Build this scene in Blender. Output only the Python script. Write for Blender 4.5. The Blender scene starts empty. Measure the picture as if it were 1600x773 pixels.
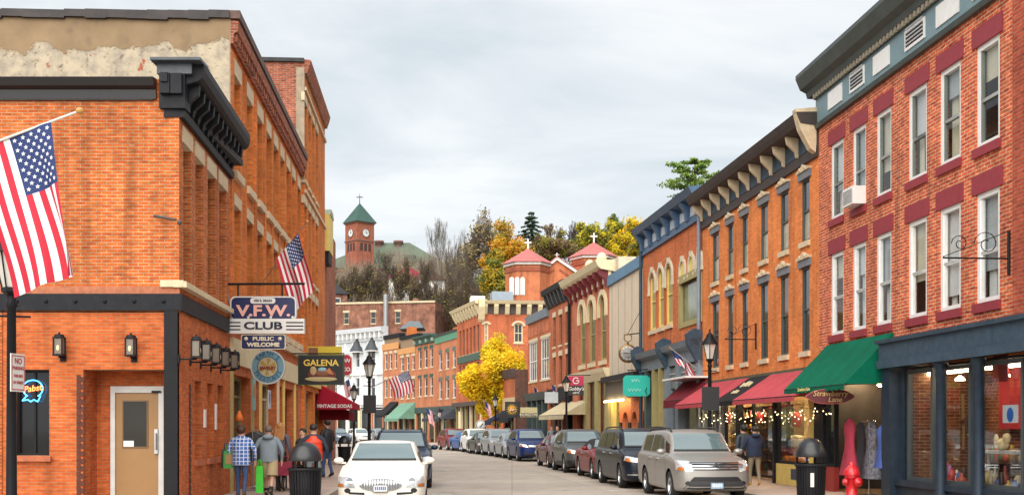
import bpy, bmesh, math, random
from mathutils import Vector, Matrix
from mathutils.bvhtree import BVHTree
from mathutils import noise as mnoise
random.seed(7)
R = math.radians
F, CX, HY, H = 1800.0, 800.0, 668.0, 1.74         # focal length / principal column / horizon of the 1600 px photograph, eye height
sc = bpy.context.scene
COL = sc.collection

def W(px, py, Y):
    return Vector(((px - CX) / F * Y, Y, H + (HY - py) / F * Y))
def WX(px, Y): return (px - CX) / F * Y

# ------------------------------------------------------------------ materials
MATS = {}
def newmat(name):
    m = bpy.data.materials.new(name); m.use_nodes = True
    return m, m.node_tree.nodes, m.node_tree.links, m.node_tree.nodes['Principled BSDF']
def mat(name, col=(.5, .5, .5), rough=.6, metal=0., var=.15, scale=3., bump=0., spec=.5, coat=0., emit=0., ior=None):
    if name in MATS: return MATS[name]
    m, n, l, p = newmat(name)
    p.inputs['Roughness'].default_value = rough
    p.inputs['Metallic'].default_value = metal
    p.inputs['Specular IOR Level'].default_value = spec
    if ior: p.inputs['IOR'].default_value = ior
    if coat:
        p.inputs['Coat Weight'].default_value = coat; p.inputs['Coat Roughness'].default_value = .04
    if emit:
        p.inputs['Emission Color'].default_value = (*col, 1); p.inputs['Emission Strength'].default_value = emit
    p.inputs['Base Color'].default_value = (*col, 1)
    if var > 0:
        tc = n.new('ShaderNodeTexCoord'); nz = n.new('ShaderNodeTexNoise')
        nz.inputs['Scale'].default_value = scale; nz.inputs['Detail'].default_value = 5; nz.inputs['Roughness'].default_value = .65
        l.new(tc.outputs['Object'], nz.inputs['Vector'])
        mr = n.new('ShaderNodeMapRange'); mr.inputs[1].default_value = .25; mr.inputs[2].default_value = .75
        mr.inputs[3].default_value = 1 - var; mr.inputs[4].default_value = 1 + var
        l.new(nz.outputs['Fac'], mr.inputs[0])
        mx = n.new('ShaderNodeVectorMath'); mx.operation = 'SCALE'; mx.inputs[0].default_value = col
        l.new(mr.outputs[0], mx.inputs['Scale']); l.new(mx.outputs[0], p.inputs['Base Color'])
        if bump:
            b = n.new('ShaderNodeBump'); b.inputs['Strength'].default_value = bump; b.inputs['Distance'].default_value = .02
            l.new(nz.outputs['Fac'], b.inputs['Height']); l.new(b.outputs[0], p.inputs['Normal'])
    MATS[name] = m
    return m
def brick(name, c1, c2, mortar, w=.225, h=.073, ms=.009, var=.28, patch=None, patch_amt=.0, stain=.25):
    if name in MATS: return MATS[name]
    m, n, l, p = newmat(name)
    p.inputs['Roughness'].default_value = .85; p.inputs['Specular IOR Level'].default_value = .25
    tc = n.new('ShaderNodeTexCoord'); sx = n.new('ShaderNodeSeparateXYZ'); l.new(tc.outputs['Object'], sx.inputs[0])
    ad = n.new('ShaderNodeMath'); l.new(sx.outputs[0], ad.inputs[0]); l.new(sx.outputs[1], ad.inputs[1])
    cb = n.new('ShaderNodeCombineXYZ'); l.new(ad.outputs[0], cb.inputs[0]); l.new(sx.outputs[2], cb.inputs[1])
    bt = n.new('ShaderNodeTexBrick'); l.new(cb.outputs[0], bt.inputs['Vector'])
    bt.inputs['Scale'].default_value = 1; bt.inputs['Brick Width'].default_value = w; bt.inputs['Row Height'].default_value = h
    bt.inputs['Mortar Size'].default_value = ms; bt.inputs['Mortar Smooth'].default_value = .3; bt.inputs['Bias'].default_value = 0
    bt.inputs['Color1'].default_value = (*c1, 1); bt.inputs['Color2'].default_value = (*c2, 1); bt.inputs['Mortar'].default_value = (*mortar, 1)
    # per-brick-ish variation: noise stretched along the course
    mp = n.new('ShaderNodeMapping'); mp.inputs['Scale'].default_value = (4.4, 13.7, 1); l.new(cb.outputs[0], mp.inputs[0])
    wn = n.new('ShaderNodeTexNoise'); wn.inputs['Scale'].default_value = 1.; wn.inputs['Detail'].default_value = 1; l.new(mp.outputs[0], wn.inputs['Vector'])
    mr = n.new('ShaderNodeMapRange'); mr.inputs[1].default_value = .28; mr.inputs[2].default_value = .72; mr.inputs[3].default_value = 1 - var; mr.inputs[4].default_value = 1 + var
    l.new(wn.outputs['Fac'], mr.inputs[0])
    n2 = n.new('ShaderNodeTexNoise'); n2.inputs['Scale'].default_value = .7; n2.inputs['Detail'].default_value = 7; n2.inputs['Roughness'].default_value = .6
    l.new(cb.outputs[0], n2.inputs['Vector'])
    m2 = n.new('ShaderNodeMapRange'); m2.inputs[1].default_value = .3; m2.inputs[2].default_value = .7; m2.inputs[3].default_value = 1 - stain; m2.inputs[4].default_value = 1 + stain * .6
    l.new(n2.outputs['Fac'], m2.inputs[0])
    mm = n.new('ShaderNodeMath'); mm.operation = 'MULTIPLY'; l.new(mr.outputs[0], mm.inputs[0]); l.new(m2.outputs[0], mm.inputs[1])
    vs = n.new('ShaderNodeVectorMath'); vs.operation = 'SCALE'; l.new(bt.outputs['Color'], vs.inputs[0]); l.new(mm.outputs[0], vs.inputs['Scale'])
    # soot and water streaks running down the wall
    ms_ = n.new('ShaderNodeMapping'); ms_.inputs['Scale'].default_value = (2.6, .22, 1); l.new(cb.outputs[0], ms_.inputs[0])
    ns = n.new('ShaderNodeTexNoise'); ns.inputs['Scale'].default_value = 1; ns.inputs['Detail'].default_value = 5; l.new(ms_.outputs[0], ns.inputs['Vector'])
    mrs = n.new('ShaderNodeMapRange'); mrs.inputs[1].default_value = .52; mrs.inputs[2].default_value = .74; mrs.inputs[3].default_value = 1.; mrs.inputs[4].default_value = .58; l.new(ns.outputs['Fac'], mrs.inputs[0])
    vs2 = n.new('ShaderNodeVectorMath'); vs2.operation = 'SCALE'; l.new(vs.outputs[0], vs2.inputs[0]); l.new(mrs.outputs[0], vs2.inputs['Scale'])
    out = vs2.outputs[0]
    if patch:
        n3 = n.new('ShaderNodeTexNoise'); n3.inputs['Scale'].default_value = 1.3; n3.inputs['Detail'].default_value = 9; n3.inputs['Roughness'].default_value = .7
        l.new(cb.outputs[0], n3.inputs['Vector'])
        m3 = n.new('ShaderNodeMapRange'); m3.inputs[1].default_value = .62 - patch_amt; m3.inputs[2].default_value = .70 - patch_amt; m3.inputs[4].default_value = .55
        l.new(n3.outputs['Fac'], m3.inputs[0])
        mx = n.new('ShaderNodeMixRGB'); l.new(m3.outputs[0], mx.inputs[0]); l.new(out, mx.inputs[1]); mx.inputs[2].default_value = (*patch, 1)
        out = mx.outputs[0]
    l.new(out, p.inputs['Base Color'])
    b = n.new('ShaderNodeBump'); b.inputs['Strength'].default_value = .5; b.inputs['Distance'].default_value = .012; b.invert = True
    l.new(bt.outputs['Fac'], b.inputs['Height']); l.new(b.outputs[0], p.inputs['Normal'])
    MATS[name] = m
    return m
def glass_store(name, tint=(1, 1, 1), refl=1.):
    if name in MATS: return MATS[name]
    m, n, l, p = newmat(name); n.remove(p)
    o = n['Material Output']
    tr = n.new('ShaderNodeBsdfTransparent'); tr.inputs[0].default_value = (*tint, 1)
    gl = n.new('ShaderNodeBsdfGlossy'); gl.inputs['Roughness'].default_value = .02
    lw = n.new('ShaderNodeLayerWeight'); lw.inputs[0].default_value = .5; pw = n.new('ShaderNodeMath'); pw.operation = 'POWER'; pw.inputs[1].default_value = 5.; l.new(lw.outputs['Facing'], pw.inputs[0]); fr = n.new('ShaderNodeMath'); fr.operation = 'MULTIPLY_ADD'; fr.inputs[1].default_value = .94; fr.inputs[2].default_value = .05; l.new(pw.outputs[0], fr.inputs[0])
    mu = n.new('ShaderNodeMath'); mu.operation = 'MULTIPLY'; mu.inputs[1].default_value = refl; mu.use_clamp = True; l.new(fr.outputs[0], mu.inputs[0])
    mx = n.new('ShaderNodeMixShader'); l.new(mu.outputs[0], mx.inputs[0]); l.new(tr.outputs[0], mx.inputs[1]); l.new(gl.outputs[0], mx.inputs[2])
    l.new(mx.outputs[0], o.inputs['Surface'])
    MATS[name] = m
    return m

BR_VFW = brick('brick_orange_old', (.47, .090, .018), (.58, .140, .026), (.44, .27, .15), w=.21, h=.068, var=.30, ms=.010, patch=(.60, .42, .25), patch_amt=-.03)
BR_VFW2 = brick('brick_orange_smooth', (.60, .135, .032), (.48, .09, .020), (.40, .20, .10), w=.20, h=.066, var=.2, ms=.008)
BR_L2 = brick('brick_orange_long', (.62, .145, .028), (.75, .20, .04), (.52, .26, .10), var=.2)
BR_L3 = brick('brick_dark_red', (.30, .075, .04), (.42, .11, .05), (.36, .26, .2), var=.35)
BR_R1 = brick('brick_red_white_joint', (.50, .070, .026), (.65, .135, .040), (.62, .42, .30), var=.4, ms=.010, patch=(.55, .36, .27), patch_amt=0.0)
BR_R2 = brick('brick_bright_orange', (.74, .20, .048), (.84, .265, .072), (.55, .27, .13), var=.14, ms=.007)
BR_R3 = brick('brick_orange_red', (.58, .135, .036), (.66, .17, .048), (.44, .22, .13), var=.2)
BR_R5 = brick('brick_rose', (.52, .135, .06), (.60, .17, .075), (.42, .24, .17), var=.2)
BR_R6 = brick('brick_dusky_orange', (.48, .115, .042), (.56, .15, .055), (.36, .2, .13), var=.2)
BR_C = brick('brick_corner_orange', (.56, .125, .045), (.62, .155, .055), (.4, .2, .13), var=.15)
BR_D = brick('brick_pale_orange', (.54, .17, .075), (.62, .21, .09), (.48, .3, .2), var=.15)
BR_FAR = brick('brick_weathered_brown', (.26, .095, .06), (.34, .13, .08), (.34, .24, .18), var=.4, stain=.6, patch=(.4, .3, .24), patch_amt=.02)
BR_CHURCH = brick('brick_church_orange', (.54, .15, .06), (.60, .18, .07), (.5, .25, .15), var=.12)
BLACK = mat('black_painted_metal', (.010, .010, .012), .5, var=.2, spec=.2)
BLACKW = mat('black_painted_wood', (.013, .014, .018), .55, var=.4, scale=6, spec=.2)
STONE = mat('cream_limestone', (.62, .50, .33), .85, var=.2, scale=5, bump=.2)
CREAM = mat('cream_paint', (.70, .60, .38), .6, var=.12)
OLIVE = mat('olive_yellow_paint', (.36, .30, .12), .6, var=.15)
YELLOW = mat('yellow_paint', (.72, .56, .16), .55, var=.12)
WHITE = mat('white_paint', (.78, .78, .76), .5, var=.08, scale=6)
SLATE = mat('slate_blue_paint', (.042, .072, .105), .55, var=.3, scale=5, spec=.25)
NAVYW = mat('dark_navy_paint', (.018, .030, .048), .5, var=.3, scale=5, spec=.25)
TEALF = mat('grey_teal_paint', (.17, .26, .29), .55, var=.1)
DKGREEN = mat('dark_grey_green_paint', (.05, .075, .07), .5, var=.25)
GREYB = mat('blue_grey_trim', (.18, .22, .26), .6, var=.15)
BURG = mat('burgundy_stone', (.27, .03, .042), .65, var=.15, scale=6)
ROOF = mat('roof_tar', (.05, .05, .052), .9, var=.3, scale=2)
DOORTAN = mat('tan_door_paint', (.30, .16, .055), .45, var=.08)
PANE_D = mat('window_glass_dark', (.035, .04, .045), .04, var=0, ior=1.7)
PANE_S = mat('window_glass_pale', (.40, .45, .48), .05, var=.25, scale=1.1, ior=1.6)
PANE_C = mat('window_glass_curtain', (.38, .36, .27), .06, var=.45, scale=2.3, ior=1.6)
PANE_B = mat('window_glass_brown', (.10, .065, .045), .05, var=.3, ior=1.6)
SASH_DK = mat('dark_sash_paint', (.07, .085, .08), .5, var=.1)
SASH_GN = mat('grey_green_sash_paint', (.16, .19, .17), .5, var=.1)
GLASS = glass_store('shop_glass', (.93, .95, .95), 1.1)

# ------------------------------------------------------------------ mesh builder
class MB:
    def __init__(s): s.v = []; s.f = []; s.m = []; s.sm = []
    def add(s, vs, fs, mi=0, smooth=False):
        o = len(s.v); s.v += [tuple(x) for x in vs]
        for f in fs:
            s.f.append(tuple(i + o for i in f)); s.m.append(mi); s.sm.append(smooth)
    def box(s, x0, x1, y0, y1, z0, z1, mi=0):
        if x0 > x1: x0, x1 = x1, x0
        if y0 > y1: y0, y1 = y1, y0
        if z0 > z1: z0, z1 = z1, z0
        s.add([(x0, y0, z0), (x1, y0, z0), (x1, y1, z0), (x0, y1, z0), (x0, y0, z1), (x1, y0, z1), (x1, y1, z1), (x0, y1, z1)],
              [(0, 3, 2, 1), (4, 5, 6, 7), (0, 1, 5, 4), (1, 2, 6, 5), (2, 3, 7, 6), (3, 0, 4, 7)], mi)
        return s
    def prism(s, poly, axis, a, b, mi=0):
        """poly: list of 2-D points, extruded along axis ('x': (y,z), 'y': (x,z), 'z': (x,y))"""
        def P(p, t):
            return {'x': (t, p[0], p[1]), 'y': (p[0], t, p[1]), 'z': (p[0], p[1], t)}[axis]
        n = len(poly)
        s.add([P(p, a) for p in poly] + [P(p, b) for p in poly],
              [tuple(range(n - 1, -1, -1)), tuple(range(n, 2 * n))] + [(i, (i + 1) % n, n + (i + 1) % n, n + i) for i in range(n)], mi)
        return s
    def tube(s, p0, p1, r0, r1=None, n=8, mi=0, caps=True, smooth=True):
        r1 = r0 if r1 is None else r1
        p0 = Vector(p0); p1 = Vector(p1); d = (p1 - p0)
        if d.length < 1e-6: return s
        d.normalize(); a = d.orthogonal().normalized(); b = d.cross(a)
        vs = []
        for p, r in ((p0, r0), (p1, r1)):
            for k in range(n):
                t = 2 * math.pi * k / n; vs.append(p + (a * math.cos(t) + b * math.sin(t)) * r)
        fs = [(k, (k + 1) % n, n + (k + 1) % n, n + k) for k in range(n)]
        s.add(vs, fs, mi, smooth)
        if caps:
            s.add(vs[:n], [tuple(range(n - 1, -1, -1))], mi); s.add(vs[n:], [tuple(range(n))], mi)
        return s
    def path(s, pts, r, n=6, mi=0):
        rr = r if isinstance(r, (list, tuple)) else [r] * len(pts)
        for i in range(len(pts) - 1): s.tube(pts[i], pts[i + 1], rr[i], rr[i + 1], n, mi)
        return s
    def lathe(s, prof, c=(0, 0, 0), n=16, mi=0, axis='z', smooth=True):
        vs = []; m = len(prof)
        for k in range(n):
            t = 2 * math.pi * k / n
            for r, z in prof:
                a, b = r * math.cos(t), r * math.sin(t)
                p = (a, b, z) if axis == 'z' else ((a, z, b) if axis == 'y' else (z, a, b))
                vs.append((p[0] + c[0], p[1] + c[1], p[2] + c[2]))
        fs = []
        for k in range(n):
            for i in range(m - 1):
                a = k * m + i; b = ((k + 1) % n) * m + i
                fs.append((a, b, b + 1, a + 1))
        s.add(vs, fs, mi, smooth)
        return s
    def ball(s, c, r, nu=12, nv=8, mi=0):
        rx, ry, rz = r if isinstance(r, (tuple, list)) else (r, r, r)
        vs = []; fs = []
        for j in range(nv + 1):
            t = math.pi * j / nv
            for i in range(nu):
                q = 2 * math.pi * i / nu
                vs.append((c[0] + rx * math.sin(t) * math.cos(q), c[1] + ry * math.sin(t) * math.sin(q), c[2] + rz * math.cos(t)))
        for j in range(nv):
            for i in range(nu):
                fs.append((j * nu + i, (j + 1) * nu + i, (j + 1) * nu + (i + 1) % nu, j * nu + (i + 1) % nu))
        s.add(vs, fs, mi, True)
        return s
    def mesh(s, name, mats):
        me = bpy.data.meshes.new(name); me.from_pydata(s.v, [], s.f)
        for m in (mats if isinstance(mats, (list, tuple)) else [mats]): me.materials.append(m)
        me.polygons.foreach_set('material_index', s.m); me.polygons.foreach_set('use_smooth', s.sm)
        me.update()
        return me
    def build(s, name, mats, parent=None, M=None):
        return link(name, s.mesh(name, mats), parent, M)

def link(name, me, parent=None, M=None):
    o = bpy.data.objects.new(name, me); COL.objects.link(o)
    if parent is not None: o.parent = parent
    if M is not None: o.matrix_basis = M
    return o
def tag(o, label=None, cat=None, group=None, kind=None):
    if label: o['label'] = label
    if cat: o['category'] = cat
    if group: o['group'] = group
    if kind: o['kind'] = kind
    return o
def thing(name, label, cat, loc=(0, 0, 0), rz=0, group=None):
    o = bpy.data.objects.new(name, None); COL.objects.link(o); o.empty_display_size = .2
    o.location = loc; o.rotation_euler = (0, 0, rz)
    o['M'] = 0; del o['M']
    return tag(o, label, cat, group)
def children(o): return [c for c in o.children]
def dup(root, loc, rz, label=None, group=None):
    def cp(o, par):
        c = o.copy(); COL.objects.link(c)
        if par is not None: c.parent = par
        for ch in list(o.children): cp(ch, c)
        return c
    r = cp(root, None); r.location = loc; r.rotation_euler = (0, 0, rz)
    if label: r['label'] = label
    if group: r['group'] = group
    return r
def rootM(o): return Matrix.Translation(o.location) @ Matrix.Rotation(o.rotation_euler[2], 4, 'Z')

_txt = {}
def text_mesh(s, size, ext=.006, align='CENTER', bold=0., shear=0., spacing=1.):
    k = (s, round(size, 3), ext, align, bold, shear, spacing)
    if k in _txt: return _txt[k]
    cu = bpy.data.curves.new('lettering', 'FONT'); cu.body = s; cu.size = size; cu.extrude = ext; cu.offset = bold
    cu.align_x = align; cu.align_y = 'CENTER'; cu.shear = shear; cu.space_character = spacing; cu.resolution_u = 3
    o = bpy.data.objects.new('lettering', cu); COL.objects.link(o)
    dg = bpy.context.evaluated_depsgraph_get(); dg.update()
    me = bpy.data.meshes.new_from_object(o.evaluated_get(dg))
    bpy.data.objects.remove(o); bpy.data.curves.remove(cu)
    me.name = 'lettering'; _txt[k] = me
    return me
def lettering(parent, s, size, loc, m, M0=None, sx=1., tilt=0., **kw):
    """letters in the parent's x-z plane, read from -y"""
    me = text_mesh(s, size, **kw).copy(); me.materials.clear(); me.materials.append(m)
    M = Matrix.Translation(loc) @ Matrix.Rotation(tilt, 4, 'Y') @ Matrix.Rotation(R(90), 4, 'X') @ Matrix.Scale(sx, 4, (1, 0, 0))
    if M0 is not None: M = M0 @ M
    return link('lettering', me, parent, M)

# ------------------------------------------------------------------ facades
class Fac:
    """vertical plane; A = left end, B = right end seen from the street; local x along, y into the building, z up"""
    def __init__(s, A, B):
        s.A = Vector(A); s.B = Vector(B); s.d = (s.B - s.A).normalized(); s.L = (s.B - s.A).length
        s.yv = Vector((-s.d.y, s.d.x)); s.ang = math.atan2(s.d.y, s.d.x)
        s.M = Matrix.Translation((s.A.x, s.A.y, 0)) @ Matrix.Rotation(s.ang, 4, 'Z')
    def u(s, px, y=0.):
        A = s.A + s.yv * y; k = (px - CX) / F
        return (k * A.y - A.x) / (s.d.x - k * s.d.y)
    def Y(s, px, y=0.): return (s.A + s.yv * y).y + s.d.y * s.u(px, y)
    def z(s, px, py, y=0.): return H + (HY - py) / F * s.Y(px, y)
    def P(s, u, y, z):
        q = s.A + s.d * u + s.yv * y
        return Vector((q.x, q.y, z))

class Bld:
    """a building: root Empty + wall, windows, cornice ... as children in facade coordinates"""
    def __init__(s, name, label, fac, cat='building', group=None):
        s.root = thing(name, label, cat, (fac.A.x, fac.A.y, 0), fac.ang, group); s.fac = fac
        s.inv = rootM(s.root).inverted()
    def rel(s, fac): return None if fac is None or fac is s.fac else s.inv @ fac.M
    def part(s, mb, name, mats, fac=None, parent=None):
        return mb.build(name, mats, parent or s.root, s.rel(fac) if parent is None else None)
    def wall(s, u0, u1, z0, z1, holes, m, depth=8., reveal=.25, fac=None, body=True, name='wall', top=True, rev_mat=None):
        mb = MB()
        us = sorted({u0, u1, *[h[0] for h in holes], *[h[1] for h in holes]}); us = [u for u in us if u0 - 1e-6 <= u <= u1 + 1e-6]
        zs = sorted({z0, z1, *[h[2] for h in holes], *[h[3] for h in holes]}); zs = [z for z in zs if z0 - 1e-6 <= z <= z1 + 1e-6]
        for i in range(len(us) - 1):
            run = None
            for j in range(len(zs) - 1):
                cu, cz = (us[i] + us[i + 1]) / 2, (zs[j] + zs[j + 1]) / 2
                inside = any(h[0] < cu < h[1] and h[2] < cz < h[3] for h in holes)
                if not inside:
                    run = (run[0], zs[j + 1]) if run else (zs[j], zs[j + 1])
                if inside or j == len(zs) - 2:
                    if run: mb.add([(us[i], 0, run[0]), (us[i + 1], 0, run[0]), (us[i + 1], 0, run[1]), (us[i], 0, run[1])], [(0, 1, 2, 3)]); run = None
        for h in holes:
            a, b, c, d = h[:4]; r = h[4] if len(h) > 4 else reveal
            mb.add([(a, 0, c), (a, r, c), (a, r, d), (a, 0, d)], [(0, 1, 2, 3)])
            mb.add([(b, 0, c), (b, r, c), (b, r, d), (b, 0, d)], [(3, 2, 1, 0)])
            mb.add([(a, 0, d), (b, 0, d), (b, r, d), (a, r, d)], [(3, 2, 1, 0)])
            mb.add([(a, 0, c), (b, 0, c), (b, r, c), (a, r, c)], [(0, 1, 2, 3)])
        if body:
            mb.add([(u0, 0, z0), (u0, depth, z0), (u0, depth, z1), (u0, 0, z1)], [(0, 3, 2, 1)])
            mb.add([(u1, 0, z0), (u1, depth, z0), (u1, depth, z1), (u1, 0, z1)], [(0, 1, 2, 3)])
            mb.add([(u0, depth, z0), (u1, depth, z0), (u1, depth, z1), (u0, depth, z1)], [(3, 2, 1, 0)])
        o = s.part(mb, name, m, fac)
        if body and top:
            rb = MB().box(u0 + .01, u1 - .01, .3, depth - .01, z1 - .35, z1 - .25); rb.box(u0 + .01, u1 - .01, 0.012, .3, z1 - .02, z1 + .05)
            s.part(rb, 'roof', ROOF, fac)
        return o
    def window(s, a, b, c, d, fm=WHITE, pm=PANE_D, y=.12, fw=.07, rails=(.5,), mull=0, sill=None, sill_h=.12, lintel=None, lintel_h=.25, lintel_w=.12, fac=None, lproj=.02, split=None, sproj=.06):
        """double-hung sash in an opening; pane, sill, lintel become its children"""
        w = MB(); w.box(a, a + fw, y, y + .1, c, d); w.box(b - fw, b, y, y + .1, c, d)
        w.box(a + fw, b - fw, y, y + .1, d - fw, d); w.box(a + fw, b - fw, y, y + .1, c, c + fw)
        for r in rails:
            zz = c + (d - c) * r; w.box(a + fw, b - fw, y + .02, y + .09, zz - .03, zz + .03)
        for k in range(mull):
            uu = a + (b - a) * (k + 1) / (mull + 1); w.box(uu - .02, uu + .02, y + .025, y + .085, c + fw, d - fw)
        o = s.part(w, 'window', fm, fac)
        zz = c + (d - c) * (rails[0] if rails else .5)
        p = MB()
        if split is None: p.add([(a + fw * .5, y + .06, c + .02), (b - fw * .5, y + .06, c + .02), (b - fw * .5, y + .06, d - .02), (a + fw * .5, y + .06, d - .02)], [(0, 1, 2, 3)]); pms = [pm]
        else:
            p.add([(a + fw * .5, y + .06, c + .02), (b - fw * .5, y + .06, c + .02), (b - fw * .5, y + .06, zz), (a + fw * .5, y + .06, zz)], [(0, 1, 2, 3)], 1)
            p.add([(a + fw * .5, y + .045, zz), (b - fw * .5, y + .045, zz), (b - fw * .5, y + .045, d - .02), (a + fw * .5, y + .045, d - .02)], [(0, 1, 2, 3)], 0); pms = [pm, split]
        s.part(p, 'pane', pms, fac, o)
        if sill is not None: s.part(MB().box(a - .06, b + .06, -sproj, y, c - sill_h, c + .003), 'sill', sill, fac, o)
        if lintel is not None: s.part(MB().box(a - lintel_w, b + lintel_w, -lproj, y * .7, d - .003, d + lintel_h), 'lintel', lintel, fac, o)
        return o
    def box(s, name, m, u0, u1, y0, y1, z0, z1, fac=None, parent=None):
        return s.part(MB().box(u0, u1, y0, y1, z0, z1), name, m, fac, parent)
    def cornice(s, u0, u1, prof, m, fac=None, name='cornice', brk=None, brk_m=None, brk_name='bracket'):
        """prof: list of (y,z) closed polygon in section; brk = (count, width, section polygon)"""
        o = s.part(MB().prism(prof, 'x', u0, u1), name, m, fac)
        if brk:
            n, w, poly = brk
            for k in range(n):
                uc = u0 + (u1 - u0) * (k + .5) / n if n > 1 else (u0 + u1) / 2
                s.part(MB().prism(poly, 'x', uc - w / 2, uc + w / 2), brk_name, brk_m or m, fac, None)
        return o
def arch_pts(uc, zs, r, n=10, squash=1.): return [(uc - r * math.cos(math.pi * k / n), zs + squash * r * math.sin(math.pi * k / n)) for k in range(n + 1)]
def arch_band(mb, uc, zs, ri, ro, y0, y1, leg=0., squash=1., n=10, mi=0):
    a = arch_pts(uc, zs, ri, n, squash); b = arch_pts(uc, zs, ro, n, squash)
    if leg: a = [(a[0][0], zs - leg)] + a + [(a[-1][0], zs - leg)]; b = [(b[0][0], zs - leg)] + b + [(b[-1][0], zs - leg)]
    for i in range(len(a) - 1): mb.prism([a[i], a[i + 1], b[i + 1], b[i]], 'y', y0, y1, mi)
    return mb
def arch_fill(mb, uc, zs, r, ztop, y0, y1, n=10, squash=1., mi=0):
    a = arch_pts(uc, zs, r, n, squash)
    for i in range(n): mb.prism([a[i], a[i + 1], (a[i + 1][0], ztop), (a[i][0], ztop)], 'y', y0, y1, mi)
    return mb

# ------------------------------------------------------------------ camera, sky, sun
cam = bpy.data.cameras.new('camera'); cob = bpy.data.objects.new('camera', cam); COL.objects.link(cob)
cob.location = (0, 0, H); cob.rotation_euler = (R(90), 0, 0)
cam.sensor_width = 36; cam.lens = 36 * F / 1600; cam.shift_y = (HY - 386.5) / 1600; cam.clip_end = 2000; cam.clip_start = .1
sc.camera = cob
SUN_EL, SUN_AZ = 44., 193.      # azimuth clockwise from +Y (north): behind the camera, a little to the left
wd = bpy.data.worlds.new('World'); sc.world = wd; wd.use_nodes = True
n, l = wd.node_tree.nodes, wd.node_tree.links
bg = n['Background']; bg.inputs['Strength'].default_value = .066
sky = n.new('ShaderNodeTexSky'); sky.sky_type = 'NISHITA'; sky.sun_disc = False; sky.sun_elevation = R(SUN_EL); sky.sun_rotation = R(SUN_AZ)
tc = n.new('ShaderNodeTexCoord'); sp = n.new('ShaderNodeSeparateXYZ'); l.new(tc.outputs['Generated'], sp.inputs[0])
zz = n.new('ShaderNodeMath'); zz.operation = 'ADD'; zz.inputs[1].default_value = .22; l.new(sp.outputs[2], zz.inputs[0])
zm = n.new('ShaderNodeMath'); zm.operation = 'MAXIMUM'; zm.inputs[1].default_value = .05; l.new(zz.outputs[0], zm.inputs[0])
dx = n.new('ShaderNodeMath'); dx.operation = 'DIVIDE'; l.new(sp.outputs[0], dx.inputs[0]); l.new(zm.outputs[0], dx.inputs[1])
dy = n.new('ShaderNodeMath'); dy.operation = 'DIVIDE'; l.new(sp.outputs[1], dy.inputs[0]); l.new(zm.outputs[0], dy.inputs[1])
cb = n.new('ShaderNodeCombineXYZ'); l.new(dx.outputs[0], cb.inputs[0]); l.new(dy.outputs[0], cb.inputs[1])
mp = n.new('ShaderNodeMapping'); mp.inputs['Scale'].default_value = (1.1, 2.0, 1); mp.inputs['Rotation'].default_value = (0, 0, R(28)); mp.inputs['Location'].default_value = (3.1, 1.2, 0)
l.new(cb.outputs[0], mp.inputs[0])
nz = n.new('ShaderNodeTexNoise'); nz.inputs['Scale'].default_value = 1.1; nz.inputs['Detail'].default_value = 8; nz.inputs['Roughness'].default_value = .55; nz.inputs['Distortion'].default_value = .5
l.new(mp.outputs[0], nz.inputs['Vector'])
cr = n.new('ShaderNodeValToRGB'); l.new(nz.outputs['Fac'], cr.inputs[0])
e = cr.color_ramp.elements; e[0].position = .38; e[0].color = (.64, .705, .745, 1); e[1].position = .61; e[1].color = (.89, .91, .92, 1)
cs = n.new('ShaderNodeVectorMath'); cs.operation = 'SCALE'; cs.inputs['Scale'].default_value = 4.6; l.new(cr.outputs[0], cs.inputs[0])
mx = n.new('ShaderNodeMixRGB'); mx.inputs[0].default_value = .95; l.new(sky.outputs[0], mx.inputs[1]); l.new(cs.outputs[0], mx.inputs[2])
l.new(mx.outputs[0], bg.inputs['Color'])
sun = bpy.data.lights.new('sun', 'SUN'); sun.energy = 1.5; sun.angle = R(80); sun.color = (1, .95, .88)
so = bpy.data.objects.new('sun', sun); COL.objects.link(so)
az = R(SUN_AZ); d = Vector((math.sin(az) * math.cos(R(SUN_EL)), math.cos(az) * math.cos(R(SUN_EL)), math.sin(R(SUN_EL))))
so.rotation_euler = d.to_track_quat('Z', 'Y').to_euler(); so.location = (0, -20, 60)
vs = sc.view_settings; vs.view_transform = 'Standard'; vs.look = 'None'; vs.exposure = 1.84; vs.gamma = 1; vs.use_curve_mapping = False
sc.display_settings.display_device = 'sRGB'
sc.cycles.max_bounces = 6; sc.cycles.transparent_max_bounces = 8; sc.cycles.use_denoising = True
sc.cycles.caustics_reflective = False; sc.cycles.caustics_refractive = False; sc.cycles.sample_clamp_indirect = 6
# ------------------------------------------------------------------ street lines (measured on the photograph, in metres on the ground)
def march(P, vp, px):
    dx = (vp - CX) / F; k = (px - CX) / F
    t = (P.x - k * P.y) / (k - dx)
    return Vector((P.x + dx * t, P.y + t))
pR0 = Vector((WX(1280, 30.4), 30.4))
RB = [march(pR0, 640, 1720), pR0]                                   # right-hand building line, near to far
for px, vp in ((1098, 610), (1005, 590), (952, 560), (893, 500), (858, 480), (825, 450)): RB.append(march(RB[-1], vp, px))
pR8a = Vector((WX(805, 80.6), 80.6)); pR8b = march(pR8a, 400, 786)
RLINE = RB + [Vector((0, 85)), Vector((-2.3, 93)), Vector((-6.2, 108)), Vector((-13, 128))]
pL0 = Vector((WX(280, 23), 23.0))
LD = Vector(((680 - CX) / F, 1))                                    # left-hand building line direction
def LP(Y): return pL0 + LD * (Y - 23.)
def Ypx(px):                                                        # depth where the left building line crosses an image column
    k = (px - CX) / F; return 23 + (pL0.x - k * 23) / (k - LD.x)
def offs(line, dist):
    out = []
    for i, p in enumerate(line):
        a = line[max(0, i - 1)]; b = line[min(len(line) - 1, i + 1)]; t = (b - a).normalized(); nrm = Vector((-t.y, t.x))
        out.append(p + nrm * dist)
    return out
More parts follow.
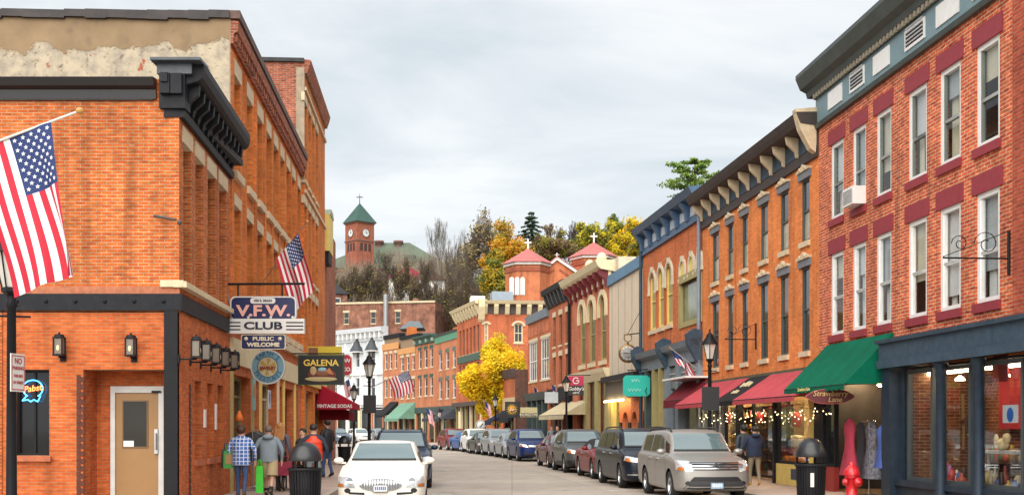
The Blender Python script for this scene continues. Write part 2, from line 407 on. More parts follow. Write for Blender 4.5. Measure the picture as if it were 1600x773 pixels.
def smooth_line(line, n=6):
    out = []
    for i in range(len(line) - 1):
        p0 = line[max(0, i - 1)]; p1 = line[i]; p2 = line[i + 1]; p3 = line[min(len(line) - 1, i + 2)]
        for k in range(n):
            t = k / n
            out.append(.5 * ((2 * p1) + (p2 - p0) * t + (2 * p0 - 5 * p1 + 4 * p2 - p3) * t * t + (3 * p1 - p0 - 3 * p2 + p3) * t ** 3))
    return out + [line[-1]]
KERB_R = smooth_line(offs([Vector((12.2, -12))] + RLINE, 2.45))
def on_line(line, Y):
    for a, b in zip(line, line[1:]):
        if a.y <= Y <= b.y: return a + (b - a) * ((Y - a.y) / (b.y - a.y))
    return line[-1] if Y > line[-1].y else line[0]
def line_dir(line, Y): return (on_line(line, Y + 1.5) - on_line(line, Y - 1.5)).normalized()

# ------------------------------------------------------------------ ground, road, pavements
def concrete(name, col, joints=(4.5, 4.0), var=.13, crack=True, jdark=.55):
    m, n, l, p = newmat(name); p.inputs['Roughness'].default_value = .8; p.inputs['Specular IOR Level'].default_value = .3
    tc = n.new('ShaderNodeTexCoord'); bt = n.new('ShaderNodeTexBrick'); l.new(tc.outputs['Object'], bt.inputs['Vector'])
    bt.offset = 0; bt.inputs['Scale'].default_value = 1; bt.inputs['Brick Width'].default_value = joints[0]; bt.inputs['Row Height'].default_value = joints[1]
    bt.inputs['Mortar Size'].default_value = .012; bt.inputs['Color1'].default_value = (*col, 1); bt.inputs['Color2'].default_value = (*[c * .9 for c in col], 1)
    bt.inputs['Mortar'].default_value = (*[c * jdark for c in col], 1)
    out = bt.outputs['Color']
    for scale, amt in ((.25, var), (1.6, var * .8), (14, var * .7)):
        nz = n.new('ShaderNodeTexNoise'); nz.inputs['Scale'].default_value = scale; nz.inputs['Detail'].default_value = 6; l.new(tc.outputs['Object'], nz.inputs['Vector'])
        mr = n.new('ShaderNodeMapRange'); mr.inputs[1].default_value = .3; mr.inputs[2].default_value = .7; mr.inputs[3].default_value = 1 - amt; mr.inputs[4].default_value = 1 + amt
        l.new(nz.outputs['Fac'], mr.inputs[0])
        v = n.new('ShaderNodeVectorMath'); v.operation = 'SCALE'; l.new(out, v.inputs[0]); l.new(mr.outputs[0], v.inputs['Scale']); out = v.outputs[0]
    if crack:
        vo = n.new('ShaderNodeTexVoronoi'); vo.feature = 'DISTANCE_TO_EDGE'; vo.inputs['Scale'].default_value = .22
        nz = n.new('ShaderNodeTexNoise'); nz.inputs['Scale'].default_value = .8; nz.inputs['Detail'].default_value = 6; l.new(tc.outputs['Object'], nz.inputs['Vector'])
        ad = n.new('ShaderNodeMixRGB'); ad.inputs[0].default_value = .55; l.new(tc.outputs['Object'], ad.inputs[1]); l.new(nz.outputs['Color'], ad.inputs[2]); l.new(ad.outputs[0], vo.inputs['Vector'])
        mr = n.new('ShaderNodeMapRange'); mr.inputs[1].default_value = 0.; mr.inputs[2].default_value = .006; mr.inputs[3].default_value = .62; mr.inputs[4].default_value = 1.
        l.new(vo.outputs['Distance'], mr.inputs[0])
        v = n.new('ShaderNodeVectorMath'); v.operation = 'SCALE'; l.new(out, v.inputs[0]); l.new(mr.outputs[0], v.inputs['Scale']); out = v.outputs[0]
    ns = n.new('ShaderNodeTexNoise'); ns.inputs['Scale'].default_value = .75; ns.inputs['Detail'].default_value = 7; ns.inputs['Roughness'].default_value = .7; l.new(tc.outputs['Object'], ns.inputs['Vector'])
    mr = n.new('ShaderNodeMapRange'); mr.inputs[1].default_value = .58; mr.inputs[2].default_value = .72; mr.inputs[3].default_value = 1.; mr.inputs[4].default_value = .68; l.new(ns.outputs['Fac'], mr.inputs[0])
    v = n.new('ShaderNodeVectorMath'); v.operation = 'SCALE'; l.new(out, v.inputs[0]); l.new(mr.outputs[0], v.inputs['Scale']); out = v.outputs[0]
    l.new(out, p.inputs['Base Color']); return m
ROADM = concrete('road_concrete', (.365, .32, .275), (60, 5.2))
LANEM = concrete('parking_lane_concrete', (.395, .335, .28), (60, 5.2))
WALKM = concrete('pavement_concrete', (.46, .34, .28), (1.5, 1.5), crack=False)
KERBM = mat('kerb_concrete', (.42, .37, .31), .85, var=.2, scale=2)
GRASSM = mat('hill_ground', (.10, .085, .03), .95, var=.45, scale=.12)
tag(MB().box(-900, 900, -300, 1500, -.5, -.03).build('ground', GRASSM), kind='structure')
tag(MB().box(-70, 45, -25, 165, -.03, 0).build('road', ROADM), kind='structure')
def strip(name, a, b, z0, z1, m):
    mb = MB(); n_ = len(a)
    vs = [(p.x, p.y, z1) for p in a] + [(p.x, p.y, z1) for p in b] + [(p.x, p.y, z0) for p in a] + [(p.x, p.y, z0) for p in b]
    fs = []
    for i in range(n_ - 1):
        fs += [(i, i + 1, n_ + i + 1, n_ + i), (i, 2 * n_ + i, 2 * n_ + i + 1, i + 1), (n_ + i, n_ + i + 1, 3 * n_ + i + 1, 3 * n_ + i)]
    fs += [(0, n_, 3 * n_, 2 * n_), (n_ - 1, 3 * n_ - 1, 4 * n_ - 1, 2 * n_ - 1)]
    mb.add(vs, fs); return tag(mb.build(name, m), kind='structure')
def off2(line, d): return offs(line, d)
strip('pavement', off2(KERB_R, -.16), off2(KERB_R, -9), 0, .13, WALKM)
strip('kerb', KERB_R, off2(KERB_R, -.16), 0, .134, KERBM)
strip('parking_lane', off2(KERB_R, 2.9), off2(KERB_R, -.01), 0, .004, LANEM)
KERB_L = [LP(y) + Vector((2.55, 0)) for y in (20.6, 30, 40, 50, 56)]
strip('pavement', [p - Vector((.16, 0)) for p in KERB_L], [p - Vector((9, 0)) for p in KERB_L], 0, .13, WALKM)
tag(MB().box(-40, LP(20.6).x - 6.45, 20.6, 23.3, 0, .1285).build('pavement', WALKM), kind='structure')
strip('kerb', [p for p in KERB_L], [p - Vector((.16, 0)) for p in KERB_L], 0, .134, KERBM)
tag(MB().box(-40, KERB_L[0].x, 20.44, 20.6, 0, .132).build('kerb', KERBM), kind='structure')
strip('parking_lane', [p + Vector((2.25, 0)) for p in KERB_L], [p - Vector((.01, 0)) for p in KERB_L], 0, .004, LANEM)
# far pavement beyond the side street on the left, in front of the white building
FARK = [Vector((-20, 76)), Vector((-11.5, 84)), Vector((-7.5, 98))]
PAINTM = mat('road_marking_paint', (.62, .60, .56), .7, var=.3, scale=9)
def mark(px, py, w, L, name='road_marking'):
    Y = H * F / (py - HY); X = WX(px, Y); dd = line_dir(KERB_R, Y) if X > 0 else LD.normalized()
    mb = MB(); mb.box(-w / 2, w / 2, -L / 2, L / 2, .0085, .0095)
    o = mb.build(name, PAINTM, None, Matrix.Translation((X, Y, 0)) @ Matrix.Rotation(math.atan2(-dd.x, dd.y), 4, 'Z'))
    tag(o, kind='structure')
for px, py in ((967, 766), (917, 750.5), (880, 740.5), (852, 731.5), (828, 724), (692, 772), (692, 756), (692, 744), (690, 734)): mark(px, py, .55, .14)

# ================================================================== LEFT ROW
Fs = Fac((-12.5, 23.0), pL0)                                       # corner building: front on the side street ...
Ye1 = Ypx(359); Ye2 = Ypx(470.5); Ye3 = Ypx(503.5)
Fm = Fac(pL0, LP(Ye1))                                             # ... and its face on the main street
V = Bld('corner_club_building', 'orange brick corner club building with heavy black cornice and brown door', Fs)
k = F / 23.0
def fz(py): return H + (HY - py) / k
def fu(px): return Fs.u(px)
L = Fs.L
ur = fu(131); ur1 = L - .02
# front: upper + lower wall
wb = (fu(22), fu(77), fz(711), fz(577))
V.wall(0, L, fz(486) - .02, fz(124), [], BR_VFW, depth=Fm.L * 1.0, body=False)
V.wall(0, fu(130), .1, fz(486), [(*wb, .3)], BR_VFW2, body=False)
V.box('wall', BR_VFW2, fu(130), L - .26, .0, .75, fz(577), fz(486))
V.box('wall', BR_VFW2, fu(130) + .001, L - .31, .75, 1.0, .1, fz(577) + .2)           # back of the entrance recess
V.box('wall', BR_VFW2, fu(129), fu(130), .003, .75, .1, fz(577))
V.box('wall', BR_VFW2, L - .305, L - .30, .75, 1.6, .1, fz(577))
sp_ = V.box('beam', BLACKW, 0, L + .02, -.06, .12, fz(485), fz(459))
for i in range(10): V.part(MB().lathe([(0, -.10), (.03, -.09), (.045, -.06)], (L * (i + .5) / 10, 0, fz(471)), 8, axis='y'), 'rivet', BLACK)

V.box('column', BLACK, L - .29, L - .02, -.05, .2, .1, fz(485))
V.box('band', mat('soldier_course_brick', (.40, .14, .07), .85, var=.35, scale=8), 0, fu(250), -.02, .06, fz(459), fz(447))
V.box('ledge', STONE, fu(252), L + .10, -.07, .10, fz(448.5), fz(438)); V.box('band', MATS['soldier_course_brick'], fu(250) + .003, L + .012, -.022, .06, fz(459) + .002, fz(448.5) - .003)
V.box('sill', mat('brick_sill', (.40, .12, .055), .85, var=.3, scale=9), wb[0] - .08, wb[1] + .05, -.08, .12, fz(720), fz(712))
w_ = V.window(*wb, fm=BLACK, pm=mat('window_glass_black', (.012, .012, .014), .06, var=0, ior=1.6), y=.14, fw=.05, rails=(), mull=1)
# saw-tooth brick edges
tooth = MB(); zz_ = .14
while zz_ < fz(577) - .1:
    tooth.box(fu(120), fu(132), -.012, .02, zz_, zz_ + .10); tooth.box(fu(120) - .0, fu(126), -.018, .02, zz_ + .07, zz_ + .14); zz_ += .148
V.part(tooth, 'toothed_brick_edge', mat('dark_brick_joint', (.10, .03, .018), .9, var=.3, scale=8))
# door (stands .64 m back in the recess)
def fud(px): return Fs.u(px, .64)
def fzd(py): return H + (HY - py) / F * 23.64
DFM = mat('door_frame_grey_white', (.56, .56, .54), .6)
dr = V.box('door_frame', DFM, fud(173), fud(180), .62, .76, .13, fzd(603)); V.box('door_frame', DFM, fud(248), fud(256), .62, .76, .13, fzd(603)); V.box('door_frame', DFM, fud(180), fud(248), .62, .76, fzd(613), fzd(603))
dr = V.box('door', DOORTAN, fud(180), fud(248), .66, .72, .13, fzd(613))
V.box('pane', mat('door_glass', (.035, .032, .028), .08, var=0), fud(193), fud(229), .65, .665, fzd(697), fzd(627), parent=dr)
fr = MB(); a, b, c, d_ = fud(191), fud(231), fzd(699), fzd(625)
fr.box(a, a + .025, .64, .66, c, d_); fr.box(b - .025, b, .64, .66, c, d_); fr.box(a + .025, b - .025, .64, .66, c, c + .025); fr.box(a + .025, b - .025, .64, .66, d_ - .025, d_)
V.part(fr, 'frame', mat('dark_tan', (.16, .09, .035), .5), parent=dr)
V.box('notice', WHITE, fud(192.5), fud(209), .640, .648, fzd(697), fzd(688), parent=dr)
hd = MB(); hd.box(fud(242), fud(248) - .01, .60, .66, fzd(708), fzd(670)); hd.tube((fud(245), .57, fzd(702)), (fud(245), .57, fzd(676)), .014)
V.part(hd, 'door_handle', mat('steel', (.5, .5, .5), .35, metal=.8), parent=dr)
V.part(MB().box(fud(238), fud(252), .58, .66, fzd(613), fzd(610)), 'door_closer', BLACK)
# side face
hs = []
for p0, p1 in ((286.5, 299), (305.5, 317.5), (324.5, 336.5), (342.5, 354)): hs.append((Fm.u(p0), Fm.u(p1), 4.56, 7.52, .45))
V.wall(0, Fm.L, fz(486) - .02, 8.6, hs, BR_VFW, fac=Fm, body=False)
for i, h in enumerate(hs):
    V.window(*h[:4], fm=SASH_DK, pm=PANE_D, y=.40, fw=.07, rails=(.5,), lintel=STONE, lintel_h=.32, lintel_w=.10, fac=Fm)
    V.box('bracket_block', STONE, h[0] - .0, h[0] + .09, .15, .35, 6.9, 7.25, fac=Fm)
hs2 = [(Fm.u(a), Fm.u(b), 1.05, 2.75, .3) for a, b in ((304.5, 314.5), (324, 333), (340, 348.5))]
V.wall(0, Fm.L, .1, fz(486), hs2, BR_VFW2, fac=Fm, body=False)
for h in hs2: V.window(*h[:4], fm=mat('brown_sash', (.10, .035, .02), .5), pm=PANE_D, y=.2, fw=.06, rails=(), sill=mat('brick_sill', ()), fac=Fm)
tooth = MB(); zz_ = .14; u0 = Fm.u(295); 
while zz_ < 2.6:
    tooth.box(u0, u0 + .2, -.012, .02, zz_, zz_ + .10); tooth.box(u0, u0 + .1, -.018, .02, zz_ + .07, zz_ + .14); zz_ += .148
V.part(tooth, 'toothed_brick_edge', MATS['dark_brick_joint'], Fm)
V.box('notice', WHITE, Fm.u(318), Fm.u(321), -.02, .0, 1.75, 2.15, fac=Fm); V.box('notice', WHITE, Fm.u(335.5), Fm.u(338), -.02, .0, 1.7, 2.3, fac=Fm)
V.box('beam', BLACKW, -.06, Fm.L, -.06, .1, fz(485) + .002, fz(459) - .001, fac=Fm)
V.box('ledge', STONE, -.07, Fm.L, -.16, .10, fz(449), fz(440), fac=Fm)
# roof, back and far walls of the corner building
V.box('roof', ROOF, .05, L - .05, .4, Fm.L, 8.25, 8.4)
V.wall(0, L, .1, 8.55, [], BR_VFW, fac=Fac(LP(Ye1) + Vector((0, -.02)), LP(Ye1) + Vector((-L, -.02))), body=False)
# front gutter cornice and plank under it
GUT = mat('black_gutter_metal', (.014, .013, .015), .35, var=.15)
V.cornice(-.4, fu(245), [(0, fz(156)), (-.06, fz(156)), (-.08, fz(142)), (-.20, fz(138)), (-.26, fz(126)), (0, fz(124))], GUT, name='gutter')
V.box('fascia', mat('weathered_black_board', (.035, .03, .03), .7, var=.6, scale=5), -.4, fu(240), -.055, .0, fz(157.5), fz(146))
# main cornice on the street face
zb, zt = 7.93, 9.02
prof = [(0, zb), (-.10, zb), (-.12, zb + .14), (-.06, zb + .17), (-.06, zb + .62), (-.16, zb + .66), (-.40, zb + .74), (-.46, zb + .80), (-.50, zb + .95), (-.50, zt), (.3, zt + .04), (.3, zb)]
V.cornice(-.02, Fm.L + .02, prof, BLACKW, Fm, 'cornice')
bsec = [(-.06, zb + .18), (-.12, zb + .2), (-.14, zb + .32), (-.24, zb + .42), (-.34, zb + .5), (-.36, zb + .7), (-.06, zb + .7)]
for i in range(11):
    uc = .25 + (Fm.L - .5) * i / 10
    V.part(MB().prism(bsec, 'x', uc - .07, uc + .07), 'bracket', BLACKW, Fm)
    if i < 10:
        uu = uc + (Fm.L - .5) / 20; V.part(MB().prism([(-.06, zb + .3), (-.10, zb + .34), (-.2, zb + .62), (-.06, zb + .64)], 'x', uu - .09, uu + .09), 'scroll', BLACKW, Fm)
# end return of that cornice, seen from the front
e0, e1 = fu(243), L + .50
V.part(MB().box(e0 - .02, e1, -.30, .3, fz(101), zt + .02).box(e0 + .06, L + .28, -.12, .3, fz(118), fz(101)), 'cornice_end', mat('grey_black_lead', (.05, .06, .075), .45, var=.5, scale=4))
V.part(MB().box(e0 + .1, L + .14, -.10, .3, fz(171), fz(118)).box(e0 + .14, e0 + .34, -.22, -.1, fz(150), fz(119)).box(e0 + .17, e0 + .31, -.26, -.2, fz(133), fz(119)).box(L - .12, L + .10, -.2, -.1, fz(150), fz(119)), 'cornice_end', BLACKW)
V.part(MB().tube((fu(243), -.10, fz(338.5)), (fu(278), -.12, fz(345)), .03).ball((fu(283), -.12, fz(349)), .05), 'pipe_stub', mat('rusty_iron', (.08, .06, .05), .7))

# older brick house at the left edge
Fo = Fac((-24, 22.97), (Fs.P(fu(4), 0, 0).x, 22.97))
OB = Bld('old_brick_house', 'older orange brick house adjoining the club at the left edge', Fo)
OB.wall(0, Fo.L, .1, fz(486) - .03, [], BR_VFW, depth=6)

# ---- three-storey row building (tan plaster gable, tall brick bays)
F2 = Fac(LP(Ye1), LP(Ye2)); F2s = Fac(LP(Ye1) + F2.yv * 22, LP(Ye1))
T = Bld('long_brick_block', 'long three-storey orange brick block with tall window bays and tan plastered gable', F2)
ztop = 12.0
bays = [(363, 376), (383, 395), (399.5, 410.5), (414, 424), (425.5, 434.5), (436, 444), (445.5, 453), (454.5, 461), (463, 469)]
hs = []; wl = []
for a, b in bays:
    ua, ub = F2.u(a) + .12, F2.u(b) - .05
    hs += [(ua, ub, 8.25, 10.72, .4), (ua, ub, 4.85, 7.42, .4)]
hs_l = [(.35, 3.2, .5, 3.1, .5), (3.6, 4.6, .13, 3.1, .8), (5.1, 8.4, .55, 3.15, .5), (8.8, 9.8, .13, 3.1, .8), (10.2, 12.9, .5, 3.1, .5), (13.2, 14.2, .5, 3.1, .5)]
hs_l = [h for h in hs_l if h[1] < F2.L]
T.wall(0, F2.L, 4.4, ztop, hs, BR_L2, depth=12)
T.wall(0, F2.L, .1, 4.4, hs_l, BR_R3, body=False)
for i in range(0, len(hs), 2):
    for j, hh in enumerate(hs[i:i + 2]):
        T.window(*hh[:4], fm=CREAM, pm=(PANE_D, PANE_B)[j], y=.32, fw=.06, rails=(.5,), sill=STONE, sill_h=.2, sproj=.12, lintel=STONE, lintel_h=.40 if j == 0 else .28, lintel_w=.12)
for (a, b) in bays:                                                 # projecting brick piers between the bays
    u_ = F2.u(a) - .28; T.box('pier', BR_L2, u_, u_ + .34, -.04, .003, 4.85, 11.15)
T.box('ledge', STONE, 0, F2.L, -.14, .1, 4.35, 4.6)
T.box('fascia', CREAM, 0, F2.L, -.08, .05, 3.35, 4.0)
T.cornice(.0, F2.L, [(0, ztop - .7), (-.08, ztop - .7), (-.10, ztop - .45), (-.2, ztop - .4), (-.22, ztop - .15), (0, ztop - .12)], BR_L3, name='brick_cornice')
for i in range(40):
    u_ = F2.L * (i + .5) / 40; T.box('dentil', BR_L3, u_ - .09, u_ + .09, -.16, -.05, ztop - .62, ztop - .42)
T.box('coping', mat('rusty_coping', (.10, .055, .045), .7, var=.6, scale=3), -.05, F2.L, -.26, .3, ztop - .10, ztop + .10)
for i, h in enumerate(hs_l):
    T.window(*h[:4], fm=(OLIVE, BLACKW, CREAM)[i % 3], pm=PANE_D, y=.25, fw=.09, rails=(.8,), mull=1 if h[1] - h[0] > 2 else 0)
for u_ in (.12, 3.4, 4.85, 8.6, 10.0, 13.05): T.box('shop_pillar', (OLIVE, YELLOW, CREAM)[int(u_) % 3], u_ - .07, u_ + .07, -.07, .02, .13, 3.35)
# plaster gable
def plaster():
    m, n, l, p = newmat('tan_plaster_peeling'); p.inputs['Roughness'].default_value = .9
    tc = n.new('ShaderNodeTexCoord'); sx = n.new('ShaderNodeSeparateXYZ'); l.new(tc.outputs['Object'], sx.inputs[0])
    def noise(s, d=6, r=.6):
        q = n.new('ShaderNodeTexNoise'); q.inputs['Scale'].default_value = s; q.inputs['Detail'].default_value = d; q.inputs['Roughness'].default_value = r; l.new(tc.outputs['Object'], q.inputs['Vector']); return q.outputs['Fac']
    def rng(x, a, b, c=0., d=1.):
        q = n.new('ShaderNodeMapRange'); q.inputs[1].default_value = a; q.inputs[2].default_value = b; q.inputs[3].default_value = c; q.inputs[4].default_value = d; l.new(x, q.inputs[0]); return q.outputs[0]
    def math_(op, a, b):
        q = n.new('ShaderNodeMath'); q.operation = op
        for i, x in enumerate((a, b)):
            if isinstance(x, (int, float)): q.inputs[i].default_value = x
            else: l.new(x, q.inputs[i])
        return q.outputs[0]
    def mix(f, a, b):
        q = n.new('ShaderNodeMixRGB'); l.new(f, q.inputs[0])
        for i, x in ((1, a), (2, b)):
            if isinstance(x, tuple): q.inputs[i].default_value = (*x, 1)
            else: l.new(x, q.inputs[i])
        return q.outputs[0]
    tan = mix(rng(noise(1.4), .3, .7), (.23, .155, .085), (.32, .22, .125))
    tan = mix(rng(noise(.9, 3), .60, .72, 0, .6), tan, (.11, .085, .065))
    crm = mix(rng(noise(2.2, 8, .7), .42, .60), (.50, .42, .30), (.33, .28, .22))
    crm = mix(rng(noise(5, 9, .75), .56, .63, 0, .9), crm, (.16, .11, .09))
    crm = mix(rng(noise(1.9, 4, .6), .66, .69), crm, (.36, .10, .05))
    hgt = math_('ADD', sx.outputs[2], math_('MULTIPLY', noise(.9, 7, .62), 1.8))
    hgt = math_('ADD', hgt, math_('MULTIPLY', sx.outputs[0], -.055))
    tot = mix(rng(hgt, 10.95, 11.01), crm, tan)
    l.new(tot, p.inputs['Base Color'])
    b = n.new('ShaderNodeBump'); b.inputs['Strength'].default_value = .5; b.inputs['Distance'].default_value = .03; l.new(rng(hgt, 10.93, 11.03), b.inputs['Height']); l.new(b.outputs[0], p.inputs['Normal'])
    return m
gm = MB(); Lg = F2s.L; gm.add([(0, -.015, 7.8), (Lg, -.015, 7.8), (Lg, -.015, ztop - .02), (0, -.015, ztop - .45)], [(0, 1, 2, 3)])
gp = T.part(gm, 'plaster_gable', plaster(), F2s)
cp = MB()
for i in range(44):
    a0, a1 = Lg * i / 44, Lg * (i + 1) / 44; za = ztop - .45 + .43 * (i / 44) + random.uniform(-.012, .012); 
    cp.box(a0, a1, -.10, .35, za - .09 + random.uniform(-.03, .03), za + .12)
T.part(cp, 'gable_coping', mat('tarred_coping', (.03, .022, .022), .6, var=.8, scale=2.5), F2s)
for i in range(7):
    T.part(MB().box(Lg - 1.0 + .04 * random.random(), Lg + .05, -.12, .36, ztop + .12 + .0, ztop + .16), 'coping_tile', MATS['rusty_coping'], F2s) if i < 0 else None
T.box('corner_quoin', mat('grey_tan_render', (.34, .27, .19), .9, var=.3), -.002, .01, -.02, .35, 7.8, ztop - .1, fac=None)

# brick house gable behind, over the roof at far left
Fb = Fac((-24, 40), (WX(132, 40), 40))
GB = Bld('rear_brick_house', 'weathered brick gable rising behind the plastered parapet at the top left', Fb)
zq = 1.6 + (668 - 18) / F * 40; zr = 1.6 + (668 - 37) / F * 40
gm = MB(); uq = Fb.u(0) 
gm.prism([(0, 0.1), (Fb.L, .1), (Fb.L, zr), (uq, zq), (0, zq + .7)], 'y', 0, 6)
GB.part(gm, 'wall', BR_L3)
gm = MB(); gm.prism([(0, zq + .7), (uq, zq), (Fb.L, zr), (Fb.L, zr + .1), (uq, zq + .1), (0, zq + .8)], 'y', -.1, 6.1); GB.part(gm, 'coping', ROOF)

# ---- taller brick house at the end of the row
F3 = Fac(LP(Ye2) + Vector((.12, 0)), LP(Ye3) + Vector((.12, 0)))
Q = Bld('tall_brick_house', 'tallest brick house of the left row with bare side wall above the long block', F3)
zt3 = 15.75
hs = []
for a, b in ((475.5, 479.5), (482, 485.5), (488, 491.2), (493.6, 496.6)):
    ua, ub = F3.u(a), F3.u(b); hs += [(ua, ub, 11.2, 14.2, .25), (ua, ub, 7.6, 10.3, .25), (ua, ub, 4.6, 6.9, .25)]
Q.wall(0, F3.L, .1, zt3, hs + [(.6, 3.2, .5, 3.2, .3), (4, 7.2, .5, 3.2, .3)], BR_L2, depth=14)
for h in hs: Q.window(*h[:4], fm=CREAM, pm=PANE_D, y=.15, sill=STONE, lintel=BURG if 0 else STONE, lintel_h=.3)
for h in ((.6, 3.2, .5, 3.2), (4, 7.2, .5, 3.2)): Q.window(*h, fm=OLIVE, pm=PANE_D, y=.2, mull=1, rails=(.8,))
F3s = Fac(F3.A + F3.yv * 10 - F3.d * .02, F3.A - F3.d * .02)
Q.wall(0, F3s.L, ztop - 1, zt3 - .1, [], BR_L3, fac=F3s, body=False)
Q.box('corner_quoin', mat('grey_tan_render', ()), F3s.L - .30, F3s.L + .01, -.03, .05, ztop - .8, zt3 - .3, fac=F3s)
Q.box('coping', ROOF, 0, F3s.L, -.1, .3, zt3 - .1, zt3 + .04, fac=F3s)
Q.cornice(0, F3.L, [(0, zt3 - .5), (-.1, zt3 - .5), (-.2, zt3 - .2), (-.25, zt3), (0, zt3 + .02)], BR_L3)
for z_ in (14.6, 10.7): Q.box('band', STONE, 0, F3.L, -.08, .02, z_, z_ + .12)
Q.box('shop_fascia', YELLOW, 0, F3.L, -.1, .02, 3.4, 3.9)
# ---- narrow pale house with an oriel, just showing past the end of the row
F4 = Fac(LP(Ye3) + Vector((.0, 0)), LP(Ye3 + 7))
O4 = Bld('pale_oriel_house', 'narrow house with a pale yellow oriel past the tallest brick house', F4)
O4.wall(0, F4.L, .1, 11.2, [], BR_L3, depth=10)
zo = lambda py: H + (HY - py) / F * (Ye3 + 1)
O4.part(MB().box(.3, 2.2, -.3, 0.002, zo(395), zo(338)), 'oriel', YELLOW); O4.part(MB().prism([(.3, zo(338)), (2.2, zo(338)), (1.8, zo(329)), (.7, zo(329))], 'y', -.34, .003), 'oriel_roof', mat('pale_green_copper', (.35, .42, .30), .6)); O4.part(MB().box(.4, 2.1, -.25, .003, zo(412), zo(395)), 'bracket', BLACKW)
# ================================================================== RIGHT ROW (facades, local x runs from far to near)
def rfac(i): return Fac(RB[i + 1], RB[i])
G1, G2, G3, G4, G5, G6, G7 = [rfac(i) for i in range(7)]
def zz(f, px, py, y=0.): return f.z(px, py, y)
def shelf_goods(): pass

# ---- R1: red brick with grey-teal cornice
B1 = Bld('red_brick_store', 'red brick three-storey store with grey teal cornice and burgundy lintels', G1)
cols = [(1298, 1318), (1332, 1353), (1369, 1392.5), (1419, 1448), (1468, 1501), (1525, 1562), (1622, 1662)]
r1 = (zz(G1, 1308, 341), zz(G1, 1308, 221)); r2 = (zz(G1, 1308, 523), zz(G1, 1308, 394))
INTD0 = mat('unlit_room', (.09, .09, .085), .9, var=.3); BLIND = [mat('blind_white', (.60, .62, .62), .7), mat('blind_cream', (.56, .52, .40), .7), mat('blind_grey', (.38, .42, .44), .7)]; CURT = [mat('curtain_cream', (.55, .52, .38), .85, var=.2), mat('curtain_pale', (.58, .60, .58), .85, var=.15)]
hs = []
for a, b in cols: hs += [(G1.u(a), G1.u(b), *r1, .2), (G1.u(a), G1.u(b), *r2, .2)]
zband = zz(G1, 1400, 537); zsb = zz(G1, 1400, 573)
ztop1 = zz(G1, 1277, 204)
uA = G1.u(1278); ushop = G1.u(1403); uEnd = G1.L
B1.wall(uA, uEnd, zband - .35, ztop1, hs, BR_R1, depth=12, reveal=.2)
for i, h in enumerate(hs):
    pm, sp2 = [(PANE_S, PANE_C), (PANE_C, PANE_D), (PANE_S, PANE_B), (PANE_C, PANE_B), (PANE_S, PANE_C), (PANE_B, PANE_C), (PANE_B, PANE_D)][(i * 3 + i // 2) % 7]
    B1.window(*h[:4], fm=WHITE, pm=GLASS, y=.03, fw=.10, rails=(.46,), sill=BURG, sill_h=.17, lintel=BURG, lintel_h=.36, lintel_w=.13, lproj=.025)
    a, b, c, d_ = h[:4]; w = MB(); y0 = .05
    B1.part(MB().add([(a, .75, c), (b, .75, c), (b, .75, d_), (a, .75, d_)], [(0, 1, 2, 3)]) or MB().box(a - .3, b + .3, .75, .8, c - .2, d_ + .2), 'room_back', INTD0)
    fr_ = (.62, .35, .5, .85, .55, .3, .7)[(i * 5) % 7]
    if fr_ > .05: B1.box('blind', BLIND[i % 3], a + .06, b - .06, .165, .175, d_ - (d_ - c) * fr_, d_)
    if i % 3 != 1:
        cu = MB()
        for s_, wf in ((0, (.22, .38, .30)[i % 3]), (1, (.34, .20, .30)[(i // 2) % 3])):
            ww = (b - a) * wf; n_ = 14; vs_ = []
            for q in range(n_ + 1):
                uq = (a + .05 + ww * q / n_) if s_ == 0 else (b - .05 - ww * q / n_); vs_ += [(uq, .24 + .025 * math.sin(q * 1.9), c), (uq + (.05 if s_ else -.05) * 0, .24 + .02 * math.sin(q * 1.9 + .4), d_)]
            cu.add(vs_, [(2 * q, 2 * q + 2, 2 * q + 3, 2 * q + 1) for q in range(n_)], 0, True)
        B1.part(cu, 'curtain', CURT[i % 2])
    w.box(a + .10, a + .15, y0, y0 + .06, c + .1, d_ - .1); w.box(b - .15, b - .10, y0, y0 + .06, c + .1, d_ - .1); w.box(a + .15, b - .15, y0, y0 + .055, c + (d_ - c) * .46 - .035, c + (d_ - c) * .46 + .035)
    B1.part(w, 'sash', SASH_GN if i % 2 == 0 else WHITE)
# air conditioner hanging in the second window from the left
h = hs[2]; ac = thing('air_conditioner', 'white window air conditioner in the upper window of the red brick store', 'air conditioner', G1.P(h[0] + .5, -.0, h[2] + .02), G1.ang)
MB().box(-.33, .33, -.32, .10, 0, .42).build('casing', WHITE, ac)
g = MB()
for i in range(6): g.box(-.28, .28, -.335, -.32, .06 + i * .055, .085 + i * .055)
g.build('grille', mat('grey_plastic', (.35, .35, .35), .5), ac)
# cornice
zf0, zf1, zd, zc = ztop1 + .12, ztop1 + .80, ztop1 + .92, ztop1 + 1.52
GT2 = mat('grey_green_cornice_paint', (.055, .072, .068), .5, var=.25)
B1.cornice(uA - .04, uEnd, [(0, ztop1), (-.10, ztop1), (-.13, ztop1 + .1), (-.08, zf0), (0, zf0)], GT2, name='moulding')
B1.box('frieze', TEALF, uA - .03, uEnd, -.05, .3, zf0, zf1)
B1.cornice(uA - .38, uEnd, [(.2, zd), (-.16, zd), (-.2, zd + .14), (-.36, zd + .22), (-.42, zd + .36), (-.48, zc - .1), (-.48, zc), (.2, zc + .05)], GT2)
B1.box('moulding', GT2, uA - .05, uEnd, -.10, .2, zf1, zd)
den = []
nd = 64
for i in range(nd):
    u_ = uA + (uEnd - uA) * (i + .5) / nd; B1.box('dentil', mat('tan_dentil', (.30, .26, .19), .6), u_ - .055, u_ + .055, -.155, -.099, zf1 + .0, zd - .003)
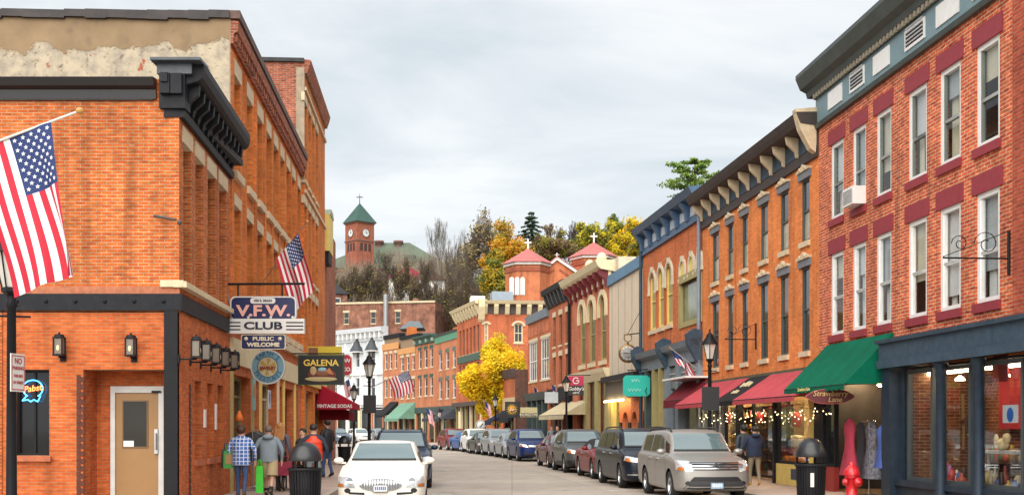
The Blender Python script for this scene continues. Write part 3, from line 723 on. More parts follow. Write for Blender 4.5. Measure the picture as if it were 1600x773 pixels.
for i, (a, b) in enumerate(cols):
    ua, ub = G1.u(a) - .02, G1.u(b) + .05; v0, v1 = zf0 + .14, zf1 - .10
    fr = MB().box(ua, ub, -.075, -.045, v0, v1)
    o = B1.part(fr, 'vent_panel', WHITE)
    if i % 2 == 1 or i == 5:
        lo = MB()
        lo.box(ua + .07, ub - .07, -.080, -.074, v0 + .07, v1 - .07)
        B1.part(lo, 'louvre_back', BLACK, parent=o)
        lo = MB()
        for k_ in range(5): lo.box(ua + .07, ub - .07, -.095, -.08, v0 + .10 + k_ * .085, v0 + .135 + k_ * .085)
        B1.part(lo, 'louvre', mat('louvre_grey', (.4, .4, .4), .5), parent=o)
# downpipe-side pilaster near the frame edge
B1.box('pilaster', brick('brick_deep_red', (.36, .06, .035), (.42, .08, .04), (.36, .16, .1)), G1.u(1586), uEnd, -.05, .002, zband, ztop1)
# dark blue shopfront
us = [G1.u(p) for p in (1403, 1424, 1462, 1478, 1522, 1536, 1600, 1660)]
B1.box('sign_band', SLATE, ushop - .06, uEnd, -.42, .1, zsb, zband - .02)
B1.cornice(ushop - .1, uEnd, [(0, zband - .02), (-.50, zband - .02), (-.52, zband + .06), (-.1, zband + .14), (0, zband + .14)], SLATE, name='ledge')
B1.box('ledge', SLATE, ushop - .06, uEnd, -.47, -.42, zsb - .05, zsb + .12)
zsh = .62
def col_(u, w=.10):
    c = MB().lathe([(w * 1.3, .13), (w * 1.3, .45), (w, .5), (w * .92, zsb - .35), (w * 1.15, zsb - .32), (w * 1.0, zsb - .22), (w * 1.4, zsb - .12), (w * 1.4, zsb)], (u, -.3, 0), 12)
    B1.part(c, 'iron_column', NAVYW)
for p in (1470, 1529): col_(G1.u(p, -.3))
B1.box('pilaster', NAVYW, ushop, us[1] - .25, -.38, .3, .13, zsb)
B1.box('bulkhead', NAVYW, us[1] - .25, uEnd, -.22, .0, .13, zsh); B1.box('bulkhead', NAVYW, us[1] - .25, uEnd, -.28, -.22, zsh - .12, zsh)
B1.box('step', mat('yellow_kerb_paint', (.62, .46, .08), .7), ushop - .1, us[3], -.72, -.38, .13, .24)
def shopwin(bld, u0, u1, z0, z1, y=-.1, m=NAVYW, fw=.08, trim=None):
    w = MB().box(u0, u0 + fw, y, y + .1, z0, z1).box(u1 - fw, u1, y, y + .1, z0, z1).box(u0 + fw, u1 - fw, y, y + .1, z0, z0 + fw).box(u0 + fw, u1 - fw, y, y + .1, z1 - fw, z1)
    o = bld.part(w, 'shop_window', m)
    bld.part(MB().box(u0 + fw * .6, u1 - fw * .6, y + .045, y + .053, z0 + fw * .6, z1 - fw * .6), 'pane', GLASS, parent=o)
    return o
for a, b in ((1424, 1464), (1477, 1524), (1536, 1607), (1612, 1690)): shopwin(B1, G1.u(a), G1.u(b) if b < 1640 else uEnd, zsh, zsb - .12, m=mat('grey_window_trim', (.055, .07, .075), .5))
def room(bld, u0, u1, y0, y1, z0, z1, wall_m, floor_m, ceil_m, name='interior_wall'):
    mb = MB()
    mb.add([(u0, y1, z0), (u1, y1, z0), (u1, y1, z1), (u0, y1, z1)], [(0, 1, 2, 3)]); mb.add([(u0, y0, z0), (u0, y1, z0), (u0, y1, z1), (u0, y0, z1)], [(0, 1, 2, 3)]); mb.add([(u1, y0, z0), (u1, y1, z0), (u1, y1, z1), (u1, y0, z1)], [(3, 2, 1, 0)])
    bld.part(mb, name, wall_m)
    bld.part(MB().add([(u0, y0, z0), (u1, y0, z0), (u1, y1, z0), (u0, y1, z0)], [(0, 1, 2, 3)]) or MB().box(u0, u1, y0, y1, z0 - .05, z0), 'interior_floor', floor_m)
    bld.part(MB().box(u0, u1, y0, y1, z1, z1 + .05), 'interior_ceiling', ceil_m)
def bulb(name, m): return m
WARM = mat('warm_lamp_glow', (1., .72, .36), .5, var=0, emit=14)
WARMB = mat('warm_bulb_glow', (1., .74, .36), .5, var=0, emit=2.6)
FILL_STRIP = mat('added_strip_glow', (1., .74, .42), .5, var=0, emit=50)  # emission for bars added only to brighten dark shop interiors
FILL_STRIP2 = mat('dim_added_strip_glow', (1., .76, .48), .5, var=0, emit=9)  # weaker emission for the added bars in the dark blue shop
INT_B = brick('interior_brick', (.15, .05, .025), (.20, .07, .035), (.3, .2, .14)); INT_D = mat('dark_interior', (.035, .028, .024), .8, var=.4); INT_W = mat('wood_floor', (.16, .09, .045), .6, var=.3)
room(B1, us[1] - .1, uEnd - .1, 0.0, 1.7, zsh - .02, zsb - .1, INT_B, INT_W, INT_D)
for p in (1450, 1500, 1570):
    u_ = G1.u(p, .8); B1.part(MB().lathe([(.02, zsb - .25), (.10, zsb - .32), (.10, zsb - .35), (0, zsb - .35)], (u_, .8, 0), 10), 'lamp_or_fill', WARM)
for p0_, p1_ in ((1430, 1462), (1482, 1520), (1540, 1600)): B1.box('lamp_or_fill', FILL_STRIP2, G1.u(p0_, .45), G1.u(p1_, .45), .40, .48, zsb - .22, zsb - .16)  # added glowing bars that light the room, tucked near the ceiling; no real fittings
def wall_shelf(p0, p1, z, y, label):
    u0, u1 = G1.u(p0, y), G1.u(p1, y); item(MB().box(0, u1 - u0, 0, .26, 0, .03).box(.05, .08, .06, .26, -.2, 0).box(u1 - u0 - .08, u1 - u0 - .05, .06, .26, -.2, 0), 'wall_shelf', label, 'shelf', mat('shelf_dark_wood', (.10, .055, .03), .6), G1, u0, y, z); return u0, u1
# goods in the right-hand shop window
def item(mb, name, label, cat, m, fac, u, y, z, group=None):
    o = mb.build(name, m, None, Matrix.Translation(fac.P(u, y, z)) @ Matrix.Rotation(fac.ang, 4, 'Z')); return tag(o, label, cat, group)
def poster(fac, p0, p1, q0, q1, y, m, label, inner=None):
    u0, u1 = fac.u(p0, y), fac.u(p1, y); z0, z1 = fac.z((p0 + p1) / 2, q1, y), fac.z((p0 + p1) / 2, q0, y)
    o = item(MB().box(0, u1 - u0, -.004, .004, 0, z1 - z0), 'poster', label, 'poster', m, fac, u0, y, z0)
    if inner: inner(o, u1 - u0, z1 - z0)
    return o
def in_blue(o, w, h):
    MB().ball((w / 2, -.008, h * .45), (w * .22, .006, w * .25)).build('printed_bottle', mat('poster_blue', (.02, .12, .45), .5), o); MB().box(w * .46, w * .54, -.012, -.004, h * .6, h * .85).build('printed_neck', MATS['poster_blue'], o)
def in_dark(o, w, h):
    MB().ball((w / 2, -.008, h * .5), (w * .3, .005, h * .28)).build('printed_figure', mat('poster_olive', (.22, .25, .07), .6), o); MB().box(w * .1, w * .9, -.009, -.004, h * .05, h * .16).build('printed_band', mat('poster_pale', (.4, .45, .5), .6), o)
def in_lines(o, w, h):
    MB().ball((w / 2, -.008, h * .62), (w * .28, .005, h * .16)).build('printed_emblem', mat('poster_blue', ()), o)
    for i in range(3): MB().box(w * .15, w * .85, -.007, -.004, h * (.12 + .1 * i), h * (.16 + .1 * i)).build('printed_line', mat('ink_grey', (.2, .2, .24), .6), o)
poster(G1, 1567, 1591, 632, 660, -.02, mat('poster_white', (.62, .64, .68), .5, var=.05), 'pale poster with a blue bottle in the right shop window', in_blue)
poster(G1, 1511, 1527, 649, 682, -.02, mat('poster_black', (.02, .02, .025), .5), 'dark poster hanging in the middle shop window', in_dark)
poster(G1, 1516, 1527, 627, 649, -.02, mat('poster_sky', (.5, .55, .5), .6), 'small pale poster above the dark poster in the shop window', in_lines)
poster(G1, 1517, 1528, 683, 704, -.02, mat('poster_white', ()), 'small white poster below the dark poster in the shop window', in_lines)
def frame_(p0, p1, q0, q1, y, label):
    u0, u1 = G1.u(p0, y), G1.u(p1, y); z0, z1 = G1.z((p0 + p1) / 2, q1, y), G1.z((p0 + p1) / 2, q0, y)
    o = thing('picture_frame', label, 'picture frame', G1.P(u0, y, z0), G1.ang); w, h = u1 - u0, z1 - z0; t = .05
    MB().box(0, t, -.03, .01, 0, h).box(w - t, w, -.03, .01, 0, h).box(t, w - t, -.03, .01, 0, t).box(t, w - t, -.03, .01, h - t, h).build('frame', mat('gilt_frame', (.28, .2, .09), .5), o)
    MB().box(t, w - t, -.012, .005, t, h - t).build('picture', mat('picture_mat', (.55, .52, .44), .7, var=.35, scale=7), o)
frame_(1489, 1506, 615, 655, 1.2, 'gilt picture frame upper one on the inside brick wall'); frame_(1489, 1507, 664, 702, 1.2, 'gilt picture frame lower one on the inside brick wall')
frame_(1455, 1462, 610, 652, .5, 'narrow picture frame at the edge of the left shop window'); frame_(1455, 1463, 660, 700, .5, 'narrow lower picture frame at the edge of the left shop window')
random.seed(3)
GOODC = [(.5, .1, .06), (.55, .45, .3), (.12, .22, .1), (.5, .32, .06), (.7, .68, .6), (.08, .05, .04), (.1, .12, .3), (.3, .05, .05)]
def jar(fac, u, y, z, h, r, c, label, cat, group, name='jar', shape=0):
    m = mat('goods_%02d%02d%02d' % tuple(int(x * 99) for x in c), c, .4, var=.15)
    pr = [[(0, 0), (r, 0), (r, h * .7), (r * .6, h * .8), (r * .6, h), (0, h)], [(0, 0), (r, 0), (r, h * .5), (r * .35, h * .68), (r * .3, h), (0, h)], [(0, 0), (r * .7, 0), (r, h * .35), (r * .8, h * .8), (r * .3, h), (0, h)]][shape]
    return item(MB().lathe(pr, (0, 0, 0), 10), name, label, cat, m, fac, u, y, z, group)
for i, (a, b) in enumerate(((1430, 1460), (1482, 1508), (1542, 1604))):
    n_ = (5, 7, 12)[i]
    for j in range(n_):
        p = a + (b - a) * (j + .5) / n_; yy = random.uniform(.25, .75)
        jar(G1, G1.u(p, yy), yy, zsh - .02, random.uniform(.14, .42), random.uniform(.05, .10), random.choice(GOODC), ['jar or bottle along the bottom of the left dark blue shop window', 'jar or bottle along the bottom of the middle dark blue shop window', 'jar or bottle along the bottom of the right dark blue shop window'][i], 'jar', ['shop window goods, left window', 'shop window goods, middle window', 'shop window goods, right window'][i], shape=random.randrange(3))
random.seed(9)
for (p0, p1, z_, lab) in ((1480, 1520, 1.45, 'lower shelf in the middle dark blue shop window'), (1482, 1520, 2.05, 'upper shelf in the middle dark blue shop window'), (1540, 1600, 1.0, 'shelf in the right dark blue shop window'), (1430, 1462, 1.35, 'shelf in the left dark blue shop window')):
    u0, u1 = wall_shelf(p0, p1, z_, 1.40, 'dark wooden ' + lab)
    for j in range(8):
        jar(G1, u0 + (u1 - u0) * (j + .5) / 8, 1.52, z_ + .03, random.uniform(.14, .40), random.uniform(.05, .10), random.choice(GOODC), 'jar or bottle standing on the ' + lab, 'jar', 'goods on the ' + lab, shape=random.randrange(3))
# a table, lamp shade and red hangings inside the right window
tb = thing('display_table', 'white topped display table in the right shop window', 'table', G1.P(G1.u(1572, .9), .9, zsh), G1.ang)
MB().box(-.75, .75, -.3, .3, .62, .68).build('table_top', mat('white_cloth', (.7, .7, .72), .8), tb)
for sx_ in (-.68, .68): MB().tube((sx_, 0, 0), (sx_, 0, .62), .03).build('leg', WHITE, tb)
item(MB().ball((0, 0, .12), (.22, .12, .12)).ball((.2, 0, .24), (.09, .08, .1)).ball((-.2, 0, .2), (.06, .05, .12)), 'ornament', 'cream ornament standing on the white table in the shop window', 'ornament', CREAM, G1, G1.u(1565, .85), .85, zsh + .68)
item(MB().box(-.5, .7, 0, .04, 0, 1.25), 'red_hanging', 'red cloth hanging at the back of the right shop window', 'cloth', mat('red_cloth', (.42, .02, .03), .8, var=.25), G1, G1.u(1580, 1.5), 1.5, zsh + 1.1)
item(MB().prism([(-.25, 0), (-.28, .08), (-.28, .42), (-.25, .5), (.25, .5), (.28, .42), (.28, .08), (.25, 0)], 'y', 0, .03), 'wall_plaque', 'red plaque with white lettering high in the right shop window', 'sign', mat('red_sign', (.34, .02, .03), .5), G1, G1.u(1562, .3), .3, G1.z(1562, 596, .3))

# ---- Strawberry Lane part of the same house, under the green awning
ua_, ub_ = uA + .02, ushop - .02
zaw1 = zz(G1, 1400, 519); 
B1.box('fascia', BLACKW, ua_, ub_, -.05, .1, 2.95, zband - .1)
pil = [1279, 1292]
zsw = .75
REDB = mat('dark_red_bulkhead', (.30, .03, .025), .5)
for a, b in ((1293, 1308), (1385, 1400)):
    shopwin(B1, G1.u(a), G1.u(b), zsw, 2.9, y=-.06, m=BLACKW); B1.box('bulkhead', REDB, G1.u(a), G1.u(b), -.08, .05, .13, zsw)
B1.box('pilaster', BLACKW, ua_, G1.u(1293), -.12, .3, .13, 3.0)
room(B1, ua_ + .1, ub_, 0.06, 4.0, .14, 3.1, INT_D, INT_W, INT_D)
B1.part(MB().lathe([(0, 2.9), (.07, 2.86), (.08, 2.8), (0, 2.76)], (G1.u(1345, 1.5), 1.5, 0), 10), 'lamp_or_fill', WARM)
B1.box('lamp_or_fill', FILL_STRIP, G1.u(1320, 1.), G1.u(1370, 1.), .96, 1.02, 3.0, 3.05)  # invented glowing bar, brightens the clothes shop interior
B1.part(MB().lathe([(0, 2.9), (.06, 2.86), (.07, 2.8), (0, 2.76)], (G1.u(1375, 1.), 1., 0), 10), 'lamp_or_fill', WARM)
def awning(name, label, fac, u0, u1, y, zt, zb_, drop, m, cat='awning', sides=True, group=None, scallop=.0, yo=-.02, thick=.025, folds=0):
    o = thing(name, label, cat, fac.P(u0, 0, zb_), fac.ang, group); w = u1 - u0; h = zt - zb_
    n_ = max(2, int(w / .14)); mb = MB(); vs = []
    for i in range(n_ + 1):
        u_ = w * i / n_; sag = .012 * math.sin(i * 1.7)
        vs += [(u_, yo, h), (u_, (yo - y) / 2 , h / 2 - .03 + sag), (u_, -y, 0 + sag * .5), (u_, -y - .005, -drop + (scallop if i % 2 else 0))]
    fs = [(i * 4 + j, i * 4 + j + 1, i * 4 + j + 5, i * 4 + j + 4) for i in range(n_) for j in range(3)]
    mb.add(vs, fs)
    c = mb.build('canopy', m, o); md = c.modifiers.new('thickness', 'SOLIDIFY'); md.thickness = thick; md.offset = 0
    if sides:
        for uu in (0.0, w):
            sm_ = MB().prism([(yo, h), (yo, 0), (-y, 0)], 'x', uu - .012, uu + .012); sm_.build('side_panel', m, o)
    fr = MB().tube((0, -y, -.01), (w, -y, -.01), .018); fr.tube((.03, yo, .02), (.03, -y, -.01), .015); fr.tube((w - .03, yo, .02), (w - .03, -y, -.01), .015)
    fr.build('frame', BLACK, o)
    return o
def canvas(name, col, tex=.24): return mat(name, col, .85, var=tex, scale=1.6, spec=.15, bump=.25)
GREEN = canvas('green_canvas', (.0, .11, .06)); RED_AW = canvas('red_canvas', (.44, .07, .085)); BLK_AW = canvas('black_canvas', (.022, .022, .024)); MAROON = canvas('maroon_canvas', (.22, .012, .022))
ga0, ga1 = G1.u(1262), G1.u(1399)
zg = zz(G1, 1399, 519); 
ga = awning('green_awning', 'large green canvas awning with scalloped edge over the clothes shop', G1, G1.u(1276, -.3), G1.u(1397), 1.15, zg, 2.72, .14, GREEN, scallop=.04)
lettering(ga, 'Strawberry Lane', .13, (1.5, -1.17, -.04), mat('pale_yellow_letters', (.7, .65, .25), .5), ext=.003)
ss = thing('hanging_sign', 'dark red shaped sign with gold script under the green awning', 'sign', G1.P(G1.u(1297, -1.05), -1.05, zz(G1, 1297, 619, -1.05)), 0)
GOLD = mat('gold_letters', (.62, .42, .16), .45, metal=.2)
pts = []
for i in range(40):
    t = 2 * math.pi * i / 40; r_ = 1 + .07 * math.cos(4 * t) + .03 * math.cos(8 * t); pts.append((.76 * r_ * math.cos(t), .27 * (1 + .10 * math.cos(2 * t)) * math.sin(t)))
MB().prism([(x * 1.04, z * 1.09) for x, z in pts], 'y', -.02, .03).build('border', mat('red_border', (.42, .08, .07), .5), ss); MB().prism(pts, 'y', -.03, -.019).build('board', mat('dark_maroon_board', (.10, .014, .018), .5), ss)
lettering(ss, 'Strawberry', .27, (.0, -.036, .10), GOLD, shear=.25); lettering(ss, 'Lane', .26, (.16, -.036, -.11), GOLD, shear=.25)
for sx_ in (-.5, .5): MB().tube((sx_, 0, .26), (sx_, 0, .36), .01).build('hanger', BLACK, ss)
ss.scale = (.66, .66, .66)
# clothes inside the door
def garment(name, label, fac, p, y, z0, w, h, m, cat='dress', skirt=1.35):
    u_ = fac.u(p, y); mb = MB(); secs = [(0, w * .5 * skirt), (h * .45, w * .36), (h * .62, w * .32), (h * .85, w * .42), (h * .93, w * .30), (h, w * .1)]
    vs = []; n_ = 14
    for zq_, r_ in secs:
        for k_ in range(n_):
            t = 2 * math.pi * k_ / n_; f_ = 1 + .12 * math.sin(5 * t) * (1 - zq_ / h); vs.append((r_ * f_ * math.cos(t), .45 * r_ * f_ * math.sin(t), zq_))
    fs = [(a * n_ + k_, a * n_ + (k_ + 1) % n_, (a + 1) * n_ + (k_ + 1) % n_, (a + 1) * n_ + k_) for a in range(len(secs) - 1) for k_ in range(n_)]
    mb.add(vs, fs, 0, True); return item(mb, name, label, cat, m, fac, u_, y, z0)
garment('dress', 'crimson dress hanging on the left of the clothes shop doorway', G1, 1328, -.35, .62, .62, 1.35, mat('crimson_cloth', (.36, .03, .06), .8, var=.3))
garment('dress', 'grey patterned dress hanging in the clothes shop doorway', G1, 1362, .1, .55, .66, 1.35, mat('patterned_cloth', (.17, .17, .2), .8, var=.95, scale=16))
garment('dress', 'dark dress hanging between the crimson and grey dresses', G1, 1346, .25, .6, .5, 1.3, mat('charcoal_cloth', (.06, .06, .07), .8))
garment('blouse', 'blue blouse hanging at the right of the clothes shop doorway', G1, 1378, -.3, .85, .5, .95, mat('blue_cloth', (.05, .09, .30), .8, var=.3), 'blouse', 1.1)
cr_ = thing('clothes_rail', 'chrome clothes rail standing in the shop doorway', 'clothes rail', G1.P(G1.u(1358, .0), .0, .14), G1.ang)
CH = mat('chrome', (.5, .5, .52), .2, metal=1.)
MB().tube((-.45, 0, 1.75), (.45, 0, 1.75), .015).build('rail', CH, cr_); MB().tube((0, 0, 0), (0, 0, 1.75), .015).build('post', CH, cr_); MB().tube((-.35, -.2, .02), (.35, -.2, .02), .015).tube((-.35, .2, .02), (.35, .2, .02), .015).tube((0, -.2, .02), (0, .2, .02), .015).build('base', CH, cr_)

# ---- R2: bright orange brick, dark cornice with cream brackets
B2 = Bld('bright_orange_store', 'bright orange brick three-storey store with dark cornice on cream brackets', G2)
c2 = [(1113, 1123), (1137, 1145.5), (1159, 1168.5), (1188, 1200), (1219, 1232), (1252, 1265)]
w1 = (zz(G2, 1258, 378), zz(G2, 1258, 280)); w2 = (zz(G2, 1258, 549), zz(G2, 1258, 417))
hs = []
for a, b in c2: hs += [(G2.u(a), G2.u(b), *w1, .22), (G2.u(a), G2.u(b), *w2, .22)]
zt2 = zz(G2, 1270, 250); zs2 = zz(G2, 1270, 572)
B2.wall(0, G2.L, zs2 - .1, zt2, hs, BR_R2, depth=12, reveal=.22)
HOOD = mat('grey_hood_paint', (.17, .18, .20), .6)
for i, h in enumerate(hs):
    o = B2.window(*h[:4], fm=SASH_DK, pm=PANE_D if i % 3 else PANE_B, split=PANE_D if i % 2 else PANE_C, y=.03, fw=.07, rails=(.5,), sill=STONE, sill_h=.14, sproj=.07, lintel=HOOD, lintel_h=.20, lintel_w=.14, lproj=.06)
    a, b, c, d_ = h[:4]; uc = (a + b) / 2; hm = MB().prism([(a - .16, d_ + .20), (b + .16, d_ + .20), (b + .16, d_ + .26), (b + .06, d_ + .28), (uc + .14, d_ + .32), (uc, d_ + .40), (uc - .14, d_ + .32), (a - .06, d_ + .28), (a - .16, d_ + .26)], 'y', -.1, .0)
    for s_ in (-1, 1): hm.lathe([(0, -.13), (.05, -.12), (.07, -.09)], (uc + s_ * .2, 0, d_ + .27), 8, axis='y')
    B2.part(hm, 'hood', STONE, parent=o)
zc2 = zt2 + 1.15
CB = mat('dark_brown_cornice', (.045, .032, .028), .6, var=.3)
B2.cornice(-.05, G2.L - .02, [(0, zt2), (-.08, zt2), (-.08, zt2 + .12), (-.05, zt2 + .12), (-.05, zt2 + .8), (-.5, zt2 + .86), (-.56, zt2 + .98), (-.62, zc2), (.3, zc2 + .04), (.3, zt2)], CB)
B2.box('frieze', SLATE, 0, G2.L - .03, -.065, -.045, zt2 + .3, zt2 + .72)
bs = [(-.06, zt2 + .26), (-.12, zt2 + .28), (-.15, zt2 + .42), (-.28, zt2 + .54), (-.38, zt2 + .64), (-.42, zt2 + .84), (-.06, zt2 + .84)]
for i in range(11):
    u_ = .16 + (G2.L - .5) * i / 10; B2.part(MB().prism(bs, 'x', u_ - .05, u_ + .05), 'bracket', STONE)
B2.part(MB().prism([(-.08, zt2 + .1), (-.22, zt2 + .2), (-.5, zt2 + .7), (-.64, zc2 + .08), (0, zc2 + .15)], 'x', G2.L - .28, G2.L - .03), 'end_bracket', STONE)
B2.box('parapet', BLACKW, .3, 3.2, 2.5, 5, zt2, zt2 + 1.9)
# shopfront
B2.box('fascia', mat('moss_board', (.09, .09, .05), .8, var=.5), 0, G2.L, -.1, .1, zs2 - .35, zs2)
B2.box('fascia', BLACKW, 0, G2.L, -.06, .05, 3.0, zs2 - .35)
segs = [(1098, 1106), (1110, 1121), (1124, 1131), (1134, 1154), (1158, 1212), (1216, 1272)]
for i, (a, b) in enumerate(segs):
    ua, ub = G2.u(a), G2.u(b)
    if i == 4:
        shopwin(B2, ua, ub, .2, 3.0, y=.35, m=BLACKW)
    else:
        shopwin(B2, ua, ub, .72, 3.0, y=-.04, m=(BLACKW, GREYB)[i < 3]); B2.box('bulkhead', (YELLOW if i == 5 else BLACKW), ua, ub, -.07, .08, .13, .72)
for p in (1108, 1122.5, 1132.5, 1156, 1214): B2.box('shop_pillar', BLACKW if p > 1140 else GREYB, G2.u(p) - .07, G2.u(p) + .07, -.12, .1, .13, 3.05)
B2.box('shop_pillar', YELLOW, G2.u(1272), G2.u(1277), -.14, .1, .13, 3.05)
B2.box('bulkhead', mat('navy_bulkhead', (.03, .045, .08), .5), G2.u(1240), G2.u(1262), -.085, -.07, .3, .6)
room(B2, .05, G2.L - .05, .47, 3.0, .14, 3.2, mat('warm_cream_interior', (.42, .28, .13), .8, var=.3), INT_W, INT_D)
for p in (1145, 1180, 1200, 1245): B2.part(MB().lathe([(0, 2.95), (.09, 2.9), (.12, 2.8), (0, 2.78)], (G2.u(p, 1.4), 1.4, 0), 10), 'lamp_or_fill', WARM)
for p0_, p1_ in ((1136, 1152), (1162, 1180), (1190, 1208), (1220, 1236), (1248, 1266)): B2.box('lamp_or_fill', FILL_STRIP, G2.u(p0_, .7), G2.u(p1_, .7), .66, .74, 3.08, 3.14)  # extra emissive bars put in to light the shelves, not actual lamps
def shelf_unit(fac, p0, p1, y, z0, nsh, label, dz=.34):
    u0, u1 = fac.u(p0, y), fac.u(p1, y); o = thing('shelf_unit', label, 'shelf', fac.P(u0, y, z0), fac.ang); w = u1 - u0
    WD = mat('shelf_wood', (.22, .12, .05), .6, var=.25)
    for i in range(nsh + 1): MB().box(0, w, 0, .3, i * dz, i * dz + .03).build('shelf', WD, o)
    MB().box(-.03, 0, 0, .32, 0, nsh * dz + .03).build('side_panel', WD, o); MB().box(w, w + .03, 0, .32, 0, nsh * dz + .03).build('side_panel', WD, o); MB().box(0, w, .3, .32, 0, nsh * dz).build('back_panel', WD, o)
    return u0, w
random.seed(5)
for (p0, p1, lab, grp, cnt) in ((1135, 1153, 'left of the shop door', 'goods on the shelves left of the shop door', 4), (1160, 1210, 'behind the shop door', 'goods on the shelves behind the shop door', 7), (1217, 1240, 'right of the shop door', 'goods on the shelves right of the shop door', 4)):
    y_ = 1.0; u0, w = shelf_unit(G2, p0, p1, y_, .3, 6, 'wooden shelf unit full of jars ' + lab, .36)
    for i in range(6):
        for j in range(cnt):
            if random.random() < .15: continue
            jar(G2, u0 + w * (j + .5) / cnt + random.uniform(-.05, .05), y_ + .13, .33 + i * .36, random.uniform(.13, .28), random.uniform(.05, .1), random.choice(GOODC[:6]), 'jar on the lit shelves ' + lab, 'jar', grp, shape=random.randrange(3))
def lantern_deco(p, py, m, label, nm='paper_lantern'):
    return item(MB().lathe([(0, -.22), (.12, -.2), (.16, 0), (.12, .2), (0, .22)], (0, 0, 0), 10).tube((0, 0, .2), (0, 0, .7), .006), nm, label, 'lantern', m, G2, G2.u(p, .55), .55, G2.z(p, py, .55))
REDL = mat('red_lantern_paper', (.65, .03, .03), .6)
lantern_deco(1245, 655, REDL, 'red lantern hanging in the window right of the shop door'); lantern_deco(1136, 652, REDL, 'red lantern hanging in the window left of the shop door')
item(MB().ball((0, 0, 0), (.2, .12, .2)), 'heart_decoration', 'red round decoration above the shop door shelves', 'decoration', REDL, G2, G2.u(1186, .6), .6, G2.z(1186, 652, .6))
PUMP = mat('pumpkin_orange', (.55, .19, .03), .5)
for i, (p, y_) in enumerate(((1232, .3), (1240, .2), (1249, .3), (1257, .22), (1264, .3))):
    pm_ = MB()
    for k_ in range(8): t = k_ * math.pi / 4; pm_.ball((.07 * math.cos(t), .07 * math.sin(t), .10), (.09, .09, .10), 8, 6)
    item(pm_, 'pumpkin', 'orange pumpkin heaped in the bottom of the window right of the shop door', 'pumpkin', PUMP, G2, G2.u(p, y_), y_, .74, 'pumpkins in the shop window')
tl = thing('table_lamp', 'yellow shaded table lamp lit in the small left window', 'lamp', G2.P(G2.u(1113, .3), .3, .9), 0)
MB().lathe([(0, 0), (.12, 0), (.03, .08), (.03, .35), (0, .35)], (0, 0, 0), 10).build('base', BLACKW, tl); MB().lathe([(.24, .32), (.12, .6), (.06, .66), (0, .66)], (0, 0, 0), 12).build('lamp_shade', mat('lit_lamp_shade', (1., .5, .08), .6, var=0, emit=1.6), tl)
# pale busts in the right window
item(MB().lathe([(0, 0), (.2, 0), (.09, .12), (.09, .3), (.25, .5), (.3, .75), (0, .8)], (0, 0, 0), 14), 'pedestal_vase', 'cream pedestal vase in the window right of the shop door', 'vase', CREAM, G2, G2.u(1244, .75), .75, .74)
# awnings of R2
zr0 = zs2 - .25
yA = 1.25; zbot = zz(G2, 1145, 625, -yA)
aw = awning('red_awning', 'faded red canvas awning right of the black lettered awning', G2, G2.u(1145, -yA), G2.u(1240, -yA), yA, zz(G2, 1250, 577), zbot, .14, RED_AW)
ab = awning('black_awning', 'black canvas awning with cream lettering between two red awnings', G2, G2.u(1115, -yA), G2.u(1145, -yA) - .02, yA, zz(G2, 1250, 577), zbot, .14, BLK_AW, sides=False)
ar = awning('red_awning', 'faded red canvas awning left of the black lettered awning', G2, G2.u(1055, -yA), G2.u(1115, -yA) - .02, yA, zz(G2, 1250, 577), zbot, .14, RED_AW)
mat('cream_letters', (.62, .52, .32), .6)
hA = zz(G2, 1250, 577) - zbot; sl = math.atan2(hA, yA)
for s_, sz, zo_ in (('Galena', .34, .62), ('General Store', .22, .34)):
    me_ = MB().path([(-sz * 1.6 + sz * .22 * i, sz * .32 * math.sin(i * 1.7) + (sz * .35 if i in (0, 5, 9) else 0), 0) for i in range(15)], sz * .085, 4).mesh('painted_script', mat('cream_letters', ()))
    link('painted_script', me_, ab, Matrix.Translation(((G2.u(1145, -yA) - G2.u(1115, -yA)) / 2, -yA * (1 - zo_) - .05, hA * zo_ - .0)) @ Matrix.Rotation(sl, 4, 'X'))
# light string under the awnings
ls = thing('string_lights', 'string of warm white bulbs under the red and black awnings', 'string lights', G2.P(G2.u(1075, -.7), -.25, zz(G2, 1175, 650)), G2.ang)
u0_ = G2.u(1075, -.7); u1_ = G2.u(1272, -.7); cord = []
random.seed(11)
for i in range(72):
    u_ = (u1_ - u0_) * i / 71; z_ = .1 + .10 * abs(math.sin(i * .45)); cord.append((u_, random.uniform(-.12, .12), z_))
MB().path(cord, .006, 4).build('cord', BLACK, ls)
bm_ = MB().ball((0, 0, 0), .014, 8, 6).mesh('bulb', WARMB)
for c in cord: link('bulb', bm_, ls, Matrix.Translation((c[0], c[1], c[2] - .05 - random.uniform(0, .3))))

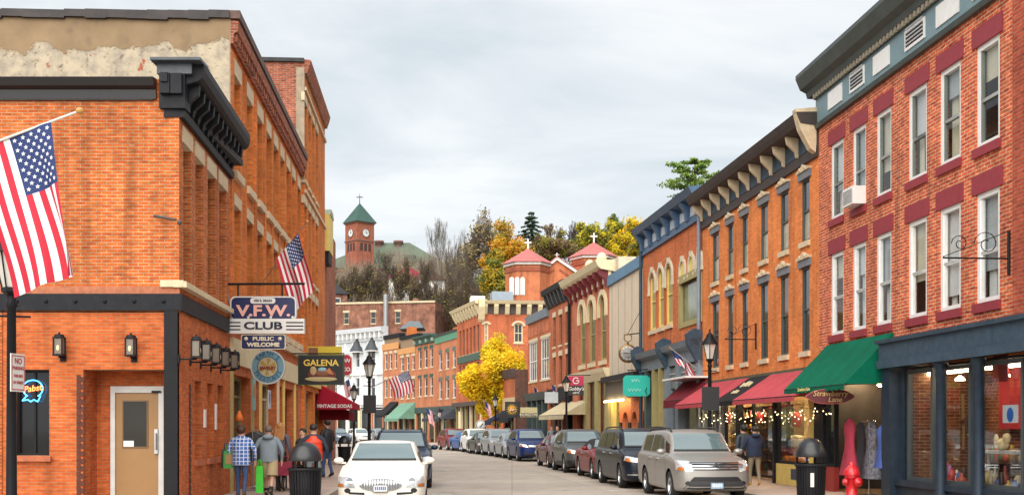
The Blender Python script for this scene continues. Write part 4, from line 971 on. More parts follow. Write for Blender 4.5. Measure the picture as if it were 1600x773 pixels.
# ---- R3: blue cornice, yellow arched windows, grey shopfront
B3 = Bld('blue_cornice_store', 'orange brick store with deep blue cornice and yellow arched windows', G3)
zt3_ = zz(G3, 1092, 345); zs3 = zz(G3, 1060, 540)
an = [(1015.5, 1024.5), (1028.5, 1037), (1041, 1051)]
za0, za1 = zz(G3, 1046, 507), zz(G3, 1046, 411)
hs = [(G3.u(a), G3.u(b), za0, za1, .22) for a, b in an]
sm = [(1064, 1071), (1078, 1085), (1091, 1097)]
zsm0, zsm1 = zz(G3, 1080, 430), zz(G3, 1080, 402)
big = (G3.u(1063), G3.u(1096), zz(G3, 1080, 503), zz(G3, 1080, 437), .18)
B3.wall(0, G3.L, zs3, zt3_, hs + [big], BR_R3, depth=12)
for h in hs + [(G3.u(a), G3.u(b), zsm0, zsm1) for a, b in sm]:
    uc, r_ = (h[0] + h[1]) / 2, (h[1] - h[0]) / 2; tall = h[2] < zsm0
    if tall:
        o = B3.window(*h[:4], fm=YELLOW, pm=OLIVE, y=.03, fw=.12, rails=(.5,), sill=STONE, sill_h=.16, sproj=.08)
        mb = arch_fill(MB(), uc, h[3] - r_, r_, h[3] + .001, -.004, .05); B3.part(mb, 'arch_brick', BR_R3)
    else:
        mb = MB().prism([(h[0], h[2])] + [(x, z) for x, z in arch_pts(uc, h[3] - r_, r_)] + [(h[1], h[2])], 'y', -.02, .02); o = B3.part(mb, 'arched_panel', YELLOW)
    mb = arch_band(MB(), uc, h[3] - r_, r_ + .0, r_ + .13, -.07, .0, leg=.30); mb.box(h[0] - .17, h[0] - .0, -.09, 0, h[3] - r_ - .42, h[3] - r_ - .30).box(h[1], h[1] + .17, -.09, 0, h[3] - r_ - .42, h[3] - r_ - .30); mb.prism([(uc - .1, h[3]), (uc + .1, h[3]), (uc + .13, h[3] + .22), (uc - .13, h[3] + .22)], 'y', -.10, 0)
    B3.part(mb, 'arch_hood', mat('ivory_hood', (.60, .56, .42), .6), parent=o)
bw = MB().box(big[0] - .12, big[0] + .1, -.05, .1, big[2] - .1, big[3] + .25).box(big[1] - .1, big[1] + .12, -.05, .1, big[2] - .1, big[3] + .25).box(big[0], big[1], -.08, .1, big[3], big[3] + .3).box(big[0], big[1], -.05, .1, big[2] - .12, big[2] + .08)
ow = B3.part(bw, 'window', OLIVE); B3.part(MB().box(big[0] + .1, big[1] - .1, .12, .14, big[2] + .08, big[3]), 'pane', mat('blind_glass', (.22, .24, .15), .1, var=.4, scale=1.5, ior=1.6), parent=ow)
BLUEC = mat('blue_cornice_paint', (.05, .105, .19), .5, var=.2)
B3.cornice(-.1, G3.L, [(0, zt3_), (-.1, zt3_), (-.1, zt3_ + .15), (-.06, zt3_ + .15), (-.06, zt3_ + .8), (-.4, zt3_ + .9), (-.55, zt3_ + 1.15), (.3, zt3_ + 1.25), (.3, zt3_)], BLUEC)
for i in range(7):
    u_ = .25 + (G3.L - .5) * i / 6; B3.part(MB().prism([(-.06, zt3_ + .15), (-.16, zt3_ + .2), (-.2, zt3_ + .5), (-.42, zt3_ + .85), (-.06, zt3_ + .88)], 'x', u_ - .14, u_ + .14), 'bracket', BLUEC)
    if i < 6: B3.box('frieze_panel', mat('pale_grey_panel', (.4, .46, .52), .6), u_ + .3, u_ + (G3.L - .5) / 6 - .3, -.075, -.055, zt3_ + .3, zt3_ + .66)
B3.part(MB().tube((.02, -.12, .2), (.02, -.12, zt3_ + .6), .07), 'downpipe', SLATE); B3.part(MB().tube((G3.L - .1, -.12, zs3), (G3.L - .1, -.12, zt3_ + .3), .07), 'downpipe', mat('blue_grey_pipe', (.2, .26, .33), .5))
zq3 = zz(G3, 1005, 585)
B3.cornice(-.1, G3.L, [(0, zs3 - .75), (-.12, zs3 - .75), (-.14, zs3 - .3), (-.4, zs3 - .2), (-.5, zs3 + .02), (0, zs3 + .08)], GREYB, name='shop_cornice')
for u_ in (.0, G3.L * .5, G3.L - .15): B3.part(MB().prism([(0, zs3 - 1.0), (-.2, zs3 - .8), (-.56, zs3 - .15), (-.6, zs3 + .2), (-.3, zs3 + .4), (0, zs3 + .3)], 'x', u_ - .15, u_ + .15), 'console', SLATE)
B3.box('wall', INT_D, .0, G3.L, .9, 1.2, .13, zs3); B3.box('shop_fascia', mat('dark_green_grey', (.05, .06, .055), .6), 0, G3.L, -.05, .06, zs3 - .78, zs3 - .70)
for (a, b, m_) in ((1012, 1015, DKGREEN), (1024, 1025.5, OLIVE), (1034, 1035.5, OLIVE), (1044, 1049, GREYB), (1061, 1066, GREYB), (1094, 1098, GREYB)):
    B3.box('shop_pillar', m_, G3.u(a), G3.u(b), -.16, .1, .13, zs3 - .75)
for a, b in ((1017, 1024), (1027, 1034), (1038, 1044), (1049, 1061), (1066, 1094)):
    shopwin(B3, G3.u(a), G3.u(b), .5 if a > 1040 else .3, zs3 - .8, y=.02, m=GREYB if a > 1040 else OLIVE, fw=.05)
B3.box('transom', mat('leaded_transom', (.16, .17, .16), .3, var=.5, scale=5), G3.u(1049), G3.u(1094), -.03, -.01, 3.3, zs3 - .85)
for z_ in (3.85, 4.35): B3.box('transom_bar', mat('pale_grey_bar', (.4, .42, .42), .5), G3.u(1049), G3.u(1094), -.06, -.032, z_, z_ + .06)
a3 = awning('maroon_awning', 'small maroon awning with white top board beside the street lamp', G3, G3.u(1045, -.6), G3.u(1094, -.3), .8, zz(G3, 1060, 598), zz(G3, 1047, 625, -.8), .3, canvas('dark_maroon_canvas', (.17, .02, .03)), scallop=.06)
MB().box(-.05, G3.u(1094, -.3) - G3.u(1045, -.6) + .05, -.85, 0, zz(G3, 1060, 598) - zz(G3, 1047, 625, -.8) + .03, zz(G3, 1060, 598) - zz(G3, 1047, 625, -.8) + .1).build('top_board', WHITE, a3)

# ---- R4: cream boarded front with blue coping
B4 = Bld('cream_boarded_store', 'store with blank cream boarded upper front and sloping blue coping', G4)
zt4a = zz(G4, 952, 446); zt4b = zz(G4, 1008, 412); zs4 = zz(G4, 960, 592)
mb = MB().prism([(0, zs4), (G4.L, zs4), (G4.L, zt4b), (0, zt4a)], 'y', 0, 10); B4.part(mb, 'wall', mat('cream_board', (.62, .53, .40), .75, var=.10, scale=1.5))
for i in range(5):
    u_ = G4.L * (i + .5) / 5; B4.box('batten', mat('board_seam', (.38, .30, .21), .8), u_ - .02, u_ + .02, -.02, .0, zs4, zt4a + (zt4b - zt4a) * (i + .5) / 5 - .2)
B4.part(MB().prism([(-.02, zt4a - .05), (G4.L, zt4b - .05), (G4.L, zt4b + .45), (-.02, zt4a + .45)], 'y', -.12, .2), 'coping', mat('sky_blue_coping', (.10, .21, .33), .6))
B4.box('chimney', mat('cream_render', (.6, .52, .38), .85, var=.2), .1, .75, .3, 1.2, zt4a, zz(G4, 960, 398)); B4.box('rear_parapet', mat('pale_blue_board', (.22, .33, .42), .6), .8, G4.L, 1.2, 1.4, zt4a, zz(G4, 985, 402))
B4.box('fascia', BLACKW, -.0, G4.L, -.45, .1, zs4 - .15, zs4 + .12); B4.box('shop_sign_board', mat('dark_olive_board', (.06, .055, .045), .6), 0, G4.L, -.22, .1, zs4 - 1.0, zs4 - .15)
B4.box('strip_light', WARM, .3, G4.L * .65, -.35, -.30, zs4 - 1.12, zs4 - 1.06)
hs = [(G4.L * .42, G4.L * .58, .13, 2.5, .5), (G4.L * .68, G4.L * .84, .13, 2.5, .5)]
B4.wall(G4.L * .33, G4.L, .1, zs4 - 1.0, hs, BR_R3, body=False)
for h in hs:
    r_ = (h[1] - h[0]) / 2; B4.part(arch_fill(MB(), (h[0] + h[1]) / 2, 2.5 - r_, r_, 2.51, -.004, .1), 'arch_brick', BR_R3); B4.box('door', mat('dark_brown_door', (.04, .025, .02), .5), h[0], h[1], .3, .4, .13, 2.5)
for u_ in (.36, .62, .9): B4.box('notice_case', BLACKW, G4.L * u_, G4.L * (u_ + .06), -.06, 0, 1.1, 2.0)
B4.box('shop_pillar', OLIVE, .0, .35, -.1, .2, .13, zs4 - 1.0); B4.box('shop_pillar', YELLOW, .9, 1.15, -.1, .2, .13, zs4 - 1.0); B4.box('wall', INT_D, 0, G4.L * .33, .6, .8, .13, zs4); shopwin(B4, .35, .9, .5, zs4 - 1.05, y=.1, m=OLIVE); shopwin(B4, 1.15, G4.L * .33, .5, zs4 - 1.05, y=.1, m=OLIVE)

# ---- R5: rose brick, cream cornice on maroon brackets, three tall arched windows
B5 = Bld('rose_brick_store', 'rose brick store with cream cornice on dark red brackets', G5)
zt5 = zz(G5, 945, 443); zs5 = zz(G5, 945, 578)
hs = []
for a, b in ((906.5, 914.5), (921, 930), (938, 947.5)): hs.append((G5.u(a), G5.u(b), zz(G5, 942, 563), zz(G5, 942, 460), .22))
B5.wall(0, G5.L, zs5, zt5, hs, BR_R5, depth=12)
for h in hs:
    uc, r_ = (h[0] + h[1]) / 2, (h[1] - h[0]) / 2
    o = B5.window(*h[:4], fm=OLIVE, pm=mat('olive_blind_glass', (.12, .11, .04), .2, ior=1.6), y=.04, fw=.13, rails=(.45,), sill=STONE, sill_h=.22, sproj=.12)
    B5.part(arch_fill(MB(), uc, h[3] - r_, r_, h[3] + .001, -.004, .05), 'arch_brick', BR_R5)
    B5.part(arch_band(MB(), uc, h[3] - r_, r_, r_ + .26, -.12, 0, leg=.5), 'arch_hood', CREAM, parent=o)
MRN = mat('maroon_bracket_paint', (.16, .012, .02), .5)
B5.cornice(-.2, G5.L + .1, [(0, zt5 + .55), (-.45, zt5 + .62), (-.6, zt5 + .75), (-.75, zt5 + 1.05), (.3, zt5 + 1.1), (.3, zt5 + .5)], CREAM)
B5.box('frieze', CREAM, 0, G5.L, -.05, .1, zt5, zt5 + .58)
for i in range(8): 
    u_ = .2 + (G5.L - .4) * i / 7; B5.part(MB().prism([(-.05, zt5 - .25), (-.16, zt5 - .2), (-.22, zt5 + .15), (-.5, zt5 + .35), (-.55, zt5 + .6), (-.05, zt5 + .6)], 'x', u_ - .13, u_ + .13), 'bracket', MRN)
for u_ in (G5.L * .52, G5.L * .82): B5.part(MB().ball((u_, 0, zt5 + 1.35), (.28, .28, .35)), 'finial', CREAM)
B5.cornice(0, G5.L + .05, [(0, zs5 - .5), (-.1, zs5 - .5), (-.3, zs5 - .1), (-.35, zs5 + .1), (0, zs5 + .1)], CREAM, name='shop_cornice')
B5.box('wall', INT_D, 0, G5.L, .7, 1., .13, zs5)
for (a, b, m_) in ((898, 905, BR_R5), (915, 921, OLIVE), (932, 937, OLIVE), (948, 954, OLIVE)): B5.box('shop_pillar', m_, G5.u(a), G5.u(b), -.12, .2, .13, zs5 - .5)
for a, b in ((905, 915), (921, 932), (937, 948)): shopwin(B5, G5.u(a), G5.u(b), .4, zs5 - .55, y=.05, m=MRN)
# ---- R6
B6 = Bld('dark_cornice_store', 'narrow brick store with black bracketed cornice above tall paired windows', G6)
zt6 = zz(G6, 880, 472); zs6 = zz(G6, 880, 605)
hs = []
for a, b in ((864, 868), (873.5, 878), (884, 889)): hs += [(G6.u(a), G6.u(b), zz(G6, 887, 535), zz(G6, 887, 486), .2), (G6.u(a), G6.u(b), zz(G6, 887, 598), zz(G6, 887, 552), .2)]
B6.wall(0, G6.L, zs6, zt6, hs, BR_R6, depth=10)
for h in hs: B6.window(*h[:4], fm=SASH_DK, pm=PANE_D, sill=STONE, lintel=STONE, lintel_h=.3)
B6.cornice(-.1, G6.L + .05, [(0, zt6), (-.1, zt6), (-.1, zt6 + .6), (-.5, zt6 + .8), (-.55, zt6 + 1.1), (.3, zt6 + 1.15), (.3, zt6)], BLACKW)
for i in range(7): u_ = .2 + (G6.L - .4) * i / 6; B6.part(MB().prism([(-.1, zt6), (-.2, zt6 + .1), (-.45, zt6 + .8), (-.1, zt6 + .8)], 'x', u_ - .12, u_ + .12), 'bracket', mat('grey_black', (.05, .05, .055), .5))
B6.part(MB().tube((G6.L - .1, -.12, .2), (G6.L - .1, -.12, zt6), .09), 'downpipe', BLACK)
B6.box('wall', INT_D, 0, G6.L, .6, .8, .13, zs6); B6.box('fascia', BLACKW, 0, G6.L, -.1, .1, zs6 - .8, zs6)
for i in range(4): u_ = G6.L * i / 3; B6.box('shop_pillar', (BR_R6, BLACKW)[i % 2], max(0, u_ - .2), min(G6.L, u_ + .2), -.08, .2, .13, zs6 - .8)
for i in range(3): shopwin(B6, G6.L * i / 3 + .2, G6.L * (i + 1) / 3 - .2, .5, zs6 - .85, y=.05, m=mat('brown_wood', (.16, .08, .04), .6))
# ---- R7
B7 = Bld('wide_window_store', 'two-storey brick store with broad mullioned windows and green shopfront', G7)
zt7 = zz(G7, 850, 492); zs7 = zz(G7, 850, 612)
hs = [(G7.u(827), G7.u(839.5), zz(G7, 850, 592), zz(G7, 850, 528), .2), (G7.u(845), G7.u(860), zz(G7, 850, 592), zz(G7, 850, 528), .2)]
B7.wall(0, G7.L, zs7, zt7, hs, BR_R6, depth=10)
for h in hs: B7.window(*h[:4], fm=WHITE, pm=PANE_B, y=.03, fw=.08, mull=3, sill=STONE, lintel=STONE, lintel_h=.2)
B7.cornice(0, G7.L, [(0, zt7 - .2), (-.15, zt7 - .2), (-.25, zt7 + .3), (.3, zt7 + .35), (.3, zt7 - .2)], GREYB)
for i in range(6): u_ = G7.L * (i + .5) / 6; B7.box('brick_panel', BR_R5, u_ - .35, u_ + .35, -.03, .002, zt7 - 1.1, zt7 - .5)
B7.cornice(0, G7.L, [(0, zs7 - .5), (-.2, zs7 - .5), (-.35, zs7), (0, zs7 + .05)], DKGREEN, name='shop_cornice')
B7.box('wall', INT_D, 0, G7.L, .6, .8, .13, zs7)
for i in range(5): u_ = G7.L * i / 4; B7.box('shop_pillar', DKGREEN, max(0, u_ - .18), min(G7.L, u_ + .18), -.1, .2, .13, zs7 - .5)
for i in range(4): shopwin(B7, G7.L * i / 4 + .18, G7.L * (i + 1) / 4 - .18, .5, zs7 - .55, y=.05, m=DKGREEN)
be = awning('beige_awning', 'beige awning sloping from the green shopfront', G6, G6.u(842, -1.4), G6.u(880, -1.4), 1.4, zz(G6, 884, 628), zz(G6, 862, 648, -1.4), .25, canvas('beige_canvas', (.52, .44, .28)))
# ---- R8 low brown house
G8 = Fac(pR8b, pR8a)
B8 = Bld('low_brown_shop', 'low one-storey shop with brown shingled side wall and brick front', G8)
zt8 = zz(G8, 804, 578); za = zz(G8, 800, 602); zb8 = zz(G8, 800, 630)
B8.wall(0, G8.L, .1, zt8, [(.5, G8.L - .5, .4, 2.9, .4)], BR_R6, depth=5)
B8.box('side_wall', mat('brown_shingle', (.14, .07, .05), .9, var=.4, scale=5), G8.L, G8.L + .06, -.02, 5, .1, zt8 + .05)
B8.cornice(-.05, G8.L + .1, [(0, zt8 - .5), (-.1, zt8 - .5), (-.35, zt8 + .1), (0, zt8 + .15)], mat('brown_cornice', (.09, .06, .055), .7)); B8.box('band', mat('beige_band', (.55, .42, .25), .8), 0, G8.L, -.06, .01, 3.0, 3.9)
B8.window(.5, G8.L - .5, .4, 2.9, fm=BLACKW, pm=PANE_D, mull=2, rails=())
# ================================================================== FAR END OF THE STREET
def fac_px(pl, Yl, pr, Yr): return Fac((WX(pl, Yl), Yl), (WX(pr, Yr), Yr))
# ---- corner building with cream bracketed cornice
FC1 = fac_px(714, 103.5, 752, 94.5); FC2 = fac_px(752, 94.5, 866, 95.2)
CB_ = Bld('corner_block', 'big orange brick corner block with cream bracketed cornice behind the yellow tree', FC2)
zC = FC2.z(770, 490); zCt = FC2.z(770, 471)
hs = [(FC2.u(747) + .3, FC2.u(763), FC2.z(755, 541), FC2.z(755, 505), .25), (FC2.u(803), FC2.u(817), FC2.z(810, 535), FC2.z(810, 505), .25)]
hs = [(max(.25, h[0]), *h[1:]) for h in hs]
CB_.wall(0, FC2.L, .1, zC, hs, BR_C, depth=9)
for h in hs:
    o = CB_.window(*h[:4], fm=CREAM, pm=PANE_D, y=.08, fw=.1, mull=1, sill=STONE); uc, r_ = (h[0] + h[1]) / 2, (h[1] - h[0]) / 2
    CB_.part(arch_fill(MB(), uc, h[3] - r_ * .6, r_, h[3] + .001, -.005, .05, squash=.6), 'arch_brick', BR_C); CB_.part(arch_band(MB(), uc, h[3] - r_ * .6, r_, r_ + .22, -.08, 0, squash=.75), 'arch_hood', STONE, parent=o)
hs1 = []
for i in range(6):
    u_ = .7 + (FC1.L - 1.2) * (i + .5) / 6; hs1 += [(u_ - .38, u_ + .38, FC1.z(733, 553), FC1.z(733, 512), .22), (u_ - .38, u_ + .38, FC1.z(733, 603), FC1.z(733, 568), .22)]
CB_.wall(0, FC1.L, 3.9, zC, hs1, BR_C, fac=FC1, body=False)
for h in hs1: CB_.window(*h[:4], fm=SASH_DK, pm=PANE_D, sill=STONE, fac=FC1, lintel=BR_C, lintel_h=.2, lintel_w=.05)
CB_.box('name_board', mat('dark_green_board', (.05, .10, .07), .5), .6, FC1.L - .4, -.12, .0, FC1.z(733, 565), FC1.z(733, 554), fac=FC1)
BRN = mat('brown_frieze', (.07, .05, .045), .6)
for f_ in (FC1, FC2):
    CB_.box('frieze', BRN, -.02, f_.L, -.06, .2, zC, zC + .75, fac=f_)
    CB_.cornice(-.3 if f_ is FC2 else -.2, f_.L + .4, [(0, zC + .75), (-.55, zC + .8), (-.7, zC + 1.05), (.4, zC + 1.15), (.4, zC + .75)], CREAM, f_)
    nb = 9 if f_ is FC1 else 7
    for i in range(nb):
        u_ = .3 + (f_.L - .6) * i / (nb - 1); CB_.part(MB().prism([(-.06, zC - .1), (-.2, zC), (-.5, zC + .6), (-.5, zC + .8), (-.06, zC + .8)], 'x', u_ - .18, u_ + .18), 'bracket', CREAM, f_)
CB_.part(MB().prism([(-.06, zC - .7), (-.3, zC - .5), (-.75, zC + .5), (-.8, zC + 1.15), (-.06, zC + 1.2)], 'x', -.25, .25), 'corner_bracket', CREAM)
CB_.box('rooftop_unit', mat('grey_sheet', (.3, .36, .42), .5), 1.2, 3.0, 3, 5, zC + .9, zC + 2.2); CB_.box('rooftop_unit', WHITE, -.6, .6, 3, 4.5, zC + .9, zC + 1.8)
for f_ in (FC1, FC2):
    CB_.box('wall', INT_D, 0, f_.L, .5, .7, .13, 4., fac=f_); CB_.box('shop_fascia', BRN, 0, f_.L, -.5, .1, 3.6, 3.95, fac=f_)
    for i in range(6): u_ = f_.L * i / 5; CB_.box('shop_pillar', (OLIVE, CREAM)[i % 2] if f_ is FC1 else BR_C, max(0, u_ - .15), min(f_.L, u_ + .15), -.1, .1, .13, 3.6, fac=f_)
# ---- row of small shops across the end
def simple(name, label, fac, z1, zw, wins, m, fm=WHITE, corn=None, corn_h=.6, shop=True, zs=4.2, lint=STONE, shop_m=DKGREEN, pm=PANE_D, depth=9):
    b = Bld(name, label, fac); hs = [(*w_, *z_, .2) for z_ in zw for w_ in wins]
    b.wall(0, fac.L, zs if shop else .1, z1, hs, m, depth=depth)
    for h in hs: b.window(*h[:4], fm=fm, pm=pm, sill=STONE, lintel=lint, lintel_h=.35)
    if corn: b.cornice(-.1, fac.L + .1, [(0, z1 - corn_h), (-.12, z1 - corn_h), (-.15, z1 - .25), (-.5, z1 - .1), (-.5, z1 + .1), (.3, z1 + .12), (.3, z1 - corn_h)], corn)
    if shop:
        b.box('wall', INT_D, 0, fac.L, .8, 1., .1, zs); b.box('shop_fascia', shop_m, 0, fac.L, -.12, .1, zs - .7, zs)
        for i in range(4): u_ = fac.L * i / 3; b.box('shop_pillar', (m, CREAM)[i % 2], max(0, u_ - .22), min(fac.L, u_ + .22), -.08, .2, .1, zs - .7)
        for i in range(3): shopwin(b, fac.L * i / 3 + .22, fac.L * (i + 1) / 3 - .22, .5, zs - .75, y=.1, m=shop_m)
    return b
def wins3(fac, px): return [(fac.u(a), fac.u(b)) for a, b in px]
FD3 = fac_px(680, 134, 716, 124); FD2 = fac_px(650, 141, 680, 134.2); FD1 = fac_px(623, 147, 650, 141.2); FD0 = fac_px(598, 152, 623, 147.2)
def zr(f, px, rows): return [(f.z(px, b), f.z(px, a)) for a, b in rows]
D3 = simple('pale_brick_shop', 'three-storey pale orange brick shop with flat green top panel', FD3, FD3.z(697, 533), zr(FD3, 697, ((549, 576), (592, 622))), wins3(FD3, ((685.5, 690.5), (696, 701.5), (707, 712))), BR_D, lint=mat('grey_green_hood', (.12, .15, .12), .6))
D3.box('top_panel', mat('green_panel_paint', (.10, .27, .17), .6), 0, FD3.L, -.1, .1, FD3.z(697, 533), FD3.z(697, 522)); D3.box('coping', ROOF, 0, FD3.L, -.2, .5, FD3.z(697, 522), FD3.z(697, 519)); D3.box('chimney', BR_L2, .3, 1.6, 2, 3, FD3.z(697, 530), FD3.z(697, 506))
D2 = simple('green_cornice_shop', 'three-storey orange brick shop with dark green bracketed cornice', FD2, FD2.z(665, 536), zr(FD2, 665, ((545, 574), (589, 618))), wins3(FD2, ((653.5, 658.5), (662.5, 668), (671.5, 676.5))), BR_D, lint=mat('dark_green_hood', (.04, .09, .07), .6))
D2.cornice(-.1, FD2.L, [(0, FD2.z(665, 537)), (-.15, FD2.z(665, 537)), (-.2, FD2.z(665, 529)), (-.6, FD2.z(665, 526)), (-.6, FD2.z(665, 524)), (.3, FD2.z(665, 524)), (.3, FD2.z(665, 537))], mat('dark_green_cornice', (.03, .085, .07), .5))
for i in range(4): u_ = .3 + (FD2.L - .6) * i / 3; D2.box('bracket', mat('pale_green_bracket', (.3, .38, .3), .6), u_ - .18, u_ + .18, -.4, -.1, FD2.z(665, 535), FD2.z(665, 530))
D1 = simple('lower_brick_shop', 'low-topped orange brick shop with cream lintels beside the green cornice shop', FD1, FD1.z(637, 550), zr(FD1, 637, ((557, 578), (592, 622))), wins3(FD1, ((626, 630.5), (635, 639.5), (643.5, 648))), BR_D)
D1.box('parapet', mat('pale_brown_board', (.30, .21, .13), .8), 0, FD1.L, .3, .6, FD1.z(637, 550), FD1.z(637, 528)); D1.box('coping', BLACKW, -.1, FD1.L, .1, .9, FD1.z(637, 528), FD1.z(637, 523)); D1.box('band', mat('orange_board', (.62, .30, .11), .7), 0, FD1.L, -.1, .0, FD1.z(637, 552), FD1.z(637, 543))
D0 = simple('end_brick_shop', 'orange brick shop next to the white building with orange top band', FD0, FD0.z(610, 546), zr(FD0, 610, ((552, 576), (592, 620))), wins3(FD0, ((601, 605), (608.5, 612.5), (616, 620))), BR_D)
D0.box('parapet', mat('pale_brown_board', ()), 0, FD0.L, .3, .6, FD0.z(610, 545), FD0.z(610, 528)); D0.box('coping', BLACKW, -.1, FD0.L, .1, .9, FD0.z(610, 528), FD0.z(610, 522)); D0.box('band', mat('orange_board', ()), 0, FD0.L, -.1, .0, FD0.z(610, 546), FD0.z(610, 536))
D0.box('chimney', BR_L2, 1., 2.0, 3, 4, FD0.z(610, 535), FD0.z(610, 508)); 
# ---- white iron-fronted building with two turrets
FW = fac_px(506, 170, 601, 160)
zW0, zW1 = FW.z(505, 522), FW.z(600, 512)
WB = Bld('white_iron_building', 'white painted three-storey building with two dark conical turrets', FW)
WHB = mat('white_painted_front', (.60, .63, .66), .6, var=.12, scale=1.2); zwt = FW.z(590, 528)
px_w = ((514, 518), (523, 528), (556, 562.5), (579, 586)); hs = []
for a, b in px_w:
    hs += [(FW.u(a), FW.u(b), FW.z(b, 573), FW.z(b, 546), .3), (FW.u(a), FW.u(b), FW.z(b, 618), FW.z(b, 590), .3)]
WB.wall(0, FW.L, 4.6, zwt, hs, WHB, depth=12)
for h in hs: WB.window(*h[:4], fm=WHITE, pm=PANE_D, y=.15, sill=WHITE, lintel=WHITE, lintel_h=.4)
WB.cornice(-.3, FW.L + .3, [(0, zwt - .3), (-.2, zwt - .3), (-.3, zwt + .6), (-.9, zwt + .9), (-1., zwt + 1.5), (.4, zwt + 1.6), (.4, zwt - .3)], WHB)
for i in range(14): u_ = .3 + (FW.L - .6) * i / 13; WB.box('bracket', WHITE, u_ - .12, u_ + .12, -.8, -.28, zwt + .1, zwt + .85)
for pc in (560, 583.5):
    uc = FW.u(pc); WB.part(MB().lathe([(1.15, FW.z(583, 548)), (0, FW.z(583, 523))], (uc, -.2, 0), 12), 'turret_roof', mat('slate_roof', (.045, .05, .06), .6)); WB.part(MB().lathe([(1.2, FW.z(583, 549)), (1.2, FW.z(583, 548)), (1.1, FW.z(583, 547.9))], (uc, -.2, 0), 12), 'turret_eave', WHITE)
for z_ in (FW.z(590, 583), FW.z(590, 630)): WB.box('band', WHITE, 0, FW.L, -.25, .0, z_ - .15, z_ + .35)
for i in range(9): u_ = FW.L * i / 8; WB.box('pilaster', WHITE, max(0, u_ - .15), min(FW.L, u_ + .15), -.15, 0, 4.6, zwt - .35)
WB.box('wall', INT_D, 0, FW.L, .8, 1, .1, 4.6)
for i in range(6): u_ = FW.L * i / 5; WB.box('shop_pillar', (CREAM, BR_D, WHITE)[i % 3], max(0, u_ - .25), min(FW.L, u_ + .25), -.1, .2, .1, 4.6)
for i in range(5): shopwin(WB, FW.L * i / 5 + .25, FW.L * (i + 1) / 5 - .25, .5, 4.4, y=.1, m=WHITE)
# ---- long brick house on the terrace behind
FL_ = fac_px(490, 196, 680, 192)
LB = simple('terrace_brick_house', 'long weathered brick house rising behind the white building', FL_, FL_.z(600, 473), [(FL_.z(600, 505), FL_.z(600, 487))], wins3(FL_, ((537, 545), (579, 587), (617.5, 625.5))), BR_FAR, fm=CREAM, shop=False, depth=12)
LB.box('coping', STONE, 0, FL_.L, -.2, .4, FL_.z(600, 474), FL_.z(600, 471)); LB.box('chimney', BR_FAR, FL_.u(640), FL_.u(649), 2, 3, FL_.z(645, 475), FL_.z(645, 464))
LB.part(MB().tube((FL_.u(606), -1.2, 4), (FL_.u(606), -1.2, FL_.z(606, 461)), .42), 'flue_pipe', mat('galvanised_steel', (.35, .36, .37), .5, metal=.5))
fs_ = Fac(*[Vector((WX(p, 175), 175)) for p in (627, 680)])
SH = Bld('roof_shed', 'small grey roofed shed between the brick shops and the terrace house', fs_)
SH.part(MB().prism([(0, .1), (fs_.L, .1), (fs_.L, fs_.z(680, 520)), (2.5, fs_.z(650, 520)), (0, fs_.z(630, 530))], 'y', 0, 5), 'wall', mat('dark_grey_sheet', (.06, .065, .07), .6)); SH.part(MB().prism([(-.3, fs_.z(630, 514)), (1.2, fs_.z(640, 502)), (2.8, fs_.z(660, 502)), (3.4, fs_.z(665, 512))], 'y', -.5, 5.5), 'roof', mat('blue_grey_roof', (.16, .2, .22), .5))

# ================================================================== HILL
def sst(a, b, x):
    t = max(0., min(1., (x - a) / (b - a))); return t * t * (3 - 2 * t)
def hill_z(x, y):
    y0 = 176 + (112 - 176) * sst(-10, 4, x) + 0
    y0 -= 40 * sst(8, 40, x)
    r = y - y0
    if r <= 0: z = 0
    else: z = 47 * (1 - math.exp(-(r / 105.) ** 1.15)); z = min(z, .46 * r)
    return z + (mnoise.noise(Vector((x * .03, y * .03, 0))) * 1.5 if z > 2 else 0) - .05
hm = MB(); nx_, ny_ = 90, 80; X0, X1, Y0_, Y1_ = -190, 150, 66, 420
vs = [(X0 + (X1 - X0) * i / nx_, Y0_ + (Y1_ - Y0_) * j / ny_, hill_z(X0 + (X1 - X0) * i / nx_, Y0_ + (Y1_ - Y0_) * j / ny_)) for j in range(ny_ + 1) for i in range(nx_ + 1)]
hm.add(vs, [(j * (nx_ + 1) + i, j * (nx_ + 1) + i + 1, (j + 1) * (nx_ + 1) + i + 1, (j + 1) * (nx_ + 1) + i) for j in range(ny_) for i in range(nx_)], 0, True)
tag(hm.build('hill', mat('hill_ground', ())), kind='structure')

# ---- school with clock tower
Ys = 330.; k5 = F / Ys
def sz(py): return H + (HY - py) / k5
sx = WX(562, Ys)
TW = thing('school_building', 'brick hilltop school with square clock tower and broad green roof', 'school', (sx, Ys, 0), R(42))
BRS = brick('brick_school', (.33, .10, .06), (.38, .12, .07), (.3, .2, .15), w=.6, h=.2, var=.1); GRF = mat('green_copper_roof', (.035, .085, .068), .7, var=.15, scale=.3); GRF2 = mat('green_slate_roof', (.10, .13, .09), .8, var=.3, scale=.2)
hw = 2.95
MB().box(-hw, hw, -hw, hw, 30, sz(350)).build('tower', BRS, TW)
MB().box(-hw - .3, hw + .3, -hw - .3, hw + .3, sz(351), sz(349)).build('tower_cornice', mat('brown_stone', (.2, .1, .08), .8), TW); MB().box(-hw - .2, hw + .2, -hw - .2, hw + .2, sz(379), sz(377)).build('tower_band', mat('brown_stone', ()), TW)
rp = MB(); e_ = hw + .6; rp.add([(-e_, -e_, sz(349)), (e_, -e_, sz(349)), (e_, e_, sz(349)), (-e_, e_, sz(349)), (0, 0, sz(317))], [(0, 1, 4), (1, 2, 4), (2, 3, 4), (3, 0, 4), (3, 2, 1, 0)]); rp.build('tower_roof', GRF, TW)
